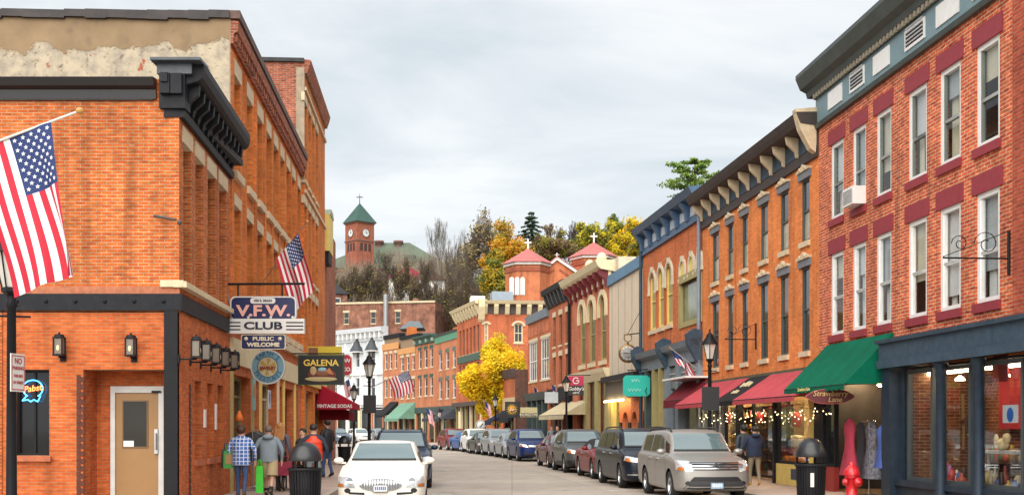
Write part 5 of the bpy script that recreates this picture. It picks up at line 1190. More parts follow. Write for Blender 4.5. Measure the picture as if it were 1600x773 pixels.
MB().tube((0, 0, sz(318)), (0, 0, sz(303)), .12, .06).tube((-1.2, 0, sz(308)), (1.2, 0, sz(308)), .07).tube((0, -1.2, sz(308)), (0, 1.2, sz(308)), .07).build('weather_vane', BLACK, TW)
for k_ in range(4):
    M = Matrix.Rotation(R(90 * k_), 4, 'Z')
    c = MB().lathe([(1.05, -hw - .18), (0, -hw - .18)], (0, 0, sz(366)), 20, axis='y').build('clock_face', mat('clock_white', (.62, .66, .66), .5), TW, M)
    MB().box(-.07, .07, -hw - .26, -hw - .2, sz(366), sz(366) + .75).box(0, .55, -hw - .26, -hw - .2, sz(366) - .06, sz(366) + .06).build('hand', BLACK, c)
    MB().lathe([(1.05, -hw - .2), (1.2, -hw - .24), (1.25, -hw - .1)], (0, 0, sz(366)), 20, axis='y').build('rim', mat('brown_stone', ()), c)
    for u_ in (-1.4, 0, 1.4): MB().box(u_ - .45, u_ + .45, -hw - .04, -hw + .05, sz(394), sz(382)).build('louvre', mat('dark_louvre', (.05, .03, .03), .8), TW, M)
bx = Matrix.Rotation(R(-42), 4, 'Z')          # main block lies square to the view
MB().box(-8, 26, 6, 26, 30, sz(414)).build('wall', BRS, TW, bx)
rf = MB(); z0, z1 = sz(416), sz(366); rf.add([(-14, 5, sz(414)), (27, 5, z0), (27, 28, z0), (-14, 28, sz(414)), (3, 15, z1), (13, 15, z1)], [(0, 1, 5, 4), (1, 2, 5), (2, 3, 4, 5), (3, 0, 4)]); rf.build('roof', GRF2, TW, bx)
for px in (593, 623): MB().lathe([(1.0, sz(376)), (.8, sz(369)), (1.4, sz(367)), (1.5, sz(364)), (0, sz(363))], (WX(px, Ys + 15) - sx, 14, 0), 12).build('roof_vent', mat('brown_stone', ()), TW, bx)
MB().box(WX(640, Ys) - sx - 1.2, WX(640, Ys) - sx + 1.2, 5, 9, sz(405), sz(394)).build('dormer', GRF, TW, bx)
# ---- church
Yc = 140.; k6 = F / Yc
def cz(py): return H + (HY - py) / k6
cx0 = WX(825, Yc); CH_ = thing('church', 'orange brick church with two pink roofed towers and a white edged gable', 'church', (cx0, Yc, 0), 0)
PINK = mat('pink_metal_roof', (.46, .12, .11), .5, var=.12, scale=.8); CW = mat('church_white', (.72, .70, .66), .6)
def tower(xc, r_, zb_, ze, za, y=0, rot=0, cross=1.):
    n_ = 6; an_ = [R(60 * i + rot) for i in range(6)]
    p = [(xc + r_ * math.cos(a), y + r_ * math.sin(a)) for a in an_]
    MB().prism(p, 'z', zb_, ze).build('tower', BR_CHURCH, CH_)
    p2 = [(xc + (r_ + .25) * math.cos(a), y + (r_ + .25) * math.sin(a)) for a in an_]
    MB().prism(p2, 'z', ze - .02, ze + .3).build('eave', CW, CH_)
    p3 = [(xc + (r_ + .12) * math.cos(a), y + (r_ + .12) * math.sin(a)) for a in an_]; MB().prism(p3, 'z', ze - .8, ze - .35).build('brick_band', mat('dark_brick_band', (.3, .08, .04), .8, var=.4, scale=2), CH_)
    m = MB(); p4 = [(xc + (r_ + .55) * math.cos(a), y + (r_ + .55) * math.sin(a), ze + .3) for a in an_]; m.add(p4 + [(xc, y, za)], [(i, (i + 1) % 6, 6) for i in range(6)] + [(5, 4, 3, 2, 1, 0)]); m.build('roof', PINK, CH_)
    MB().box(xc - .09, xc + .09, y - .09, y + .09, za - .1, za + 1.15 * cross).box(xc - .42, xc + .42, y - .07, y + .07, za + .62 * cross, za + .8 * cross).build('cross', CW, CH_)
tower(0, 2.75, 5, cz(417), cz(388), 0, 0); x2 = WX(928, Yc + 2) - cx0; tower(x2, 2.75, 5, cz(403), cz(374), 2, 0)
for j, px in enumerate((799.5, 808, 816.5)):
    x = WX(px, Yc - 2.4) - cx0; MB().prism([(x - .27, cz(464)), (x + .27, cz(464)), (x + .27, cz(440))] + [(x + .27 * math.cos(math.pi * k_ / 6), cz(440) + .27 * math.sin(math.pi * k_ / 6)) for k_ in range(1, 6)] + [(x - .27, cz(440))], 'y', -2.45, -2.36).build('louvre_window', CW, CH_)
xa, xl, xr = WX(870, Yc) - cx0, WX(832, Yc) - cx0, WX(902, Yc) - cx0
MB().prism([(xl, 5), (xr, 5), (xr, cz(430)), (xa, cz(407)), (xl, cz(441))], 'y', -.3, 16).build('wall', BR_CHURCH, CH_)
g = MB(); g.prism([(xl - .15, cz(441)), (xa, cz(407)), (xa, cz(402)), (xl - .15, cz(436))], 'y', -.6, -.25); g.prism([(xr + .15, cz(430)), (xa, cz(407)), (xa, cz(402)), (xr + .15, cz(425))], 'y', -.6, -.25); g.build('barge_board', CW, CH_)
g = MB(); g.prism([(xl - .3, cz(436)), (xa, cz(402)), (xa, cz(401)), (xl - .3, cz(435))], 'y', -.7, 16.3); g.prism([(xr + .3, cz(425)), (xa, cz(402)), (xa, cz(401)), (xr + .3, cz(424))], 'y', -.7, 16.3); g.build('roof', PINK, CH_)
MB().box(xa - .07, xa + .07, -.5, -.36, cz(402), cz(396)).box(xa - .28, xa + .28, -.5, -.36, cz(399.5), cz(398.5)).build('cross', CW, CH_); MB().box(xa - .08, xa + .08, -.4, -.3, cz(452), cz(443)).box(xa - .32, xa + .32, -.4, -.3, cz(448), cz(446.5)).build('cross', CW, CH_)
for i in range(9):
    for s_ in (-1, 1):
        t = i / 9; x = xa + s_ * (.4 + 2.0 * t); MB().box(x - .1, x + .1, -.38, -.3, cz(424) - 1.35 * t - .0, cz(424) - 1.35 * t + .25).build('brick_corbel', mat('dark_brick_band', ()), CH_)
# ---- two small houses on the slope
for (px, py, Y, w, nm, m_, rm_) in ((636, 437, 262, 9, 'small house with a red roof among the hillside trees', CW, mat('red_roof', (.25, .03, .04), .7)), (668, 440, 250, 7, 'small white house half hidden in the hillside trees', CW, mat('brown_roof', (.12, .06, .05), .8)), (516, 462, 205, 6, 'dark red brick hut on the slope beside the left row', BR_FAR, ROOF)):
    c = W(px, py, Y); g0 = hill_z(c.x, Y) - 1; o = thing('hillside_house', nm, 'house', (c.x, Y, 0), R(8)); h1 = c.z
    MB().box(-w / 2, w / 2, -3, 3, g0, h1).build('wall', m_, o); MB().prism([(-w / 2 - .4, h1), (w / 2 + .4, h1), (0, h1 + 2.6)], 'y', -3.4, 3.4).build('roof', rm_, o)
    for u_ in (-w * .28, w * .22): 
        f_ = MB().box(u_ - .5, u_ + .5, -3.05, -2.98, h1 - 2.2, h1 - .7).build('window', WHITE, o); MB().box(u_ - .4, u_ + .4, -3.08, -3.04, h1 - 2.1, h1 - .8).build('pane', PANE_D, f_)

# ================================================================== TREES
def leafmat(name, col, var=.5, trans=.25):
    if name in MATS: return MATS[name]
    m, n, l, p = newmat(name); p.inputs['Roughness'].default_value = .6; p.inputs['Specular IOR Level'].default_value = .2
    tc = n.new('ShaderNodeTexCoord'); nz = n.new('ShaderNodeTexNoise'); nz.inputs['Scale'].default_value = .9; nz.inputs['Detail'].default_value = 8; nz.inputs['Roughness'].default_value = .8; l.new(tc.outputs['Object'], nz.inputs['Vector'])
    mr = n.new('ShaderNodeMapRange'); mr.inputs[1].default_value = .3; mr.inputs[2].default_value = .7; mr.inputs[3].default_value = 1 - var; mr.inputs[4].default_value = 1 + var; l.new(nz.outputs['Fac'], mr.inputs[0])
    v = n.new('ShaderNodeVectorMath'); v.operation = 'SCALE'; v.inputs[0].default_value = col; l.new(mr.outputs[0], v.inputs['Scale']); l.new(v.outputs[0], p.inputs['Base Color'])
    if trans:
        tr = n.new('ShaderNodeBsdfTranslucent'); l.new(v.outputs[0], tr.inputs[0]); mx = n.new('ShaderNodeMixShader'); mx.inputs[0].default_value = trans
        l.new(p.outputs[0], mx.inputs[1]); l.new(tr.outputs[0], mx.inputs[2]); l.new(mx.outputs[0], n['Material Output'].inputs['Surface'])
    MATS[name] = m; return m
BARK = mat('bark_grey_brown', (.10, .075, .055), .9, var=.3); BARKL = mat('bark_pale', (.17, .135, .10), .9, var=.3); BARKD = mat('bark_dark', (.035, .026, .02), .9, var=.3)
def rv(rng): 
    while True:
        v = Vector((rng.uniform(-1, 1), rng.uniform(-1, 1), rng.uniform(-1, 1)))
        if .05 < v.length < 1: return v
def grow(rng, mb, p, d, Ln, r, lvl, tips, spread=.6, up=.15, kids=(3, 4), shrink=.68):
    mr = .022
    nseg = 3; q = p
    for i in range(nseg):
        d = (d + rv(rng) * .16 + Vector((0, 0, up * .4))).normalized(); q2 = q + d * (Ln / nseg); r2 = r * (1 - .22)
        mb.tube(q, q2, max(r, mr), max(r2, mr), 5 if lvl > 2 else 3, caps=False); q = q2; r = r2
        if lvl > 0 and i < nseg - 1 and rng.random() < .55 and lvl < 5: 
            dd = (d + rv(rng) * spread * 1.3).normalized(); grow(rng, mb, q, dd, Ln * shrink * .8, r * .55, lvl - 1, tips, spread, up, kids, shrink)
    if lvl <= 0: tips.append(q); return
    for k_ in range(rng.randint(*kids)):
        dd = (d + rv(rng) * spread + Vector((0, 0, up))).normalized(); grow(rng, mb, q, dd, Ln * shrink * rng.uniform(.8, 1.15), r * .66, lvl - 1, tips, spread, up, kids, shrink)
def leaf_quad(mb, rng, c, s, mi=0):
    a = rv(rng).normalized(); b = a.orthogonal().normalized() * s * rng.uniform(.5, .9); a = a * s
    mb.add([c - a, c + b, c + a, c - b], [(0, 1, 2, 3)], mi)
def tree(name, label, loc, h, kind, seed, lm=None, bark=BARK, leaf=.3, nleaf=1500, rad=None, cat='tree', group=None, lvl=4, sparse=False, base=.28, rmul=1.):
    rng = random.Random(seed); o = thing(name, label, cat, loc, 0, group)
    tk = MB(); tips = []
    r0 = h * .016 * rmul
    bl = h * base
    tk.tube((0, 0, -.6), (0, 0, bl), r0 * 1.25, r0 * .9, 8, caps=False)
    for k_ in range(5 if lvl > 3 else 4):
        t = 2 * math.pi * (k_ + rng.random() * .6) / 5; d = Vector((math.cos(t) * .62, math.sin(t) * .62, rng.uniform(.6, 1.25))).normalized()
        grow(rng, tk, Vector((0, 0, bl * rng.uniform(.8, 1.))), d, h * .27, r0 * .62, lvl - 1, tips, .62, .12)
    d = Vector((rng.uniform(-.1, .1), rng.uniform(-.1, .1), 1)); grow(rng, tk, Vector((0, 0, bl)), d, h * .32, r0 * .8, lvl - 1, tips, .55, .2)
    # fit height and width
    zm = max(t.z for t in tips); rm_ = max(math.hypot(t.x, t.y) for t in tips); kz = h / zm; kr = (rad / rm_) if rad else kz
    def fit(v): return (v[0] * kr, v[1] * kr, v[2] * kz)
    tk.v = [fit(v) for v in tk.v]; tips = [Vector(fit(t)) for t in tips]
    tk.build('trunk', bark, o)
    if lm is not None:
        lf = MB(); ms = lm if isinstance(lm, list) else [lm]
        cl = tips if len(tips) < 260 else rng.sample(tips, 260); cls = [(c, rng.uniform(.6, 1.3), rng.randrange(len(ms))) for c in cl]
        for i in range(nleaf):
            c, s, mi = cls[rng.randrange(len(cls))]; R_ = (rad or h * .3) * (.15 if sparse else .25) * s
            leaf_quad(lf, rng, c + rv(rng) * R_, leaf * rng.uniform(.6, 1.2), mi if rng.random() < .8 else rng.randrange(len(ms)))
        lf.build('crown', ms, o)
    return o
def conifer(name, label, loc, h, seed, lm, w=.2, leaf=.5, bark=BARKD, layers=16, start=.15, cat='tree', open_=False):
    rng = random.Random(seed); o = thing(name, label, cat, loc); tk = MB().tube((0, 0, -.5), (0, 0, h), h * .014, h * .002, 7); lf = MB(); ms = lm if isinstance(lm, list) else [lm]
    for i in range(layers):
        t = (i + .5) / layers; z = h * (start + (1 - start) * t); rr = h * w * (1 - t) ** .8 + .2
        if open_: rr = h * w * (.55 + .6 * math.sin(math.pi * (t * .9 + .05))) * rng.uniform(.7, 1.1)
        nb = 7 if not open_ else 4
        for k_ in range(nb):
            a = 2 * math.pi * (k_ + rng.random()) / nb; e = Vector((math.cos(a) * rr, math.sin(a) * rr, (-.30 if not open_ else .18) * rr)) * rng.uniform(.55, 1.15); p0 = Vector((0, 0, z)); tk.tube(p0, p0 + e, h * .003, h * .001, 4, caps=False)
            m_ = int((60 if not open_ else 170))
            for j in range(m_):
                f = rng.uniform(.15 if not open_ else .35, 1.05); c = p0 + e * f + Vector((rng.uniform(-1, 1), rng.uniform(-1, 1), rng.uniform(-.35, .35) if not open_ else rng.uniform(-.15, .35))) * (leaf * 1.0 if not open_ else rr * .20)
                leaf_quad(lf, rng, c, leaf * rng.uniform(.6, 1.1), rng.randrange(len(ms)))
    tk.build('trunk', bark, o); lf.build('crown', ms, o); return o
def on_hill(px, pytop, Y): x = WX(px, Y); g = hill_z(x, Y); zt = H + (HY - pytop) / F * Y; return (x, Y, g), zt - g
YL = [leafmat('yellow_leaves', (.92, .70, .04), .2, .4), leafmat('gold_leaves', (.88, .60, .025), .2, .4), leafmat('lime_leaves', (.74, .62, .04), .25, .4)]
tree('yellow_tree', 'bright yellow autumn street tree in front of the corner block', (WX(777, 85), 85.5, .13), 1.62 + (668 - 530) / F * 85.5, 'leafy', 21, YL, BARK, .12, 30000, rad=2.5, lvl=4, base=.20, group=None)
l_, h_ = on_hill(752, 327, 215); tree('tall_tree', 'tall nearly bare tree with a few pale leaves at the top of the hill', l_, h_, 'sparse', 4, [leafmat('pale_yellow_leaves', (.52, .44, .20), .3), leafmat('brown_leaves', (.22, .15, .08), .3)], BARKL, .27, 3600, rad=7.5, lvl=6, sparse=True, rmul=1.2)
l_, h_ = on_hill(692, 338, 225); tree('bare_tree', 'bare grey tree left of the tall tree on the hill', l_, h_, 'bare', 8, None, BARKL, rad=6.5, lvl=6, rmul=1.7)
l_, h_ = on_hill(722, 352, 205); tree('bare_tree', 'thin bare tree between the two tall hillside trees', l_, h_, 'bare', 9, None, BARKL, rad=5, lvl=6, rmul=1.6)
OR = [leafmat('orange_leaves', (.62, .27, .02), .35), leafmat('amber_leaves', (.58, .36, .03), .35), leafmat('olive_leaves', (.30, .27, .04), .35)]
l_, h_ = on_hill(795, 352, 190); tree('orange_tree', 'orange and yellow autumn tree behind the left church tower', l_, h_, 'leafy', 10, OR, BARK, .22, 17000, rad=4.6, lvl=4)
l_, h_ = on_hill(777, 395, 180); tree('yellow_green_tree', 'yellow green tree below the orange tree beside the church', l_, h_, 'leafy', 11, OR[1:] + [leafmat('green_leaves', (.12, .16, .03), .4)], BARK, .22, 12000, rad=4., lvl=4)
l_, h_ = on_hill(830, 330, 205); conifer('spruce_tree', 'dark green spruce standing above the left church tower', l_, h_, 12, [leafmat('spruce_green', (.025, .05, .03), .4, 0), leafmat('spruce_green_light', (.05, .075, .035), .4, 0)], w=.36, leaf=.24, layers=17)
BRW = [leafmat('russet_leaves', (.19, .11, .055), .4), leafmat('olive_leaves', ()), leafmat('brown_leaves', ())]
for i, (px, py, Y, r_, c, lab) in enumerate(((868, 348, 200, 5., 'b', 'reddish brown tree between the spruce and the right church tower'), (893, 344, 210, 4.5, 'bare', 'bare twiggy tree left of the yellow green trees'), (915, 350, 205, 4.2, 'g', 'olive tree close behind the right church tower'), (945, 336, 190, 4.6, 'g', 'yellow green tree above the right church tower'), (985, 340, 180, 4.6, 'y', 'yellow tree right of the church behind the cream store'), (1018, 342, 170, 3.4, 'g', 'small yellow green tree behind the blue cornice store'), (965, 352, 205, 4, 'bare', 'bare tree among the yellow green trees'))):
    l_, h_ = on_hill(px, py, Y); lm = {'b': BRW, 'g': [leafmat('lime_leaves', ()), leafmat('green_leaves', ()), leafmat('olive_leaves', ())], 'y': [leafmat('lime_leaves', ()), leafmat('gold_leaves', ()), leafmat('olive_leaves', ())], 'bare': None}[c]
    tree('hill_tree', lab, l_, h_, 'leafy', 30 + i, lm, BARK, .22, 7500, rad=r_, lvl=5 if lm else 6, sparse=True, rmul=1.2)
for i, (px, py, Y, r_, lab) in enumerate(((520, 405, 230, 5., 'bare tree at the left end of the hill below the clock tower'), (548, 412, 240, 4.5, 'bare tree in front of the clock tower foot'), (578, 402, 245, 5, 'bare tree in front of the school roof edge'), (606, 388, 240, 5.5, 'brown bare tree before the green school roof'), (640, 395, 235, 5., 'bare tree before the right slope of the school roof'), (664, 402, 220, 5., 'bare tree right of the school roof'), (735, 395, 195, 5, 'brown bare tree below the tall tree'), (700, 405, 200, 5, 'bare tree low on the hill left of the tall tree'))):
    l_, h_ = on_hill(px, py, Y); tree('bare_tree', lab, l_, h_, 'sparse', 50 + i, BRW, BARK, .17, 900, rad=r_, lvl=6, sparse=True, rmul=1.6)
def undergrowth():
    rng = random.Random(77); mb = MB()
    ms = [leafmat('thicket_brown', (.31, .215, .13), .4), leafmat('thicket_russet', (.38, .23, .11), .4), leafmat('thicket_olive', (.33, .30, .08), .4), leafmat('thicket_green', (.20, .235, .05), .4), leafmat('thicket_yellow', (.50, .38, .06), .4), mat('twig_grey_brown', (.29, .235, .19), .9, var=.3)]
    for i in range(520):
        Y = rng.uniform(168, 300); px = rng.uniform(495, 800); x = WX(px, Y); g = hill_z(x, Y)
        if g < 2: continue
        R_ = rng.uniform(1.6, 3.6); hh = rng.uniform(3.5, 9.); lo = g < 26
        mi = rng.choices(range(5), (3, 3, 3, 5 if lo else 1, 1.8))[0]
        for k_ in range(16):
            d = rv(rng) * 1.1; q0 = Vector((x + d.x * R_ * .3, Y + d.y * R_ * .3, g + hh * .25)); q1 = Vector((x + d.x * R_, Y + d.y * R_, g + hh * rng.uniform(.7, 1.15))); mb.tube(q0, q1, .06, .03, 3, 5, caps=False)
            for kk in range(2): mb.tube(q0.lerp(q1, rng.uniform(.4, .8)), q1 + rv(rng) * 1.3, .03, .02, 3, 5, caps=False)
        for k_ in range(190):
            v = rv(rng); leaf_quad(mb, rng, Vector((x + v.x * R_, Y + v.y * R_, g + hh * .58 + v.z * hh * .5)), rng.uniform(.10, .24), mi if rng.random() < .75 else rng.randrange(5))
    for i in range(150):
        Y = rng.uniform(150, 215); px = rng.uniform(800, 1030); x = WX(px, Y); g = hill_z(x, Y); R_ = rng.uniform(1.5, 3); hh = rng.uniform(2.5, 5); mi = rng.choices(range(5), (4, 2, 3, 2, 1))[0]
        for k_ in range(220):
            v = rv(rng); leaf_quad(mb, rng, Vector((x + v.x * R_, Y + v.y * R_, g + hh * .55 + v.z * hh * .5)), rng.uniform(.10, .24), mi if rng.random() < .75 else rng.randrange(5))
    for i in range(70):
        Y = rng.uniform(250, 320); px = rng.uniform(498, 720); x = WX(px, Y); g = hill_z(x, Y); R_ = rng.uniform(2.2, 3.8); hh = rng.uniform(8, 13.5) * (1.08 if px > 600 else .95); mi = rng.choices(range(5), (5, 4, 3, 1, 1))[0]
        for k_ in range(18):
            d = rv(rng) * 1.1; q0 = Vector((x, Y, g + hh * rng.uniform(.1, .4))); q1 = Vector((x + d.x * R_, Y + d.y * R_, g + hh * rng.uniform(.7, 1.15))); mb.tube(q0, q1, .08, .035, 3, 5, caps=False)
            for kk in range(2): mb.tube(q0.lerp(q1, rng.uniform(.4, .8)), q1 + rv(rng) * 1.6, .035, .022, 3, 5, caps=False)
        for k_ in range(150):
            v = rv(rng); leaf_quad(mb, rng, Vector((x + v.x * R_, Y + v.y * R_, g + hh * .6 + v.z * hh * .45)), rng.uniform(.12, .26), mi if rng.random() < .75 else rng.randrange(5))
    tag(mb.build('hillside_thicket', ms), kind='stuff')
undergrowth()
PN = [leafmat('pine_green', (.12, .22, .04), .35, .35), leafmat('pine_light', (.24, .34, .06), .35, .35)]
Yp = 76.; zt_ = H + (HY - 249) / F * Yp; zb_ = H + (HY - 335) / F * Yp
conifer('pine_tree', 'green pine tree showing above the roof between the two right-hand stores', (WX(1086, Yp), Yp, 0), zt_, 15, PN, w=.10, leaf=.12, layers=8, start=.76, bark=BARK, open_=True)
# ================================================================== CARS
def pchip(xs, ys):
    n = len(xs); h = [xs[i + 1] - xs[i] for i in range(n - 1)]; d = [(ys[i + 1] - ys[i]) / h[i] for i in range(n - 1)]; m = [0.] * n
    m[0], m[-1] = d[0], d[-1]
    for i in range(1, n - 1):
        if d[i - 1] * d[i] > 0:
            w1, w2 = 2 * h[i] + h[i - 1], h[i] + 2 * h[i - 1]; m[i] = (w1 + w2) / (w1 / d[i - 1] + w2 / d[i])
    def f(x):
        if x <= xs[0]: return ys[0]
        if x >= xs[-1]: return ys[-1]
        i = 0
        while x > xs[i + 1]: i += 1
        t = (x - xs[i]) / h[i]; t2, t3 = t * t, t ** 3
        return (2 * t3 - 3 * t2 + 1) * ys[i] + (t3 - 2 * t2 + t) * h[i] * m[i] + (-2 * t3 + 3 * t2) * ys[i + 1] + (t3 - t2) * h[i] * m[i + 1]
    return f
def paint(name, col, metal=.35): return mat('car_paint_' + name, col, .35, metal=metal*.4, var=.03, scale=2, coat=.18, spec=.25)
CARGLASS = mat('car_glass', (.10, .15, .16), .03, var=0, ior=2.3, spec=.8)
CARSIDE = mat('car_side_glass', (.02, .022, .022), .04, var=0, ior=1.7)
TYRE = mat('tyre_rubber', (.014, .014, .014), .85, var=.1); RIM = mat('alloy_rim', (.42, .43, .45), .3, metal=.9, var=0)
CARBLK = mat('black_plastic', (.012, .012, .013), .5, var=0); LAMPG = mat('headlight_glass', (.60, .62, .64), .12, metal=.35, var=.35, scale=14, coat=1.)
AMBER = mat('amber_lens', (.45, .14, .03), .2, var=0, coat=1.); CHROME = mat('car_chrome', (.62, .63, .64), .15, metal=1., var=0)
PLATE = mat('licence_plate', (.30, .45, .62), .5, var=.25, scale=18); PLATEW = mat('plate_white', (.68, .70, .72), .5, var=.1); REDL2 = mat('tail_light', (.35, .01, .01), .2, var=0, coat=1.)
# profile tables: s from the nose (0) to the tail (1): bottom, shoulder, top, half width factor
PROF = {
 'sedan': dict(L=5.05, W=1.87, H=1.46, st=[(0, .30, .60, .62, .80), (.012, .24, .66, .69, .89), (.05, .20, .74, .775, .965), (.13, .19, .82, .86, 1), (.235, .19, .90, .945, 1), (.275, .19, .915, .985, 1), (.33, .19, .92, 1.20, 1), (.385, .19, .925, 1.37, 1), (.43, .19, .93, 1.445, 1), (.50, .19, .94, 1.46, 1), (.60, .19, .95, 1.44, 1), (.68, .19, .96, 1.34, 1), (.76, .20, .965, 1.14, 1), (.80, .21, .97, 1.04, 1), (.90, .24, .96, 1.01, .985), (.97, .28, .93, .97, .93), (1, .36, .86, .88, .82)], ax=(.185, .745), rw=.335, win=[(.36, .525), (.54, .70)], ap=.30, cw=(.285, .415), roofw=.66),
 'coupe': dict(L=4.75, W=1.9, H=1.38, st=[(0, .28, .62, .64, .80), (.012, .22, .68, .71, .89), (.05, .19, .76, .79, .965), (.14, .18, .84, .875, 1), (.27, .18, .92, .955, 1), (.31, .18, .935, .99, 1), (.37, .18, .94, 1.18, 1), (.43, .18, .945, 1.32, 1), (.48, .18, .95, 1.375, 1), (.56, .18, .955, 1.38, 1), (.66, .18, .965, 1.31, 1), (.76, .20, .97, 1.13, 1), (.80, .21, .97, 1.04, 1), (.90, .24, .96, 1.0, .985), (.97, .28, .93, .96, .93), (1, .36, .86, .88, .82)], ax=(.19, .76), rw=.345, win=[(.40, .60)], ap=.33, cw=(.325, .46), roofw=.64),
 'suv': dict(L=4.62, W=1.84, H=1.70, st=[(0, .36, .74, .76, .80), (.012, .29, .84, .87, .89), (.045, .25, .93, .965, .965), (.12, .24, 1.00, 1.04, 1), (.215, .24, 1.05, 1.10, 1), (.255, .24, 1.06, 1.14, 1), (.31, .24, 1.07, 1.38, 1), (.36, .24, 1.075, 1.56, 1), (.40, .24, 1.08, 1.65, 1), (.50, .24, 1.09, 1.70, 1), (.70, .24, 1.10, 1.68, 1), (.84, .25, 1.12, 1.63, .995), (.90, .27, 1.12, 1.54, .985), (.955, .30, 1.10, 1.34, .96), (.985, .34, 1.04, 1.12, .92), (1, .42, .95, .98, .86)], ax=(.185, .775), rw=.36, win=[(.33, .50), (.515, .68), (.70, .84)], ap=.28, cw=(.262, .385), roofw=.70),
 'xl': dict(L=4.95, W=1.80, H=1.72, st=[(0, .36, .74, .76, .80), (.012, .29, .85, .88, .89), (.045, .25, .94, .975, .965), (.12, .24, 1.00, 1.045, 1), (.20, .24, 1.05, 1.10, 1), (.235, .24, 1.06, 1.14, 1), (.285, .24, 1.065, 1.38, 1), (.33, .24, 1.07, 1.56, 1), (.37, .24, 1.075, 1.655, 1), (.47, .24, 1.08, 1.71, 1), (.70, .24, 1.09, 1.70, 1), (.88, .25, 1.10, 1.66, .995), (.93, .27, 1.10, 1.56, .985), (.965, .30, 1.08, 1.34, .96), (.988, .34, 1.02, 1.12, .92), (1, .42, .95, .98, .86)], ax=(.175, .745), rw=.36, win=[(.305, .475), (.49, .65), (.675, .86)], ap=.25, cw=(.242, .357), roofw=.70),
 'van': dict(L=5.10, W=1.96, H=1.74, st=[(0, .34, .74, .76, .80), (.012, .27, .84, .87, .89), (.04, .23, .93, .965, .965), (.10, .22, 1.01, 1.05, 1), (.165, .22, 1.06, 1.11, 1), (.195, .22, 1.07, 1.15, 1), (.25, .22, 1.08, 1.38, 1), (.305, .22, 1.085, 1.58, 1), (.35, .22, 1.09, 1.68, 1), (.46, .22, 1.09, 1.74, 1), (.75, .22, 1.10, 1.73, 1), (.91, .24, 1.12, 1.68, .995), (.955, .27, 1.12, 1.52, .98), (.982, .30, 1.08, 1.24, .95), (1, .40, .95, .98, .88)], ax=(.17, .775), rw=.345, win=[(.27, .45), (.465, .66), (.68, .88)], ap=.21, cw=(.202, .335), roofw=.72),
}
def make_car(kind, pm, label, loc, rz, cat='car', group=None, face='plain', plate='white', rails=False, clad=False, soft_top=None, detail=True, name='parked_car', hl=None):
    Pf = PROF[kind]; L, Wd, Hh = Pf['L'], Pf['W'] / 2, Pf['H']; st = Pf['st']; ss_ = [s[0] for s in st]
    fb, fs_, ft, fw_ = [pchip(ss_, [s[i] for s in st]) for i in (1, 2, 3, 4)]
    rfw = Pf['roofw'] * Wd
    N = 84; us = [0, .006, .014, .025, .038]; us += [.05 + .92 * i / N for i in range(N + 1)]; us += [.98, .987, .994, 1.]
    SUB = 4
    def sect(s):
        zb, zs_, zr, w = fb(s), fs_(s), ft(s), fw_(s) * Wd
        g = max(0., min(1., (zr - zs_ - .05) / .40))
        lerp = lambda a, b, t: a + (b - a) * t
        lo = [(0, zb), (w * .80, zb), (w * .955, zb + .05), (w * .985, lerp(zb, zs_, .32)), (w, lerp(zb, zs_, .62)), (w * .985, lerp(zb, zs_, .88)), (w * .945, zs_)]
        hi = [(w * .945, zs_), (lerp(w * .90, w * .915, g), zs_ + .012), (lerp(w * .80, rfw * 1.10, g), zr - lerp(.012, .10, g)), (lerp(w * .62, rfw * .93, g), zr - lerp(.006, .028, g)), (lerp(w * .3, rfw * .5, g), zr - lerp(.001, .006, g)), (0, zr)]
        out = []
        for pts in (lo, hi):
            k = len(pts)
            for i in range(k - 1):
                p0, p1, p2, p3 = pts[max(0, i - 1)], pts[i], pts[i + 1], pts[min(k - 1, i + 2)]
                for j in range(SUB):
                    t = j / SUB; a = []
                    for c in (0, 1):
                        a.append(.5 * (2 * p1[c] + (p2[c] - p0[c]) * t + (2 * p0[c] - 5 * p1[c] + 4 * p2[c] - p3[c]) * t * t + (3 * p1[c] - p0[c] - 3 * p2[c] + p3[c]) * t ** 3))
                    out.append((max(0, a[0]), a[1]))
        out.append((0, zr)); return out
    def deform(x, y, z):
        q = 1 - min(1, (y / Wd) ** 2)
        if x > L * .28: x += .16 * q * min(1, ((x - L * .28) / (L * .22))) ** 2 - .05 * max(0, z - .55) * min(1, ((x - L * .28) / (L * .22)))
        if x < -L * .34: x -= .10 * q * min(1, ((-x - L * .34) / (L * .16))) ** 2
        return (x, y, z)
    rows = []
    for s in us: rows.append([deform(L * (.5 - s), y, z) for y, z in sect(s)])
    K = len(rows[0]); V_ = []; F_ = []
    for r_ in rows: V_ += [(x, y, z) for x, y, z in r_] + [(x, -y, z) for x, y, z in r_]
    S_ = 2 * K
    for i in range(len(rows) - 1):
        for j in range(K - 1):
            a = i * S_ + j; F_.append((a, a + 1, a + S_ + 1, a + S_)); a += K; F_.append((a + 1, a, a + S_, a + S_ + 1))
    # front and tail caps: strips across with the plan curve
    NC = 12
    for ri, rev in ((0, False), (len(rows) - 1, True)):
        sy = sect(us[ri]); x0 = L * (.5 - us[ri]); base = len(V_)
        for j in range(K):
            for c in range(NC + 1):
                t = -1 + 2 * c / NC; V_.append(deform(x0, sy[j][0] * t, sy[j][1]))
        for j in range(K - 1):
            for c in range(NC):
                a = base + j * (NC + 1) + c; f = (a, a + 1, a + NC + 2, a + NC + 1); F_.append(f if not rev else f[::-1])
    me = bpy.data.meshes.new('body'); me.from_pydata(V_, [], F_)
    bm = bmesh.new(); bm.from_mesh(me); bmesh.ops.remove_doubles(bm, verts=bm.verts, dist=.0008)
    bmesh.ops.recalc_face_normals(bm, faces=bm.faces)
    tree = BVHTree.FromBMesh(bm)
    rw = Pf['rw']; ra = rw + .055; wx = [L * (.5 - a) for a in Pf['ax']]; wz = rw
    dead = []
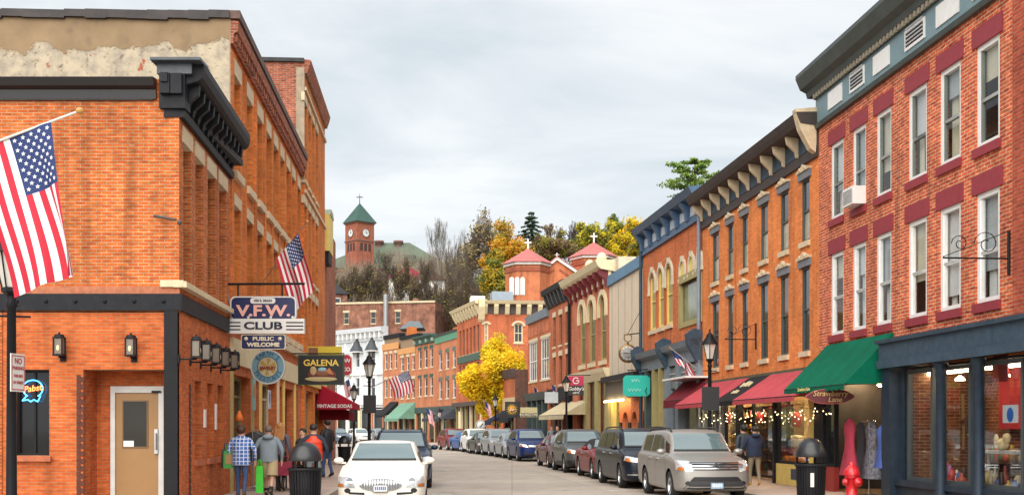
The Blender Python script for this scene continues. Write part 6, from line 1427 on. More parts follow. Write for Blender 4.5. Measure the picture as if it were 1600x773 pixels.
    for f in bm.faces:
        c = f.calc_center_median()
        if abs(c.y) > Wd * .55:
            for x in wx:
                if math.hypot(c.x - x, c.z - wz) < ra and c.z < fs_(.5): dead.append(f); break
    bmesh.ops.delete(bm, geom=dead, context='FACES')
    for v in bm.verts:
        if v.is_boundary and abs(v.co.y) > Wd * .5:
            for x in wx:
                dx, dz = v.co.x - x, v.co.z - wz; d_ = math.hypot(dx, dz)
                if d_ < ra * 1.35 and d_ > 1e-4: v.co.x = x + dx / d_ * ra; v.co.z = max(wz + dz / d_ * ra, .2 if dz < 0 else -9)
    for f in bm.faces:
        f.smooth = True
        c = f.calc_center_median()
        if clad and c.z < (.42 if abs(c.x) < L * .38 else .50): f.material_index = 1
        elif c.z < .235: f.material_index = 1
        if soft_top and c.z > fs_(L and (.5 - c.x / L)) + .06 and .34 < (.5 - c.x / L) < .84: f.material_index = 2
    bm.to_mesh(me); bm.free()
    for m in (pm, CARBLK, soft_top or CARBLK): me.materials.append(m)
    root = thing(name, label, cat, (loc[0], loc[1], .0), rz, group)
    link('body', me, root)
    def proj(y, z, off): # from the front
        h = tree.ray_cast(Vector((L, y, z)), Vector((-1, 0, 0)))
        return h[0] + h[1].normalized() * off * (1 if h[1].x > 0 else -1) if h[0] else None
    def projside(x, z, sgn, off):
        h = tree.ray_cast(Vector((x, sgn * 2, z)), Vector((0, -sgn, 0)))
        return h[0] + h[1].normalized() * off * (1 if h[1].y * sgn > 0 else -1) if h[0] else None
    def patch(fn, corners, nu=8, nv=5, name='panel', m=CARBLK, disc=False, parent=None):
        vs = []; ok = True
        for j in range(nv + 1):
            for i in range(nu + 1):
                a, b = i / nu, j / nv
                if disc:
                    X, Y = 2 * a - 1, 2 * b - 1; dx = X * math.sqrt(max(0, 1 - Y * Y / 2)); dy = Y * math.sqrt(max(0, 1 - X * X / 2)); a, b = (dx + 1) / 2, (dy + 1) / 2
                c = [corners[0][k] * (1 - a) * (1 - b) + corners[1][k] * a * (1 - b) + corners[2][k] * a * b + corners[3][k] * (1 - a) * b for k in (0, 1)]
                p = fn(*c)
                if p is None: p = Vector(vs[-1]) if vs else Vector((0, 0, .5))
                vs.append(tuple(p))
        fs2 = [(j * (nu + 1) + i, j * (nu + 1) + i + 1, (j + 1) * (nu + 1) + i + 1, (j + 1) * (nu + 1) + i) for j in range(nv) for i in range(nu)]
        mb = MB(); mb.add(vs, fs2, 0, True); return mb.build(name, m, parent or root)
    fr = lambda off: (lambda y, z: proj(y, z, off))
    # glass
    c0, c1 = Pf['cw']; zc0, zc1 = ft(c0) + .03, ft(c1) - .035; w0 = Wd * .76; w1 = rfw * .93
    patch(fr(.006), [(-w0, zc0), (w0, zc0), (w1, zc1), (-w1, zc1)], 14, 8, 'windscreen', CARGLASS)
    patch(fr(.010), [(-w0, zc0 - .02), (w0, zc0 - .02), (w0 * .99, zc0 + .025), (-w0 * .99, zc0 + .025)], 14, 1, 'wiper_cowl', CARBLK)
    for sgn in (1, -1):
        sd = lambda x, z, sgn=sgn: projside(x, z, sgn, .005)
        for i, (a, b) in enumerate(Pf['win']):
            za, zb_ = fs_(a) + .055, fs_(b) + .055; ta, tb = min(ft(a) - .13, Hh - .13), min(ft(b) - .13, Hh - .12)
            xa, xb = L * (.5 - a), L * (.5 - b)
            a0 = Pf['ap'] + .012 if i == 0 else a
            q = [(L * (.5 - a0), za), (xb, zb_), (xb, max(tb, zb_ + .05)), (xa, max(ta, za + .05))]
            patch(sd, q, 8, 5, 'side_window', CARSIDE)
        # doors: seams and handles
        if detail:
            for a in [Pf['win'][0][0] - .055] + [w_[1] + .008 for w_ in Pf['win'][:2]]:
                x = L * (.5 - a); patch(lambda x, z, sgn=sgn: projside(x, z, sgn, .003), [(x - .007, .34), (x + .007, .34), (x + .007, fs_(a) - .02), (x - .007, fs_(a) - .02)], 1, 6, 'door_seam', CARBLK)
            for w_ in Pf['win'][:2]:
                x = L * (.5 - w_[1] + .035); p = projside(x, fs_(w_[1]) - .10, sgn, .02)
                if p: MB().box(-.09, .09, -.016, .016, -.016, .016).build('door_handle', CHROME if face != 'suv_dark' else pm, root, Matrix.Translation(p))
        # mirror
        xm = L * (.5 - Pf['ap'] - .035); zm_ = fs_(Pf['ap']) + .10
        mo = MB().ball((0, 0, 0), (.09, .115, .075), 10, 8).box(-.03, .03, -.16 * sgn if sgn > 0 else 0, 0 if sgn > 0 else .16, -.07, -.03)
        mo.build('wing_mirror', pm, root, Matrix.Translation((xm, sgn * (Wd + .07), zm_)))
        # headlight
        zh = fs_(.03); yw = Wd * .86
        hq = hl or [(.50, -.17), (.97, -.10), (.93, .035), (.60, -.02)]
        q = [(sgn * Wd * a, zh + b) for a, b in hq]
        o = patch(fr(.008), q, 10, 6, 'headlight', LAMPG)
        if detail:
            q2 = [(sgn * Wd * (.80), q[0][1] + .02), (sgn * Wd * .95, q[1][1] - .0), (sgn * Wd * .93, q[1][1] + .07), (sgn * Wd * .82, q[1][1] + .07)]
            patch(fr(.012), q2, 5, 3, 'turn_signal', AMBER, parent=o)
            cx_ = Wd * .68; patch(fr(.012), [(sgn * (cx_ - .065), zh - .115), (sgn * (cx_ + .065), zh - .115), (sgn * (cx_ + .065), zh - .01), (sgn * (cx_ - .065), zh - .01)], 6, 6, 'reflector', CHROME, True, parent=o)
        # fog lamp / tail lamp
        if detail: patch(fr(.006), [(sgn * Wd * .66, .40), (sgn * Wd * .80, .40), (sgn * Wd * .80, .50), (sgn * Wd * .66, .50)], 6, 6, 'fog_lamp', CARBLK, True)
    zh = fs_(.03)
    # fronts
    if face == 'oval':
        o = patch(fr(.010), [(-.44, zh - .28), (.44, zh - .28), (.44, zh - .02), (-.44, zh - .02)], 16, 8, 'grille_surround', CHROME, True)
        o = patch(fr(.018), [(-.41, zh - .265), (.41, zh - .265), (.41, zh - .035), (-.41, zh - .035)], 16, 8, 'grille', mat('grille_grey', (.20, .20, .21), .35, metal=.7, var=.0), True)
        for i in range(15):
            y = -.38 + .76 * i / 14; hh = .105 * math.sqrt(max(0, 1 - (y / .41) ** 2)); patch(fr(.024), [(y - .006, zh - .15 - hh), (y + .006, zh - .15 - hh), (y + .006, zh - .15 + hh), (y - .006, zh - .15 + hh)], 1, 4, 'grille_bar', CHROME, parent=o)
        p = proj(0, zh - .15, .03); MB().lathe([(.062, -.006), (.062, .01), (.05, .01), (.05, -.006)], (0, 0, 0), 20, axis='x').build('emblem', CHROME, root, Matrix.Translation(p))
        MB().box(-.006, .006, -.035, .035, -.008, .008).box(-.006, .006, -.03, .03, .012, .026).box(-.006, .006, -.03, .03, -.026, -.012).build('emblem', CHROME, root, Matrix.Translation(p) @ Matrix.Rotation(R(40), 4, 'X'))
        for sg in (1, -1): patch(fr(.006), [(sg * .33, .36), (sg * .66, .38), (sg * .66, .42), (sg * .33, .41)], 6, 2, 'lower_vent', CARBLK)
        pz = .50
    elif face == 'bars':   # the silver seven-seater
        o = patch(fr(.008), [(-.52, zh - .16), (.52, zh - .16), (.60, zh + .02), (-.60, zh + .02)], 16, 4, 'grille', CARBLK)
        for k_ in range(3): zq = zh - .135 + .055 * k_; patch(fr(.018), [(-.53 - .02 * k_, zq), (.53 + .02 * k_, zq), (.53 + .02 * k_, zq + .022), (-.53 - .02 * k_, zq + .022)], 16, 1, 'grille_bar', CHROME, parent=o)
        p = proj(0, zh - .07, .03); em = MB().prism([(-.07, -.02), (.0, -.075), (.075, -.02), (.02, -.005), (.07, .02), (0, .075), (-.075, .02), (-.02, .005)], 'x', -.006, .006); em.build('emblem', CHROME, root, Matrix.Translation(p))
        patch(fr(.008), [(-.62, .50), (.62, .50), (.52, .60), (-.52, .60)], 14, 3, 'intake', CARBLK)
        patch(fr(.007), [(-.80, .27), (.80, .27), (.60, .50), (-.60, .50)], 16, 4, 'lower_bumper', mat('grey_black_plastic', (.03, .03, .034), .55, var=0)); pz = .40
    elif face == 'van':
        o = patch(fr(.008), [(-.50, zh - .17), (.50, zh - .17), (.56, zh + .0), (-.56, zh + .0)], 14, 4, 'grille', CARBLK)
        for k_ in range(2): zq = zh - .12 + .07 * k_; patch(fr(.016), [(-.52, zq), (.52, zq), (.53, zq + .02), (-.53, zq + .02)], 14, 1, 'grille_bar', CHROME, parent=o)
        patch(fr(.008), [(-.6, .34), (.6, .34), (.66, .48), (-.66, .48)], 14, 3, 'intake', CARBLK)
        for sg in (1, -1): patch(fr(.014), [(sg * .62, .40), (sg * .88, .40), (sg * .88, .43), (sg * .62, .43)], 6, 1, 'bumper_trim', CHROME)
        pz = .55
    elif face == 'hex':
        o = patch(fr(.008), [(-.32, .42), (.32, .42), (.48, zh - .06), (-.48, zh - .06)], 12, 6, 'grille', CARBLK)
        patch(fr(.006), [(-.75, .30), (.75, .30), (.68, .42), (-.68, .42)], 12, 2, 'lower_bumper', CARBLK); pz = .50
    else:
        o = patch(fr(.008), [(-.46, zh - .17), (.46, zh - .17), (.50, zh - .04), (-.50, zh - .04)], 12, 3, 'grille', CARBLK)
        for k_ in range(2): zq = zh - .135 + .06 * k_; patch(fr(.016), [(-.45, zq), (.45, zq), (.45, zq + .018), (-.45, zq + .018)], 12, 1, 'grille_bar', CHROME, parent=o)
        patch(fr(.008), [(-.62, .32), (.62, .32), (.66, .45), (-.66, .45)], 12, 3, 'intake', CARBLK); pz = .50
    p = proj(0, pz, .02)
    if p and plate:
        o = MB().box(-.008, .008, -.155, .155, -.078, .078).build('licence_plate', PLATE if plate == 'blue' else PLATEW, root, Matrix.Translation(p + Vector((.02, 0, 0))))
        fr_ = MB().box(.008, .014, -.155, .155, -.078, -.066).box(.008, .014, -.155, .155, .066, .078).box(.008, .014, -.155, -.143, -.066, .066).box(.008, .014, .143, .155, -.066, .066)
        fr_.build('plate_frame', CARBLK if plate == 'white' else CHROME, o)
        mb = MB()
        for i in range(6): mb.box(.008, .012, -.115 + i * .04, -.09 + i * .04, -.035, .035)
        mb.build('plate_marks', mat('plate_ink', (.06, .09, .25), .5) if plate == 'white' else PLATEW, o)
    # tail lamps, exhaust side: a plain lens each side
    for sg in (1, -1):
        h = tree.ray_cast(Vector((-L, sg * Wd * .78, fs_(.97) - .1)), Vector((1, 0, 0)))
        if h[0]: MB().ball((0, 0, 0), (.05, .12, .10), 8, 6).build('tail_light', REDL2, root, Matrix.Translation(h[0]))
    if rails:
        for sg in (1, -1):
            pts = []
            for i in range(13):
                s = Pf['cw'][1] + .02 + (.88 - Pf['cw'][1]) * i / 12; e = .05 if 0 < i < 12 else -.01; pts.append((L * (.5 - s), sg * rfw * .93, ft(s) - .02 + e))
            MB().path(pts, .022, 6).build('roof_rail', CARBLK if rails == 'black' else CHROME, root)
    # dark floor pan and wheels
    MB().box(-L * .44, L * .44, -Wd * .70, Wd * .70, .24, .66).build('underbody', CARBLK, root)
    for i, x in enumerate(wx):
        for sg in (1, -1):
            y = sg * (Wd - .115); t_ = .105
            w = MB().lathe([(rw * .66, -t_), (rw * .90, -t_), (rw * .975, -t_ * .82), (rw, -t_ * .5), (rw, t_ * .5), (rw * .975, t_ * .82), (rw * .90, t_), (rw * .66, t_)], (0, 0, 0), 28, axis='y').build('wheel', TYRE, root, Matrix.Translation((x, y, rw)))
            rm = MB(); ro = sg * t_ * .8
            rm.lathe([(rw * .67, ro), (rw * .62, ro - sg * .03), (rw * .60, ro - sg * .08)], (0, 0, 0), 28, axis='y'); rm.lathe([(0, ro - sg * .005), (rw * .13, ro - sg * .01), (rw * .15, ro - sg * .04)], (0, 0, 0), 12, axis='y')
            for k_ in range(7 if kind in ('suv', 'van') else 5):
                nn = 7 if kind in ('suv', 'van') else 5; t = 2 * math.pi * k_ / nn + .3; ca, sa = math.cos(t), math.sin(t); wq = rw * (.10 if nn == 5 else .075)
                vs = []
                for rr_, ww in ((rw * .10, wq), (rw * .64, wq * 1.15)):
                    for yy_ in (ro - sg * .055, ro - sg * .018):
                        for s_ in (-1, 1): vs.append((rr_ * ca - s_ * ww * sa, yy_, rr_ * sa + s_ * ww * ca))
                rm.add(vs, [(0, 1, 3, 2), (4, 6, 7, 5), (0, 4, 5, 1), (2, 3, 7, 6), (0, 2, 6, 4), (1, 5, 7, 3)])
            rm.build('rim', RIM, w); MB().lathe([(0, 0), (rw * .66, 0)], (0, ro - sg * .09, 0), 20, axis='y').build('brake_disc', CARBLK, w)
    return root
def heading(X, Y): # nose towards the camera along the right-hand kerb
    dd = line_dir(KERB_R, Y); return math.atan2(-dd.y, -dd.x)
def at_kerb(Y, gap, W_): # centre of a car whose nose is at depth Y
    p = on_line(KERB_R, Y); dd = line_dir(KERB_R, Y); nrm = Vector((-dd.y, dd.x)); return p + nrm * (gap + W_ / 2), dd
PT = dict(silver=paint('silver_beige', (.34, .325, .305), 1.2), navyvan=paint('dark_blue_grey', (.009, .014, .024), .4), red=paint('dark_red', (.20, .008, .015), .3), grey=paint('mid_grey', (.085, .09, .095), .6), maroon=paint('maroon', (.10, .010, .016), .35), blue=paint('royal_blue', (.006, .022, .12), .35), silver2=paint('pale_silver', (.33, .35, .37), 1.), dgrey=paint('dark_grey', (.045, .043, .04), .5), white=paint('white', (.72, .71, .67), 0.), pearl=paint('pearl_white', (.78, .74, .66), 0.), navy=paint('navy', (.010, .024, .05), .4), bblue=paint('bright_blue', (.03, .10, .3), .3), teal=paint('grey_teal', (.12, .19, .2), .4), steel=paint('steel_blue', (.10, .13, .17), .4))
PK = 'cars parked along the right kerb'
def park(kind, pm, Yn, gap, label, px=None, **kw):
    Pf = PROF[kind]; c, dd = at_kerb(Yn, gap, Pf['W'])
    if px is not None:                                              # lateral place from the road-side front wheel
        Yw = Yn + Pf['L'] * Pf['ax'][0]; nx = WX(px, Yw) ; c = Vector((nx + Pf['W'] / 2 - .02, Yn))
    c = c + dd * (Pf['L'] / 2); dd2 = line_dir(KERB_R, c.y); dd2 = Vector((dd2.x, dd2.y))
    return make_car(kind, pm, label, (c.x, c.y), math.atan2(-dd2.y, -dd2.x), **kw)
make_xl = park('xl', PT['silver'], 27.0, .55, 'silver beige seven-seat car with blue licence plate parked nearest on the right', px=1049, face='bars', plate='blue', rails='black', hl=[(.62, -.19), (.97, -.16), (.95, .06), (.66, .05)])
park('van', PT['navyvan'], 32.7, .5, 'dark blue minivan parked behind the silver seven-seat car', px=971, face='van', plate=None, rails='black')
park('coupe', PT['red'], 38.6, .5, 'low red coupe with black soft top parked behind the dark minivan', px=928, soft_top=mat('soft_top', (.015, .015, .016), .8, var=.1), plate=None)
park('suv', PT['grey'], 44.1, .5, 'mid grey sport utility car with wide dark grille behind the red coupe', px=884, face='hex', plate=None, clad=True)
park('sedan', PT['maroon'], 49.6, .5, 'maroon saloon car parked behind the mid grey sport utility car', px=859, plate=None)
park('suv', PT['blue'], 59.4, .5, 'royal blue sport utility car with white plate halfway down the right kerb', px=811, face='plain', plate='white')
FARC = [('sedan', 'silver2', 65.2, 789, 'pale silver saloon car right behind the royal blue car'), ('suv', 'silver2', 70.2, 767, 'silver sport utility car between two saloon cars in the far line'), ('sedan', 'dgrey', 75.0, 747.5, 'dark grey saloon car next to the white sport utility car'), ('suv', 'white', 79.8, 733, 'white sport utility car near the far end of the parked line'), ('sedan', 'bblue', 84.6, 722, 'bright blue car mostly hidden behind the white sport utility car'), ('suv', 'red', 88.8, 703, 'dark red car at the far end of the line on the right kerb')]
for kind, c, Y, px, lab in FARC: park(kind, PT[c], Y, .5, lab, px=px, plate=None, rails='chrome' if lab.startswith('silver sport') else False)
hdL = math.atan2(-LD.y, -LD.x)
def park_left(kind, pm, Yn, cx, label, **kw):
    Pf = PROF[kind]; c = Vector((cx, Yn)) + LD.normalized() * (Pf['L'] / 2); return make_car(kind, pm, label, (c.x, c.y), hdL, **kw)
park_left('sedan', PT['pearl'], 23.9, -2.72, 'pearl white saloon car with oval chrome grille parked nearest on the left', face='oval', plate='white', hl=[(.55, -.20), (.97, -.19), (.93, .02), (.66, .01)])
park_left('suv', PT['navy'], 32.8, -3.20, 'navy blue sport utility car with roof rails behind the white saloon car', plate=None, rails='black')
park_left('sedan', PT['teal'], 44.5, -4.25, 'grey teal car parked behind the navy sport utility car', plate=None)
def far_car(kind, pm, px, Y, rz, label, **kw): make_car(kind, pm, label, (WX(px, Y), Y), rz, plate=None, **kw)
far_car('suv', PT['steel'], 527, 128, R(-60), 'steel blue car parked across the far street at the left')
far_car('suv', PT['white'], 561, 132, R(-65), 'white car parked beside the steel blue car on the far street', rails='black')
far_car('suv', PT['silver2'], 592, 136, R(-65), 'silver car parked beside the white car on the far street', rails='black')
# ================================================================== LAMPS, SIGNS, FLAGS
FROST = mat('lantern_glass', (.62, .60, .54), .25, var=.1, ior=1.5)
def street_lamp(px, pytop, Y, label, x=None, box=None, z=.13):
    X = x if x is not None else WX(px, Y); ht = H + (HY - pytop) / F * Y - z
    o = thing('street_lamp', label, 'street lamp', (X, Y, z), R(20))
    hl_ = .98; hb = ht - hl_
    MB().lathe([(.19, 0), (.19, .12), (.14, .2), (.12, .55), (.085, .68), (.065, .8), (.052, hb - .15), (.075, hb - .12), (.05, hb - .06), (.06, hb)], (0, 0, 0), 14).build('post', BLACK, o)
    MB().tube((-.22, 0, hb - .25), (.22, 0, hb - .25), .014).build('ladder_bar', BLACK, o)
    g = MB().lathe([(.10, hb + .10), (.20, hb + .52)], (0, 0, 0), 6, smooth=False).build('lantern_glass', FROST, o)
    fr = MB(); fr.lathe([(.05, hb), (.12, hb + .05), (.12, hb + .10), (.05, hb + .1)], (0, 0, 0), 6, smooth=False)
    for k_ in range(6):
        a = R(60 * k_); fr.tube((.105 * math.cos(a), .105 * math.sin(a), hb + .08), (.207 * math.cos(a), .207 * math.sin(a), hb + .53), .012, n=4)
        a2 = R(60 * k_ + 30)
    fr.build('lantern_frame', BLACK, o)
    MB().lathe([(.25, hb + .52), (.24, hb + .56), (.10, hb + .74), (.11, hb + .77), (.05, hb + .85), (.02, hb + .88), (.035, hb + .92), (0, hb + .98)], (0, 0, 0), 12).build('lantern_cap', BLACK, o)
    if box:
        (a, b, c, d_) = box; s = F / Y; MB().box((a - px) / s, (b - px) / s, -.10, -.06, H + (HY - d_) / s - z, H + (HY - c) / s - z).build('sign_panel', mat('sign_back_black', (.012, .012, .014), .5), o, Matrix.Rotation(R(-20), 4, 'Z'))
    return o
street_lamp(18, 338, 14.2, 'black street lamp at the left edge carrying the white parking sign')
street_lamp(1109, 513, 33.6, 'black street lamp with dark sign panel behind the silver seven-seat car', box=(1096, 1123, 604, 641))
street_lamp(577, 549, 41.5, 'black street lamp with dark panel behind the white saloon car', box=(568, 588, 617, 645))
street_lamp(553, 597, 62, 'black street lamp further up the left pavement near the red awning', box=(546, 559, 634, 658))
street_lamp(885, 583, 57, 'black street lamp beside the dark red and black gift shop sign')
street_lamp(774, 614, 80, 'black street lamp in front of the yellow tree', box=(806 - 26, 818 - 24, 646, 660))
street_lamp(687, 636, 106, 'black street lamp standing alone before the far brick shops')
ol = WX(78, 11.5); street_lamp(0, 300, 11.55, 'black street lamp just outside the left edge holding the big flag pole', x=ol - 1.85)

STAR = [(math.sin(2 * math.pi * i / 10) * (1 if i % 2 == 0 else .40), math.cos(2 * math.pi * i / 10) * (1 if i % 2 == 0 else .40)) for i in range(10)]
FLAGM = [mat('flag_red', (.48, .012, .035), .75, var=.08), mat('flag_white', (.74, .72, .72), .75, var=.05), mat('flag_blue', (.012, .030, .13), .75, var=.1), mat('flag_star_white', (.78, .78, .80), .7, var=0)]
POLEM = mat('flag_pole_grey', (.35, .34, .32), .4, metal=.4, var=.1)
def flag(label, O, hoist, fly, pole0, pole1, wave=.06, nw=1.6, ph=0., stars=True, sag=.0, curl=0., finial=True, pole_m=None, furl=0.):
    O, hoist, fly = Vector(O), Vector(hoist), Vector(fly); nrm = hoist.cross(fly).normalized()
    o = thing('flag', label, 'flag', tuple(O), 0)
    def S(a, b, off=0.):
        w = wave * math.sin(2 * math.pi * (nw * b + .35 * a) + ph) * (.25 + .75 * a) + wave * .35 * math.sin(2 * math.pi * (2.7 * b - .5 * a) + ph * 2) * a
        p = hoist * b + fly * a + nrm * (w + off) + hoist * (-.10 * a * (1 - a) + .03 * math.sin(5 * a + ph) * a) + Vector((0, 0, -sag * a * b))
        if curl: p += hoist * (curl * a * max(0, .25 - b) * 2) + nrm * (curl * .3 * a * max(0, .3 - b))
        if furl: p -= hoist * (furl * a * b)
        return p
    NA, NB = 40, 52; mb = MB(); vs = [S(i / NA, j / NB) for j in range(NB + 1) for i in range(NA + 1)]
    fw_ = {0: [], 1: [], 2: []}
    for j in range(NB):
        st = int(13 * (j + .5) / NB)
        for i in range(NA):
            mi = 2 if (i + .5) / NA < .4 and st < 7 else (0 if st % 2 == 0 else 1)
            fw_[mi].append((j * (NA + 1) + i, j * (NA + 1) + i + 1, (j + 1) * (NA + 1) + i + 1, (j + 1) * (NA + 1) + i))
    base = 0
    mb.v = [tuple(v) for v in vs]
    for mi, fl in fw_.items():
        for f in fl: mb.f.append(f); mb.m.append(mi); mb.sm.append(True)
    if stars:
        asp = fly.length / hoist.length
        for r_ in range(9):
            for c in range(6 if r_ % 2 == 0 else 5):
                ca = .4 * ((c * 2 + 1 + (r_ % 2)) / 12.); cb_ = (7 / 13.) * ((r_ + 1) / 10.); rr = .0300
                for off in (.006, -.006):
                    k0 = len(mb.v); mb.v += [tuple(S(ca + sx_ * rr / asp * .0 + sz_ * 0 + rr / asp * sx_, cb_ - rr * sz_, off)) for sx_, sz_ in STAR] + [tuple(S(ca, cb_, off))]
                    for q in range(10): mb.f.append((k0 + q, k0 + (q + 1) % 10, k0 + 10)); mb.m.append(3); mb.sm.append(False)
    mb.build('cloth', FLAGM, o)
    p0, p1 = Vector(pole0) - O, Vector(pole1) - O
    pl = MB().tube(p0, p1, .016, .012, 8).build('pole', pole_m or POLEM, o)
    if finial: MB().ball(tuple(p1), (.04, .04, .035), 10, 8).build('finial', mat('gilt_wood', (.5, .26, .07), .4), o)
    return o
Of = W(80, 190, 11.5); hv = Vector((-.80, .02, -.29)); fv = Vector((.40, -.02, -1.47))
flag('large US flag hanging from an angled pole at the left edge', Of, hv, fv, Of + hv * 2.28, Of - hv * .36, wave=.05, nw=1.3, ph=.6, curl=.55, pole_m=mat('white_pole', (.7, .68, .62), .4))
O2 = W(466, 364, 31); 
def vpx(dx, dy, Y, dy_=0.): return Vector((dx / F * Y, dy_, -dy / F * Y))
flag('US flag hanging from a pole on the long brick block above the club sign', O2, vpx(-36, 40, 31, .1), vpx(22, 88, 31, .2), F2.P(F2.u(405, -.1), -.1, 1.74 + (668 - 440) / F * 31.6), W(480, 346, 30.6), wave=.11, nw=1.9, ph=1.2, finial=True)
O3 = W(638, 579, 41.2); flag('US flag on a pole sloping up from the street lamp behind the white saloon car', O3, vpx(-31, 13, 41, 0), vpx(9, 32, 41, .1), W(577, 606, 41.5), W(641, 577.5, 41.2), wave=.05, nw=1.2, ph=2.)
O4 = W(1050, 546, 42.8); flag('US flag blowing from a pole on the blue cornice store', O4, vpx(27, 22, 42.8, .1), vpx(10, 25, 42.8, -.2), G3.P(G3.u(1097), 0, G3.z(1097, 582)), W(1047, 543, 42.8), wave=.10, nw=1.4, ph=.3, stars=False)
for (px, py, Y, lab, dx) in ((862, 600, 70, 'small US flag beside the blank white sign board', 1), (834, 604, 76, 'small US flag on the wide windowed store', 1), (545, 592, 64, 'small US flag hanging at the far street lamp on the left', -1), (757, 626, 84, 'small US flag in front of the corner block below the yellow tree', 1), (666, 636, 100, 'tiny US flag before the green awning of the far shops', 1)):
    O5 = W(px, py, Y); flag(lab, O5, vpx(9 * dx, 7, Y, .1), vpx(5, 24, Y, 0), O5 + vpx(30 * dx, 22, Y, .4), O5 - vpx(2 * dx, 2, Y), wave=.08, nw=1.2, ph=px, stars=False)

# ---- sign helper: local x / z from photograph columns at depth Y
class Sign:
    def __init__(s, name, label, px, py, Y, cat='sign', rz=0.):
        s.px, s.py, s.Y, s.s = px, py, Y, F / Y; s.o = thing(name, label, cat, tuple(W(px, py, Y)), rz)
    def x(s, px): return (px - s.px) / s.s
    def z(s, py): return (s.py - py) / s.s
    def rect(s, name, a, b, c, d, m, y0=-.03, y1=.03, r=0., parent=None):
        x0, x1, z0, z1 = s.x(a), s.x(b), s.z(d), s.z(c); r_ = r / s.s
        if r_:
            pts = []
            for cx_, cz_, a0 in ((x1 - r_, z1 - r_, 0), (x0 + r_, z1 - r_, 90), (x0 + r_, z0 + r_, 180), (x1 - r_, z0 + r_, 270)):
                for k_ in range(5): t = R(a0 + 22.5 * k_); pts.append((cx_ + r_ * math.cos(t), cz_ + r_ * math.sin(t)))
            mb = MB().prism(pts, 'y', y0, y1)
        else: mb = MB().box(x0, x1, y0, y1, z0, z1)
        return mb.build(name, m, parent or s.o)
    def text(s, t, px, py, hpx, m, y=-.036, sx=1., **kw): return lettering(s.o, t, hpx / s.s / .70, (s.x(px), y, s.z(py)), m, sx=sx, **kw)
def arc_text(parent, txt, r, size, a_mid, span, m, y, flip=False):
    mb = MB(); n_ = len(txt)
    for i, ch in enumerate(txt):
        if ch == ' ': continue
        t = R(a_mid + (span * (.5 - (i + .5) / n_)) * (-1 if flip else 1)); me = text_mesh(ch, size, .003); rot = t - math.pi / 2 + (math.pi if flip else 0)
        vs = []
        for v in me.vertices:
            x, z = v.co.x, v.co.y; vs.append((r * math.cos(t) + x * math.cos(rot) - z * math.sin(rot), y + v.co.z, r * math.sin(t) + x * math.sin(rot) + z * math.cos(rot)))
        mb.add(vs, [tuple(p.vertices) for p in me.polygons])
    return mb.build('lettering', m, parent)
NAVY = mat('sign_navy', (.012, .018, .085), .4, var=.1); SW = mat('sign_white', (.72, .70, .66), .5, var=.06); PINKN = mat('pink_neon_letters', (.80, .42, .36), .4, var=.05); CRL = mat('cream_sign_letters', (.72, .64, .46), .5, var=0); INK = mat('ink_navy', (.01, .012, .03), .5, var=0)
s = Sign('club_sign', 'blue and white projecting club sign with pink letters above the left pavement', 412, 495, 28.4)
s.rect('border', 360.5, 463.5, 463, 500, SW, -.05, .05, 8); s.rect('panel', 362.5, 461.5, 465, 499, NAVY, -.06, .06, 7)
s.rect('name_plate', 392, 431, 465.5, 474.5, SW, -.066, -.058, 4); s.text('100 S. MAIN', 411.5, 470, 3.9, INK, -.07, bold=.002)
s.text('V.F.W.', 413, 486.5, 16.5, PINKN, -.075, sx=1.28, ext=.012, bold=.012)
for px in (389, 424, 458): MB().ball((s.x(px), -.07, s.z(496)), (.035, .02, .035), 8, 6).build('letter_stop', SW, s.o)
z0, z1 = s.z(521), s.z(498); MB().prism([(s.x(352), z0), (s.x(476), z0), (s.x(476), z1), (s.x(352), z1)], 'y', -.08, .08).build('white_bar', SW, s.o)
s.text('CLUB', 412, 509.5, 11, INK, -.085, sx=1.55, bold=.008)
for py in (504, 509.5, 515):
    s.rect('stripe', 353, 377, py - 1, py + 1, INK, -.084, -.079); s.rect('stripe', 448, 475, py - 1, py + 1, INK, -.084, -.079)
s.rect('lower_border', 377.5, 446.5, 522.5, 545.5, CRL, -.045, .045, 3); s.rect('lower_panel', 378.5, 445.5, 523.5, 544.5, NAVY, -.05, .05, 3)
s.text('PUBLIC', 412, 529.3, 5.8, CRL, -.055, sx=1.25, bold=.004); s.text('WELCOME', 412, 538.5, 5.8, CRL, -.055, sx=1.25, bold=.006)
for px in (385, 438): MB().lathe([(0, -.056), (.05, -.055), (.05, -.05)], (s.x(px), 0, s.z(529)), 6, axis='y').build('star', CRL, s.o)
MB().tube((s.x(318), .0, s.z(444)), (s.x(476), 0, s.z(443)), .03).tube((s.x(372), 0, s.z(444)), (s.x(372), 0, s.z(464)), .02).tube((s.x(441), 0, s.z(444)), (s.x(441), 0, s.z(464)), .02).build('arm', BLACK, s.o)
MB().path([(s.x(310), -.02, s.z(456)), (s.x(325), -.02, s.z(446)), (s.x(345), -.02, s.z(448)), (s.x(357), -.02, s.z(462)), (s.x(360), -.02, s.z(478))], .015).build('conduit', mat('grey_conduit', (.25, .25, .25), .5), s.o)
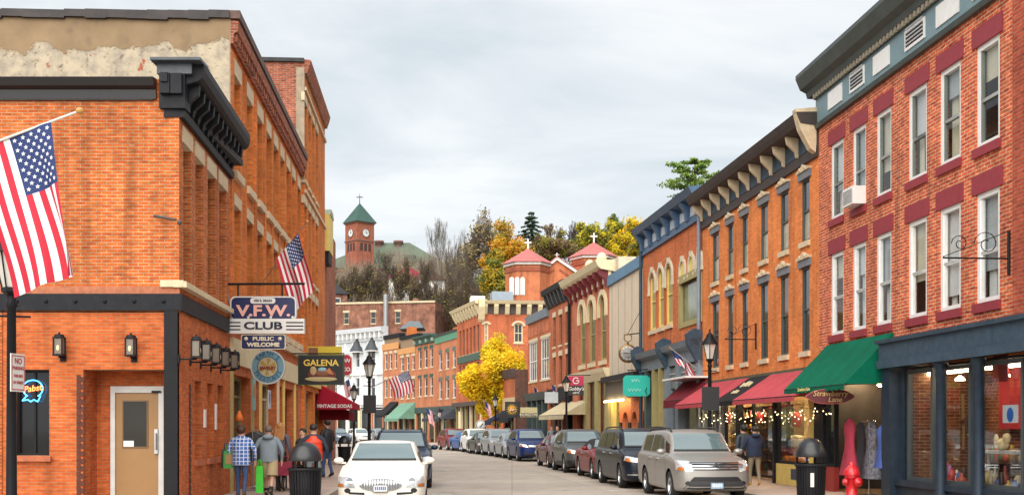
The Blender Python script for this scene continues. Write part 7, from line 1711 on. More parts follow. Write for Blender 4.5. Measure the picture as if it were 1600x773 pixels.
# round sign
s = Sign('round_sign', 'round pale blue hanging sign with lettered rim below the club sign', 419, 573, 30)
PB = mat('sign_pale_blue', (.22, .42, .52), .5, var=.08); GOLDP = mat('sign_gold', (.55, .36, .08), .5, var=.1)
r_ = 27 / s.s
MB().lathe([(0, -.04), (r_, -.04), (r_, .04), (0, .04)], (0, 0, 0), 36, axis='y', smooth=False).build('disc', PB, s.o)
MB().lathe([(r_ * .93, -.047), (r_, -.047), (r_, -.041), (r_ * .93, -.041)], (0, 0, 0), 36, axis='y', smooth=False).build('ring', SW, s.o)
MB().lathe([(r_ * .56, -.047), (r_ * .61, -.047), (r_ * .61, -.041), (r_ * .56, -.041)], (0, 0, 0), 36, axis='y', smooth=False).build('ring', mat('sign_blue_dark', (.03, .14, .24), .5), s.o)
MB().lathe([(0, -.046), (r_ * .56, -.046), (r_ * .56, -.041)], (0, 0, 0), 30, axis='y', smooth=False).build('centre', mat('sign_cream', (.62, .55, .38), .5, var=.1), s.o)
for a in range(0, 360, 60): MB().prism([(0, 0), (r_ * .5 * math.cos(R(a + 8)), r_ * .5 * math.sin(R(a + 8))), (r_ * .5 * math.cos(R(a + 38)), r_ * .5 * math.sin(R(a + 38)))], 'y', -.051, -.045).build('ray', GOLDP, s.o)
DB = mat('sign_deep_blue', (.02, .10, .22), .5, var=0)
arc_text(s.o, "EARTH'S", r_ * .77, 6.6 / s.s / .7, 90, 112, DB, -.05); arc_text(s.o, 'TREASURES', r_ * .77, 6.4 / s.s / .7, 270, 145, DB, -.05, True)
s.text('JEWELRY', 419, 575, 4.4, mat('sign_red_dark', (.30, .03, .02), .5), -.056, bold=.004)
MB().tube((-.6, 0, r_ + .12), (.5, 0, r_ + .12), .018).tube((-.2, 0, r_ - .02), (-.2, 0, r_ + .12), .008).tube((.2, 0, r_ - .02), (.2, 0, r_ + .12), .008).build('arm', BLACK, s.o)
# GALENA
s = Sign('painted_sign', 'black painted hanging sign with gold lettering above a still life of food', 502, 578, 33)
s.rect('frame', 466, 538, 554, 601, mat('dark_green_frame', (.03, .05, .03), .5), -.05, .05); s.rect('board', 468, 536, 556, 599, mat('sign_black', (.012, .012, .012), .5), -.058, .05)
GL = mat('sign_gold_bright', (.72, .50, .08), .45, var=.05)
s.text('GALENA', 502, 567, 9.5, GL, -.064, bold=.006, sx=1.05); 
MB().ball((s.x(503), -.06, s.z(586)), (.42, .012, .2), 20, 8).build('painted_oval', mat('sign_dark_red', (.12, .02, .02), .6), s.o)
MB().ball((s.x(490), -.07, s.z(579)), (.10, .01, .13), 10, 6).build('painted_jug', mat('sign_tan', (.45, .30, .14), .6), s.o); MB().ball((s.x(504), -.07, s.z(583)), (.2, .01, .09), 12, 6).build('painted_loaf', mat('sign_brown', (.20, .08, .04), .6), s.o); MB().ball((s.x(504), -.07, s.z(577)), (.13, .008, .06), 10, 6).build('painted_cloth', mat('sign_pale_blue', ()), s.o)
MB().prism([(s.x(508), s.z(583)), (s.x(522), s.z(585)), (s.x(515), s.z(574))], 'y', -.072, -.06).build('painted_slice', mat('sign_orange', (.5, .16, .04), .6), s.o); MB().ball((s.x(502), -.066, s.z(592)), (.48, .01, .07), 16, 6).build('painted_ribbon', mat('sign_sand', (.42, .34, .16), .6), s.o)
MB().tube((s.x(455), 0, s.z(552)), (s.x(538), 0, s.z(552)), .02).build('arm', BLACK, s.o)
s = Sign('yellow_sign', 'yellow projecting board behind the black gold lettered sign', 508, 553, 36); s.rect('board', 481, 534, 541, 566, mat('sign_yellow', (.58, .43, .03), .5, var=.12), -.03, .03); s.rect('picture', 482, 497, 543, 564, mat('sign_brown', ()), -.036, -.03)
MB().path([(s.x(499 + i * 2.2), -.034, s.z(560 + 2.2 * math.sin(i * 1.9))) for i in range(15)], .018, 4).build('painted_script', mat('sign_brown', ()), s.o)
s = Sign('red_sign', 'small red eight-sided sign with white edge beside the black gold lettered sign', 541, 570, 39)
def octo(k_, y0, y1, nm, m): 
    a, b, c, d_ = s.x(541 - 9.5 * k_), s.x(541 + 9.5 * k_), s.z(570 + 17.5 * k_), s.z(570 - 17.5 * k_); e = .12 * k_; MB().prism([(a + e, c), (b - e, c), (b, c + e), (b, d_ - e), (b - e, d_), (a + e, d_), (a, d_ - e), (a, c + e)], 'y', y0, y1).build(nm, m, s.o)
octo(1., -.03, .03, 'border', SW); octo(.9, -.036, .03, 'board', mat('sign_red', (.42, .02, .035), .5)); s.text('CO.', 542, 577, 6, SW, -.042, bold=.006)
MB().path([(s.x(535 + i * 1.0), -.04, s.z(563 + 3 * math.sin(i * 1.4))) for i in range(13)], .02, 4).build('painted_script', SW, s.o)
# awnings of the soda shop
def end_awning(label, Y0, Y1, zt, zb_, proj, drop, m, txt, tpx):
    f_ = Fac(LP(Y0), LP(Y1)); o = awning('red_side_awning', label, f_, 0, f_.L, proj, zt, zb_, drop, m, scallop=.03)
    MB().prism([(-.02, zt - zb_), (-.02, -drop), (-proj, -drop), (-proj, 0)], 'x', -.03, -.015).build('end_panel', m, o)
    M = Matrix.Translation((-.04, -proj * .48, -drop * .45)) @ Matrix.Rotation(R(-90), 4, 'Z')
    lettering(o, txt, tpx, (0, 0, 0), SW, M, bold=.006, ext=.004)
    return o
VRED = canvas('vivid_red_canvas', (.33, .012, .03))
end_awning('dark red awning with white lettering on the left row', 49.5, 53, 1.74 + 70 / 36.2, 1.74 + 38 / 36.2, 1.62, .26, VRED, 'VINTAGE SODAS', .20)
end_awning('lower maroon awning under the white lettered dark red awning', 50.6, 54, 1.74 + 40 / 35, 1.74 + 26 / 35, 1.3, .4, MAROON, '', .1)
# neon in the dark window
nz_ = thing('neon_sign', 'blue and orange neon sign glowing in the dark club window', 'neon sign', tuple(Fs.P(fu(48), .10, fz(608))), 0)
NB_ = mat('neon_blue_glow', (.05, .42, .95), .4, var=0, emit=1.6); NO_ = mat('neon_orange_glow', (1., .14, .03), .4, var=0, emit=2.)
pts = []
for i in range(41):
    t = R(-60 + 300 * i / 40); pts.append((.20 * math.cos(t) , 0, .17 * math.sin(t) + .02))
MB().path(pts, .011, 5).build('tube', NB_, nz_); MB().path([(-.12, 0, -.12), (-.21, 0, -.22), (-.1, 0, -.2), (-.04, 0, -.24), (.02, 0, -.2), (.1, 0, -.24), (.16, 0, -.12)], .011, 5).build('tube', NB_, nz_)
lettering(nz_, 'Pabst', .17, (0, -.02, .02), NO_, shear=.25, ext=.004, tilt=R(-8))
# parking sign on the left lamp
s = Sign('parking_sign', 'white parking sign with red border fixed to the lamp at the left edge', 27.5, 582, 14.05, rz=R(82))
w = .15; MB().box(-w, w, -.006, .006, -.23, .23).build('plate', SW, s.o)
RS = mat('sign_text_red', (.42, .02, .03), .5, var=0)
b_ = MB().box(-w + .012, -w + .022, -.010, -.005, -.21, .21).box(w - .022, w - .012, -.010, -.005, -.21, .21).box(-w + .022, w - .022, -.01, -.005, .20, .21).box(-w + .022, w - .022, -.01, -.005, -.21, -.20); b_.build('border', RS, s.o)
for t_, z_, sz in (('NO', .14, .10), ('PARKING', .055, .057), ('THIS SIDE', -.04, .046), ('OF STREET', -.12, .046)): lettering(s.o, t_, sz, (0, -.011, z_), RS, ext=.001, bold=.001)
MB().box(-.02, .02, .006, .09, .08, .10).box(-.02, .02, .006, .09, -.12, -.10).build('clamp', BLACK, s.o)
# wall lanterns
def wall_lantern(label, P, ang, arm=.12):
    o = thing('wall_lantern', label, 'wall lantern', tuple(P), ang, None)
    y = -arm - .09
    g = MB().box(-.075, .075, y - .075, y + .075, -.16, .14).build('glass', mat('smoked_lantern_glass', (.17, .14, .11), .2, var=.1), o)
    fr = MB()
    for sx_ in (-1, 1):
        for sy_ in (-1, 1): fr.box(sx_ * .083 - .012, sx_ * .083 + .012, y + sy_ * .083 - .012, y + sy_ * .083 + .012, -.18, .15)
    fr.box(-.1, .1, y - .1, y + .1, .15, .17).box(-.1, .1, y - .1, y + .1, -.2, -.17).lathe([(.11, .17), (.09, .22), (.02, .235), (.02, .27)], (0, y, 0), 8)
    fr.build('cage', BLACK, o); MB().ball((0, y - .078, -.05), (.035, .012, .06), 8, 6).build('bulb', mat('pale_bulb', (.85, .68, .42), .4), g)
    MB().tube((0, 0, -.22), (0, y, -.22), .018).tube((0, y, -.22), (0, y, -.17), .018).box(-.06, .06, -.025, 0, -.3, -.14).build('arm', BLACK, o)
wall_lantern('black wall lantern above the dark neon window', Fs.P(fu(99), 0, fz(541)), 0); wall_lantern('black wall lantern above the brown door', Fs.P(fu(210), 0, fz(542)), 0)
for i, p in enumerate((303, 319.5, 335, 350, 364)):
    f_ = Fm; u_ = f_.u(p, -.3); wall_lantern(('nearest', 'second', 'third', 'fourth', 'farthest')[i] + ' lantern in the line of five along the club side wall', f_.P(u_, 0, 3.33), f_.ang, .26)
# pocket-watch clock and its bracket
s = Sign('pocket_watch_clock', 'pocket watch shaped clock hanging from a bracket at the cream store', 981, 552, 51, cat='clock')
BRZ = mat('bronze_case', (.26, .15, .05), .35, metal=.6, var=.2); r_ = 13.5 / s.s
MB().lathe([(0, -.05), (r_, -.08), (r_ * 1.1, 0), (r_, .08), (0, .05)], (0, 0, 0), 28, axis='y').build('case', BRZ, s.o)
d_ = MB().lathe([(0, -.088), (r_ * .86, -.088), (r_ * .88, -.06)], (0, 0, 0), 28, axis='y').build('dial', mat('dial_grey', (.26, .26, .25), .5), s.o)
MB().lathe([(r_ * .62, -.091), (r_ * .80, -.091), (r_ * .80, -.087)], (0, 0, 0), 28, axis='y').build('chapter_ring', mat('dial_pale', (.5, .5, .48), .5), d_)
for k_ in range(12): t = R(30 * k_); MB().tube((r_ * .62 * math.cos(t), -.094, r_ * .62 * math.sin(t)), (r_ * .8 * math.cos(t), -.094, r_ * .8 * math.sin(t)), .014, n=4).build('hour_mark', BLACK, d_)
MB().tube((0, -.096, 0), (-.18, -.096, .04), .016, n=4).tube((0, -.097, 0), (.25, -.097, .05), .012, n=4).build('hand', BLACK, d_)
MB().tube((0, 0, r_ * 1.05), (0, 0, r_ * 1.3), .06).build('crown', BRZ, s.o)
pts = [(.17 * math.cos(t * .3927), 0, r_ * 1.3 + .2 + .17 * math.sin(t * .3927)) for t in range(17)]; MB().path(pts, .022, 6).build('bow', BRZ, s.o)
MB().path([(s.x(975), 0, s.z(523)), (s.x(1010), .8, s.z(517))], .025).path([(s.x(980), 0, s.z(523)), (s.x(1006), .7, s.z(478))], .012).path([(0, 0, r_ * 1.3 + .35), (s.x(981), 0, s.z(522))], .015).build('bracket', BLACK, s.o)
# teal sign
s = Sign('teal_sign', 'turquoise board sign with pale script under the pocket watch clock', 994.5, 602, 49.4)
TQ = mat('sign_turquoise', (.01, .46, .36), .5, var=.06); e = .12; a, b, c, d_ = s.x(973.5), s.x(1015.5), s.z(618.5), s.z(586)
MB().prism([(a + e, c), (b - e, c), (b, c + e), (b, d_ - e), (b - e, d_), (a + e, d_), (a, d_ - e), (a, c + e)], 'y', -.04, .04).build('board', TQ, s.o)
PT_ = mat('sign_pale_teal', (.40, .72, .62), .5, var=0)
for py, x0, n_ in ((594, 987, 11), (609, 982, 16)): MB().path([(s.x(x0 + i * 1.25), -.045, s.z(py + 2.2 * math.sin(i * 1.5) - (2.5 if i in (0, 6) else 0))) for i in range(n_)], .016, 4).build('painted_script', PT_, s.o)
MB().path([(s.x(1009 + math.sin(i * 1.3)), -.046, s.z(616 - i * 1.6)) for i in range(8)], .03, 4).build('painted_flower', mat('sign_dark_teal', (.01, .12, .10), .5), s.o)
MB().tube((s.x(980), 0, s.z(578)), (s.x(1022), .3, s.z(576)), .02).tube((s.x(982), 0, s.z(578)), (s.x(982), 0, d_), .01).tube((s.x(1008), 0, s.z(577)), (s.x(1008), 0, d_), .01).build('arm', BLACK, s.o)
# gift shop sign
s = Sign('gift_shop_sign', 'square sign red above and black below with a white G', 900, 602, 60)
s.rect('top_board', 888, 912, 587, 602, mat('sign_crimson', (.42, .012, .07), .5), -.04, .04); s.rect('lower_board', 888, 912, 602, 617, mat('sign_black', ()), -.04, .04)
rr_ = 4.6 / s.s; g = MB(); pts = [(rr_ * math.cos(R(40 + 280 * i / 14)), -.046, s.z(594.5) + rr_ * math.sin(R(40 + 280 * i / 14))) for i in range(15)] ; g.path(pts, .03, 5); g.tube((0, -.046, s.z(594.5)), (rr_, -.046, s.z(594.5)), .03, n=5); g.tube((rr_, -.046, s.z(594.5)), pts[-1], .03, n=5); g.build('emblem', SW, s.o)
s.text("Gobby's", 900, 607, 5.2, SW, -.046, shear=.2, bold=.004); s.text('GIFTS', 900, 613.5, 2.8, SW, -.046, bold=.003); MB().tube((s.x(886), 0, s.z(585.5)), (s.x(924), .6, s.z(585)), .02).build('arm', BLACK, s.o)
s = Sign('blank_sign', 'plain pale grey hanging board behind the small flag', 861.5, 620, 69); s.rect('board', 851, 872, 612, 629, mat('sign_pale_grey', (.48, .52, .55), .5), -.03, .03); s.rect('hanger', 855, 856, 606, 612, BLACK, -.01, .01); s.rect('hanger', 867, 868, 606, 612, BLACK, -.01, .01)
s = Sign('sunflower_sign', 'black square sign with a yellow sunflower on a post', 800, 639, 77); s.rect('board', 789, 813, 627, 652, mat('sign_black', ()), -.04, .04)
fl = MB()
for k_ in range(16):
    t = 2 * math.pi * k_ / 16; r0, r1 = 4.5 / s.s, 9.6 / s.s; fl.prism([(r0 * math.cos(t - .2), r0 * math.sin(t - .2)), (r1 * math.cos(t), r1 * math.sin(t)), (r0 * math.cos(t + .2), r0 * math.sin(t + .2))], 'y', -.05, -.041)
fl.build('sunflower_petals', mat('sunflower_yellow', (.72, .40, .02), .5), s.o); MB().lathe([(0, -.056), (5 / s.s, -.056), (5 / s.s, -.05)], (0, 0, 0), 16, axis='y').build('sunflower_centre', mat('sunflower_gold', (.5, .22, .02), .5), s.o)
MB().path([(s.x(796 + i), -.06, s.z(640 + 1.5 * math.sin(i * 1.6))) for i in range(9)], .03, 4).build('painted_script', SW, s.o); MB().tube((s.x(805), .05, s.z(652)), (s.x(805), .05, .13 - s.o.location.z), .09).build('post', mat('red_brown_post', (.2, .09, .05), .7), s.o)
s = Sign('horizon_sign', 'cream and black lettered shop sign right of the sunflower sign', 826, 643.5, 73); s.rect('board', 813, 839.5, 636, 651, mat('sign_butter', (.55, .48, .24), .5), -.03, .03); s.rect('band', 814, 838.5, 644.5, 650.3, mat('sign_black', ()), -.036, -.03); s.text('HORIZON', 826, 647.5, 4.2, CRL, -.04, bold=.005)
s.rect('hanger', 817, 818, 630, 636, BLACK, -.01, .01); s.rect('hanger', 834, 835, 630, 636, BLACK, -.01, .01)
s = Sign('oval_sign', 'round white standing sign before the corner block', 752, 664, 86); MB().lathe([(0, -.04), (.42, -.04), (.42, .04), (0, .04)], (0, 0, 0), 20, axis='y').build('disc', SW, s.o); MB().lathe([(.34, -.046), (.38, -.046), (.38, -.041)], (0, 0, 0), 20, axis='y').build('ring', BLACK, s.o); MB().tube((-.12, -.05, -.15), (.14, -.05, .15), .03).build('painted_figure', BLACK, s.o); MB().box(-.3, .3, -.2, .2, .13 - s.o.location.z, -.42).build('stand', mat('grey_black', ()), s.o)
# wrought iron bracket by the right edge and one on the orange store
def scroll_bracket(label, f_, px, py, w, y=-1.0):
    o = thing('iron_bracket', label, 'sign bracket', tuple(f_.P(f_.u(px), 0, f_.z(px, py))), f_.ang)
    mb = MB().tube((0, 0, 0), (0, -w, 0), .016).tube((0, -.02, -.3), (0, -.02, .5), .03)
    for c, r0 in ((.35, .24), (.75, .16)):
        mb.path([(0, -w * c - r0 * (1 - i / 22) * math.cos(i * .5), .26 + r0 * (1 - i / 22) * math.sin(i * .5)) for i in range(18)], .009, 4)
    mb.path([(0, 0, .5), (0, -w, .02)], .01, 4); mb.build('iron_bracket_scroll', BLACK, o); return o
scroll_bracket('black wrought iron bracket on the red brick store at the right edge', G1, 1578, 404, 1.25); scroll_bracket('thin iron sign bracket on the bright orange store', G2, 1182, 530, 1.0)
# awnings of the far shops
def far_aw(name, label, fac, p0, p1, q0, q1, pr, m): return awning(name, label, fac, fac.u(p0), fac.u(p1), pr, fac.z((p0 + p1) / 2, q0), fac.z((p0 + p1) / 2, q1), .3, m)
far_aw('black_awning', 'black awning on the end brick shop beside the white building', FD0, 610, 640 if 0 else 622.5, 627, 648, 2.0, BLK_AW); far_aw('sage_awning', 'sage green awning on the shops before the far green cornice', FD1, 626, 649, 629, 654, 2.2, canvas('sage_canvas', (.16, .30, .22))); far_aw('grey_awning', 'dark grey awning left of the two on the pale brick shop', FD3, 683, 694, 637, 654, 1.8, canvas('charcoal_canvas', (.05, .055, .065))); far_aw('grey_awning', 'dark grey awning right of the two on the pale brick shop', FD3, 699, 712, 637, 654, 1.8, canvas('charcoal_canvas', ()))
far_aw('navy_awning', 'navy awning with pale edge on the low brown shop', G8, 789, 800, 640, 657, 1.5, canvas('navy_canvas', (.02, .025, .05)))

# ================================================================== STREET FURNITURE
def bin_(label, X, Y, h=1.02, r_=.30, z=.13):
    o = thing('litter_bin', label, 'litter bin', (X, Y, z), R(15))
    sl = MB()
    for k_ in range(30):
        t = 2 * math.pi * k_ / 30; c, s_ = math.cos(t), math.sin(t); a = Vector((-s_, c, 0)) * .022; v0 = Vector((c, s_, 0))
        sl.add([v0 * r_ * .9 - a + Vector((0, 0, .06)), v0 * r_ * .9 + a + Vector((0, 0, .06)), v0 * r_ * 1.02 + a + Vector((0, 0, h * .80)), v0 * r_ * 1.02 - a + Vector((0, 0, h * .80))], [(0, 1, 2, 3)])
    o2 = sl.build('slatted_body', BLACK, o); o2.modifiers.new('thickness', 'SOLIDIFY').thickness = .012
    MB().lathe([(0, .03), (r_ * .84, .04), (r_ * .92, h * .78), (r_ * .8, h * .78)], (0, 0, 0), 24).build('liner', mat('liner_black', (.006, .006, .007), .6), o)
    MB().lathe([(r_ * 1.04, h * .78), (r_ * 1.10, h * .79), (r_ * 1.10, h * .83), (r_ * 1.0, h * .84)], (0, 0, 0), 24).build('rim', BLACK, o); MB().lathe([(r_ * .92, .02), (r_ * .95, .02), (r_ * .95, .09), (r_ * .92, .09)], (0, 0, 0), 24).build('foot_ring', BLACK, o)
    for k_ in range(4): t = R(45 + 90 * k_); MB().box(-.02, .02, -.01, .01, 0, h * .17).build('lid_post', BLACK, o, Matrix.Translation((r_ * .95 * math.cos(t), r_ * .95 * math.sin(t), h * .83)))
    MB().lathe([(r_ * 1.02, h * .97), (r_ * 1.04, h), (r_ * .98, h * 1.08), (r_ * .74, h * 1.24), (r_ * .4, h * 1.32), (0, h * 1.345)], (0, 0, 0), 24).build('dome_lid', mat('dome_dark', (.016, .017, .02), .35, var=.15), o)
    return o
bin_('black slatted litter bin with domed lid between the walkers and the white saloon car', WX(477, 22.4), 22.4, 1.0, .315)
rb = bin_('black slatted litter bin with domed lid on the right pavement by the clothes shop', WX(1267, 23.6), 23.6, 1.05, .30)
lettering(rb, 'KEEP GALENA', .07, (-.02, -.335, .20), SW, Matrix.Rotation(R(-15), 4, 'Z'), ext=.001) if 0 else None
MB().box(-.035, .035, -.345, -.335, .42, .70).build('paper_tag', SW, rb, Matrix.Rotation(R(-25), 4, 'Z'))
bin_('small dark litter bin further up the left pavement', WX(538, 50.5), 50.5, .95, .28)
hy = thing('fire_hydrant', 'bright red fire hydrant on the right pavement before the clothes shop', 'fire hydrant', (WX(1331, 25.2), 25.2, .13), R(25))
hy.scale = (1.18, 1.18, 1.2)
HR = mat('hydrant_red', (.62, .012, .02), .35, var=.1, coat=.4)
MB().lathe([(.17, 0), (.17, .04), (.11, .05), (.105, .42), (.13, .43), (.13, .47), (.11, .48)], (0, 0, 0), 18).build('barrel', HR, hy); MB().lathe([(.145, .48), (.145, .52), (.125, .58), (.07, .65), (.03, .67), (.035, .72), (0, .73)], (0, 0, 0), 18).build('bonnet', HR, hy)
for k_, (r_, l__) in enumerate(((.075, .20), (.055, .18), (.055, .18))):
    M = Matrix.Rotation(R((-90, 0, 180)[k_]), 4, 'Z'); c = MB().lathe([(r_ * .8, .09), (r_ * .8, l__ - .05), (r_ * 1.15, l__ - .05), (r_ * 1.15, l__), (r_ * .4, l__ + .005), (r_ * .4, l__ + .035), (0, l__ + .035)], (0, 0, 0), 12, axis='x'); c.build('outlet_cap', HR, hy, M @ Matrix.Translation((0, 0, .36)))
# bench, clothes stands on the left pavement
be_ = thing('bench', 'dark slatted bench against the left shop front', 'bench', (WX(440, 30), 30.2, .13), Fm.ang)
for i in range(4): MB().box(-.7, .7, -.45 + i * .11, -.36 + i * .11, .42, .45).build('seat_slat', mat('bench_wood', (.10, .07, .05), .6), be_)
for i in range(3): MB().box(-.7, .7, .0, .03, .52 + i * .13, .61 + i * .13).build('back_slat', mat('bench_wood', ()), be_)
for s_ in (-.62, .62): MB().path([(s_, -.42, 0), (s_, -.4, .42), (s_, 0, .44), (s_, .02, .9)], .022).path([(s_, 0, 0), (s_, 0, .44)], .022).path([(s_, -.42, .62), (s_, .0, .62)], .022).build('arm_frame', BLACK, be_)
def rack_jackets():
    f_ = F2; o = thing('clothes_rail', 'clothes rail of dark jackets outside the first left shop', 'clothes rail', tuple(f_.P(1.3, -.45, .13)), f_.ang)
    MB().tube((-.6, 0, 1.55), (.6, 0, 1.55), .016).tube((-.6, 0, 0), (-.6, 0, 1.55), .016).tube((.6, 0, 0), (.6, 0, 1.55), .016).tube((-.6, -.25, .02), (-.6, .25, .02), .016).tube((.6, -.25, .02), (.6, .25, .02), .016).build('rail', CH, o)
rack_jackets()
for i, (u_, m_, lab) in enumerate(((.8, mat('jacket_black', (.02, .02, .022), .7), 'black jacket hanging on the left pavement clothes rail'), (1.15, mat('jacket_stripe', (.12, .12, .10), .8, var=.8, scale=12), 'grey striped jacket hanging on the left pavement clothes rail'), (1.5, mat('jacket_dark_brown', (.05, .035, .03), .7), 'dark brown jacket hanging on the left pavement clothes rail'), (1.8, mat('jacket_navy', (.02, .025, .04), .7), 'navy jacket at the far end of the left pavement clothes rail'))):
    mb = MB(); secs = [(0, .22, .1), (.4, .21, .11), (.62, .24, .11), (.70, .16, .08), (.76, .05, .04)]; n_ = 12; vs = [(ry * math.cos(2 * math.pi * k_ / n_), rx * math.sin(2 * math.pi * k_ / n_), z_) for z_, rx, ry in secs for k_ in range(n_)]
    mb.add(vs, [(a * n_ + k_, a * n_ + (k_ + 1) % n_, (a + 1) * n_ + (k_ + 1) % n_, (a + 1) * n_ + k_) for a in range(4) for k_ in range(n_)], 0, True)
    for s_ in (-1, 1): mb.tube((0, s_ * .2, .68), (0, s_ * .30, .12), .07, .05, 8)
    item(mb, 'jacket', lab, 'jacket', m_, F2, u_, -.45, .88)
item(MB().lathe([(.0, 0), (.11, .02), (.08, .12), (.03, .25), (0, .27)], (0, 0, 0), 10), 'orange_hat', 'orange pointed hat on display above the jackets at the left shop', 'hat', mat('hat_orange', (.65, .15, .02), .7), F2, F2.u(374, -.3), -.3, 1.9)
for i, (px, q0, q1, c, lab) in enumerate(((421, 609, 638, (.6, .62, .65), 'white and blue banner hanging in front of the first left shop'), (397, 590, 640, (.25, .42, .42), 'pale green poster in the first left shop window'))):
    f_ = F2; u_ = f_.u(px, -.2); z0, z1 = f_.z(px, q1, -.2), f_.z(px, q0, -.2); o = item(MB().box(-.25, .25, -.01, .01, 0, z1 - z0), 'banner', lab, 'banner', mat('banner_%d' % i, c, .7), f_, u_, -.2, z0); MB().ball((0, -.012, (z1 - z0) * .6), (.15, .006, .2), 10, 6).build('printed_shape', mat('banner_print_%d' % i, ((.08, .2, .4), (.4, .2, .05))[i], .6), o)
# ================================================================== PEOPLE
SKIN = mat('skin', (.52, .29, .20), .55, var=.06)
def plaid():
    m, n, l, p = newmat('plaid_blue_shirt'); p.inputs['Roughness'].default_value = .85; tc = n.new('ShaderNodeTexCoord'); out = None
    sx = n.new('ShaderNodeSeparateXYZ'); l.new(tc.outputs['Object'], sx.inputs[0]); cb = n.new('ShaderNodeCombineXYZ'); l.new(sx.outputs[0], cb.inputs[0]); l.new(sx.outputs[2], cb.inputs[1])
    bt = n.new('ShaderNodeTexBrick'); bt.offset = 0; l.new(cb.outputs[0], bt.inputs['Vector']); bt.inputs['Scale'].default_value = 1
    bt.inputs['Brick Width'].default_value = .085; bt.inputs['Row Height'].default_value = .085; bt.inputs['Mortar Size'].default_value = .009; bt.inputs['Color1'].default_value = (.03, .09, .34, 1); bt.inputs['Color2'].default_value = (.08, .2, .52, 1); bt.inputs['Mortar'].default_value = (.62, .66, .74, 1)
    l.new(bt.outputs['Color'], p.inputs['Base Color']); return m
def person(label, X, Y, rz, h, top, legs, shoes, hair, z=.13, stride=.18, arms=((.0, -.05), (.0, -.05)), shell=None, shorts=False, hair_len='short', hood=False, vest=None, bulk=1., turn=0., armbend=(.0, .0), lean=0.):
    k = h / 1.74; o = thing('person', label, 'person', (X, Y, z), rz)
    V = {}; E = []
    def v(n_, x, y, zq, r_): V[n_] = (Vector((x, y, zq)) * k, r_ * k)
    def e(a, b, t): E.append((a, b, t))
    v('pel', 0, 0, .94, .145 * bulk); v('wst', 0, .01, 1.08, .135 * bulk); v('chs', 0, .0 + lean * .3, 1.27, .155 * bulk); v('nb', 0, -.01 + lean * .5, 1.43, .075); v('nk', 0, 0 + lean * .55, 1.50, .056); v('jaw', 0, .02 + lean * .6, 1.57, .074); v('crn', 0, .0 + lean * .6, 1.645, .090); v('top', 0, -.01 + lean * .6, 1.70, .06)
    fx, fy = math.sin(turn), math.cos(turn); v('nose', .10 * -fx, .105 * fy + lean * .6, 1.60, .014); e('jaw', 'nose', 'skin')
    e('pel', 'wst', 'top'); e('wst', 'chs', 'top'); e('chs', 'nb', 'top'); e('nb', 'nk', 'skin'); e('nk', 'jaw', 'skin'); e('jaw', 'crn', 'skin'); e('crn', 'top', 'skin')
    for i, s_ in enumerate((-1, 1)):
        n_ = 'LR'[i]; st = stride * (1 if s_ < 0 else -1); q = lambda t: t + n_
        v(q('hip'), s_ * .095, 0, .88, .098 * bulk); v(q('kn'), s_ * .10, st * .55 + .03, .49, .062); v(q('an'), s_ * .10, st * 1.0 - (.06 if st < 0 else 0), .085 + (.05 if st < 0 else 0), .042); v(q('hl'), s_ * .10, st - .06 - (.06 if st < 0 else 0), .04 + (.05 if st < 0 else 0), .04); v(q('to'), s_ * .115, st + .15 - (.06 if st < 0 else 0), .035 + (.0 if st < 0 else 0), .036)
        e('pel', q('hip'), 'legs'); e(q('hip'), q('kn'), 'legs'); e(q('kn'), q('an'), 'skin' if shorts else 'legs'); e(q('an'), q('hl'), 'shoe'); e(q('an'), q('to'), 'shoe')
        ax_, ay = arms[i]; bend = armbend[i]
        v(q('sh'), s_ * .185 * bulk, 0 + lean * .4, 1.40, .070 * bulk); v(q('el'), s_ * (.25 + ax_) * bulk, ay * .5 - .03, 1.13 , .050); v(q('wr'), s_ * (.255 + ax_ - bend * .15), ay + .05 + bend * .22, .90 + bend * .22, .030); v(q('pa'), s_ * (.255 + ax_ - bend * .2), ay + .08 + bend * .28, .83 + bend * .22, .030)
        e('nb', q('sh'), 'top'); e(q('sh'), q('el'), 'top'); e(q('el'), q('wr'), 'top'); e(q('wr'), q('pa'), 'skin')
        P = V[q('pa')][0] / k
        for j in range(4):
            a = P + Vector((s_ * (-.004), -.026 + .018 * j, -.045)); b = a + Vector((-s_ * .014, .004, -.042 + .004 * abs(j - 1.5))); V[q('f%d' % j)] = (a * k, .0105); V[q('g%d' % j)] = (b * k, .0085); e(q('pa'), q('f%d' % j), 'skin'); e(q('f%d' % j), q('g%d' % j), 'skin')
        a = P + Vector((-s_ * .01, .042, -.01)); V[q('t0')] = (a * k, .011); V[q('t1')] = ((a + Vector((-s_ * .006, .014, -.034))) * k, .009); e(q('pa'), q('t0'), 'skin'); e(q('t0'), q('t1'), 'skin')
    names = list(V); ix = {a: i for i, a in enumerate(names)}
    me = bpy.data.meshes.new('body'); me.from_pydata([V[a][0] for a in names], [(ix[a], ix[b]) for a, b, t in E], [])
    ob = bpy.data.objects.new('body', me); COL.objects.link(ob); sk = ob.modifiers.new('skin', 'SKIN'); sk.use_smooth_shade = True
    for a in names:
        d_ = me.skin_vertices[0].data[ix[a]]; r_ = V[a][1]; d_.radius = (r_, r_); d_.use_root = (a == 'pel')
    for a in ('pel', 'wst', 'chs'): r_ = V[a][1]; me.skin_vertices[0].data[ix[a]].radius = (r_ * 1.12, r_ * .80)
    ob.modifiers.new('sub', 'SUBSURF').levels = 1
    dg = bpy.context.evaluated_depsgraph_get(); dg.update(); m2 = bpy.data.meshes.new_from_object(ob.evaluated_get(dg)); bpy.data.objects.remove(ob); bpy.data.meshes.remove(me)
    m2.name = 'body'; m2.materials.clear(); kinds = ['top', 'legs', 'shoe', 'skin']
    for m in (top, legs, shoes, SKIN): m2.materials.append(m)
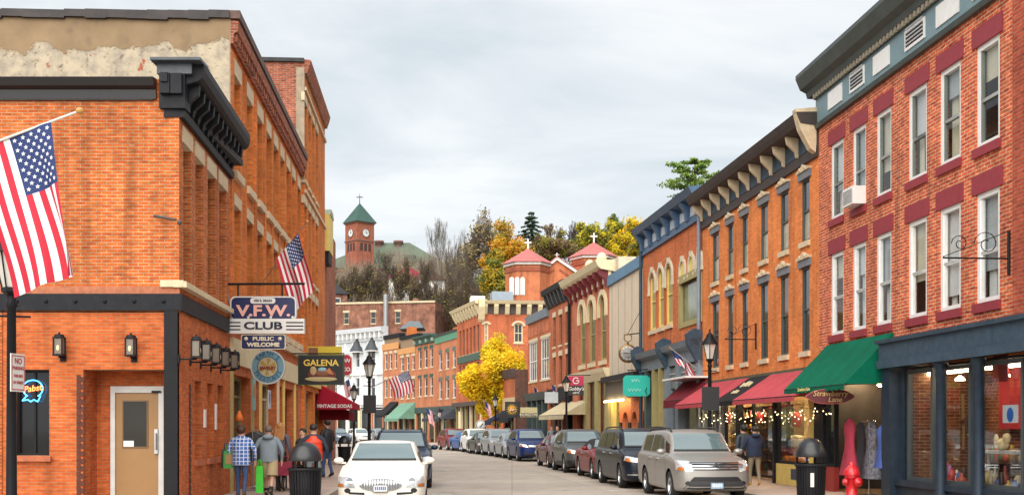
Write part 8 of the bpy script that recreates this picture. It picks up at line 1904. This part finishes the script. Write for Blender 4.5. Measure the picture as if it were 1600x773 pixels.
    for p in m2.polygons:
        c = p.center; best, bt = 1e9, 'top'
        for a, b, t in E:
            A, B = V[a][0], V[b][0]; d_ = B - A; u = max(0, min(1, (c - A).dot(d_) / max(1e-9, d_.length_squared))); dist = (c - A - d_ * u).length - (V[a][1] * (1 - u) + V[b][1] * u)
            if dist < best: best, bt = dist, t
        if bt == 'top' and c.z < .93 * k and abs(c.x) < .2 * k: bt = 'legs'
        if shorts and bt == 'legs' and c.z < .50 * k: bt = 'skin'
        p.material_index = kinds.index(bt); p.use_smooth = True
    link('body', m2, o)
    hc = V['crn'][0]
    hb = MB(); c = hc + Vector((0, -.018, .012)) * k
    hb.ball(tuple(c), (.097 * k, .105 * k, .095 * k), 16, 10)
    hb.v = [(x, y if y < hc.y + .055 * k else hc.y + .055 * k, max(zq, hc.z - .055 * k) if hair_len == 'short' else zq) for x, y, zq in hb.v]
    if hair_len == 'bushy': hb.ball(tuple(hc + Vector((0, -.03, .01)) * k), (.118 * k, .115 * k, .115 * k), 14, 10)
    if hair_len == 'long':
        for j in range(7): t = (j - 3) / 3; hb.tube(tuple(hc + Vector((t * .085, -.05, .03)) * k), tuple(hc + Vector((t * .12, -.10, -.33 - .03 * (j % 2))) * k), .045 * k, .022 * k, 8)
    hb.build('hair', hair, o)
    for s_ in (-1, 1):
        MB().ball(tuple(V['jaw'][0] + Vector((s_ * .085, -.0, .03)) * k), (.012 * k, .022 * k, .032 * k), 8, 6).build('ear', SKIN, o)
        MB().ball(tuple(V['crn'][0] + Vector((s_ * .032 - .085 * fx, .085 * fy, -.025)) * k), .011 * k, 6, 5).build('eye', mat('eye_dark', (.03, .02, .015), .3), o)
    MB().box(-.025 * k - .07 * fx * k, .025 * k - .07 * fx * k, V['jaw'][0].y + .07 * fy * k, V['jaw'][0].y + .076 * fy * k, V['jaw'][0].z - .022 * k, V['jaw'][0].z - .014 * k).build('mouth', mat('lip', (.35, .12, .10), .5), o)
    def shell_(name, rings, m, ridge=0.):
        mb = MB(); n_ = 24; vs = []
        for zq, rx, ry, yo in rings:
            for q in range(n_): t = 2 * math.pi * q / n_; w = 1 + .02 * math.sin(5 * t + zq * 9); vs.append((rx * k * bulk * w * math.cos(t), yo * k + ry * k * bulk * w * math.sin(t), zq * k))
        mb.add(vs, [(a * n_ + q, a * n_ + (q + 1) % n_, (a + 1) * n_ + (q + 1) % n_, (a + 1) * n_ + q) for a in range(len(rings) - 1) for q in range(n_)], 0, True); mb.build(name, m, o)
    if shell: shell_(shell[0], [(shell[2], .195, .150, 0), (shell[2] + .03, .20, .155, 0), (1.02, .190, .150, 0), (1.15, .195, .150, 0), (1.28, .205, .15, lean * .3), (1.38, .185, .125, lean * .4), (1.45, .12, .095, lean * .45), (1.48, .08, .075, lean * .5)], shell[1])
    if vest:
        rings = []
        for j in range(26):
            t = j / 25; zq = .88 + .58 * t; pf = .5 + .5 * math.cos(t * 26 * .5 * 2 * math.pi / 3.2); rr = .205 if t < .75 else .205 - (t - .75) / .25 * .11; rings.append((zq, rr + .008 * pf, rr * .76 + .008 * pf, 0))
        shell_('vest', rings, vest)
    if hood: MB().lathe([(.05, .0), (.12, .02), (.135, .07), (.09, .11), (.03, .12)], tuple((V['nb'][0] + Vector((0, -.085, -.02)) * k)), 16).build('hood', top, o)
    if shorts:
        for i, s_ in enumerate((-1, 1)):
            n_ = 'LR'[i]; A, B = V['hip' + n_][0], V['kn' + n_][0]; MB().tube(A + Vector((0, 0, .02)), A + (B - A) * .92, .118 * k * bulk, .122 * k * bulk, 16, caps=False).build('shorts_leg', legs, o)
            a, b = V['kn' + n_][0], V['an' + n_][0]; MB().tube(b + (a - b) * .02, b + (a - b) * .34, .052 * k, .056 * k, 12).build('sock', mat('black_sock', (.015, .015, .015), .8), o)
    return o
HB = mat('hair_brown', (.055, .022, .012), .6, var=.3, scale=30); HG = mat('hair_grey_brown', (.13, .09, .065), .6, var=.3, scale=30); HBL = mat('hair_auburn_blonde', (.42, .19, .06), .55, var=.35, scale=25); HK = mat('hair_black', (.012, .010, .009), .55, var=.2)
JEAN = mat('blue_jeans', (.035, .075, .17), .8, var=.25, scale=9); KH = mat('khaki_cloth', (.36, .27, .15), .8, var=.12, scale=8); GRY = mat('grey_hoodie', (.19, .23, .26), .9, var=.12, scale=9); DKJ = mat('black_jacket', (.012, .013, .016), .6, var=.3); ORV = mat('orange_vest', (.62, .045, .01), .5, var=.1); NVY = mat('navy_hoodie', (.012, .02, .05), .8, var=.2); SHB = mat('dark_shoe', (.02, .015, .012), .6); TAN = mat('tan_boot', (.45, .25, .08), .6); GJ = mat('grey_jeans', (.20, .23, .26), .8, var=.2)
PLD = plaid()
def px_person(px, Y): return WX(px, Y), Y
X, Y = px_person(377, 26.4); person('person in a blue plaid shirt and jeans walking away holding shopping bags', X, Y, 0, 1.66, PLD, JEAN, mat('brown_boot', (.10, .05, .025), .6), HB, hair_len='bushy', shell=('shirt', PLD, .80), bulk=1.10, stride=.10, arms=((.03, .0), (.06, .02)))
def bag(label, px, py, Y, w, h, m, m2=None, yaw=0):
    o = thing('shopping_bag', label, 'bag', tuple(W(px, py, Y)), yaw)
    MB().prism([(-w / 2, 0), (w / 2, 0), (w * .46, h), (-w * .46, h)], 'y', -.05, .05).build('bag_body', m, o)
    for s_ in (-.04, .04): MB().path([(-w * .2, s_, h), (-w * .12, s_, h + .14), (w * .12, s_, h + .14), (w * .2, s_, h)], .008, 5).build('handle', m, o)
    if m2: MB().box(-w * .3, w * .3, -.056, -.05, h * .25, h * .8).build('printed_panel', m2, o)
bag('green and brown paper bag held low by the person in plaid', 357, 731, 26.4, .26, .40, mat('bag_green', (.05, .26, .05), .6), mat('bag_brown', (.35, .2, .08), .6), R(25)); bag('dark teal bag beside the green paper bag', 353, 730, 26.55, .2, .42, mat('bag_teal', (.02, .07, .09), .6), None, R(20))
X, Y = px_person(420, 26.9); person('person in a grey hoodie and khaki shorts walking with a bright green bag', X, Y, 0, 1.66, GRY, KH, SHB, HG, shell=('hoodie', GRY, .86), hood=True, shorts=True, bulk=1.14, stride=.2, arms=((.06, -.03), (.05, .0)))
bag('bright green plastic bag hanging beside the khaki shorts', 406, 769, 26.7, .17, .62, mat('bag_bright_green', (.04, .50, .03), .4, var=.2))
X, Y = px_person(438, 29.2); person('person with long auburn hair walking behind the grey hoodie', X, Y, R(-8), 1.74, mat('grey_violet_coat', (.10, .09, .12), .8), HK, SHB, HBL, hair_len='long', stride=.08)
bag('crimson bag carried by the person with long auburn hair', 446, 742, 29.0, .36, .34, mat('bag_crimson', (.26, .02, .05), .6, var=.4, scale=9))
X, Y = px_person(490, 27.4); person('person in an orange red padded vest walking away past the litter bin', X, Y, R(6), 1.70, mat('dark_navy_sleeve', (.02, .03, .05), .8), GJ, mat('tan_shoe', (.35, .2, .1), .6), HK, vest=ORV, bulk=1.06, stride=.16, arms=((.05, .0), (.06, .04)))
X, Y = px_person(473, 29.0); person('small person in dark grey standing left of the orange red vest', X, Y, R(150), 1.60, mat('dark_grey_coat', (.05, .055, .06), .8), HK, SHB, HK, stride=.05)
X, Y = px_person(511, 37.2); person('person in a black jacket and blue jeans facing left on the pavement', X, Y, R(60), 1.86, DKJ, JEAN, SHB, HK, shell=('jacket', DKJ, .84), bulk=1.12, stride=.06, arms=((.04, .05), (.04, .05)), armbend=(.5, .3), hair_len='short')
X, Y = px_person(1179, 31.8); person('person in a navy hoodie and khaki trousers facing the lit shop window', X, Y, R(8), 1.66, NVY, mat('khaki_trouser', (.24, .19, .13), .8, var=.15), TAN, HK, shell=('hoodie', NVY, .86), hood=True, bulk=1.15, stride=.1, arms=((.02, .12), (.02, .12)), armbend=(.6, .6))
X, Y = px_person(1162, 33.0); person('dark clothed person half hidden beside the navy hoodie at the shop', X, Y, R(20), 1.70, mat('charcoal_coat', (.035, .045, .06), .8), HK, SHB, HK, stride=.06, hair_len='bushy')
for px, Yp_, lab, top in ((871, 64, 'distant person in dark clothes behind the maroon car', HK), (862, 66, 'distant person in grey beyond the maroon car', GRY)):
    c = on_line(KERB_R, Yp_); person(lab, WX(px, Yp_), Yp_, R(170), 1.72, top, JEAN, SHB, HG, stride=.1)
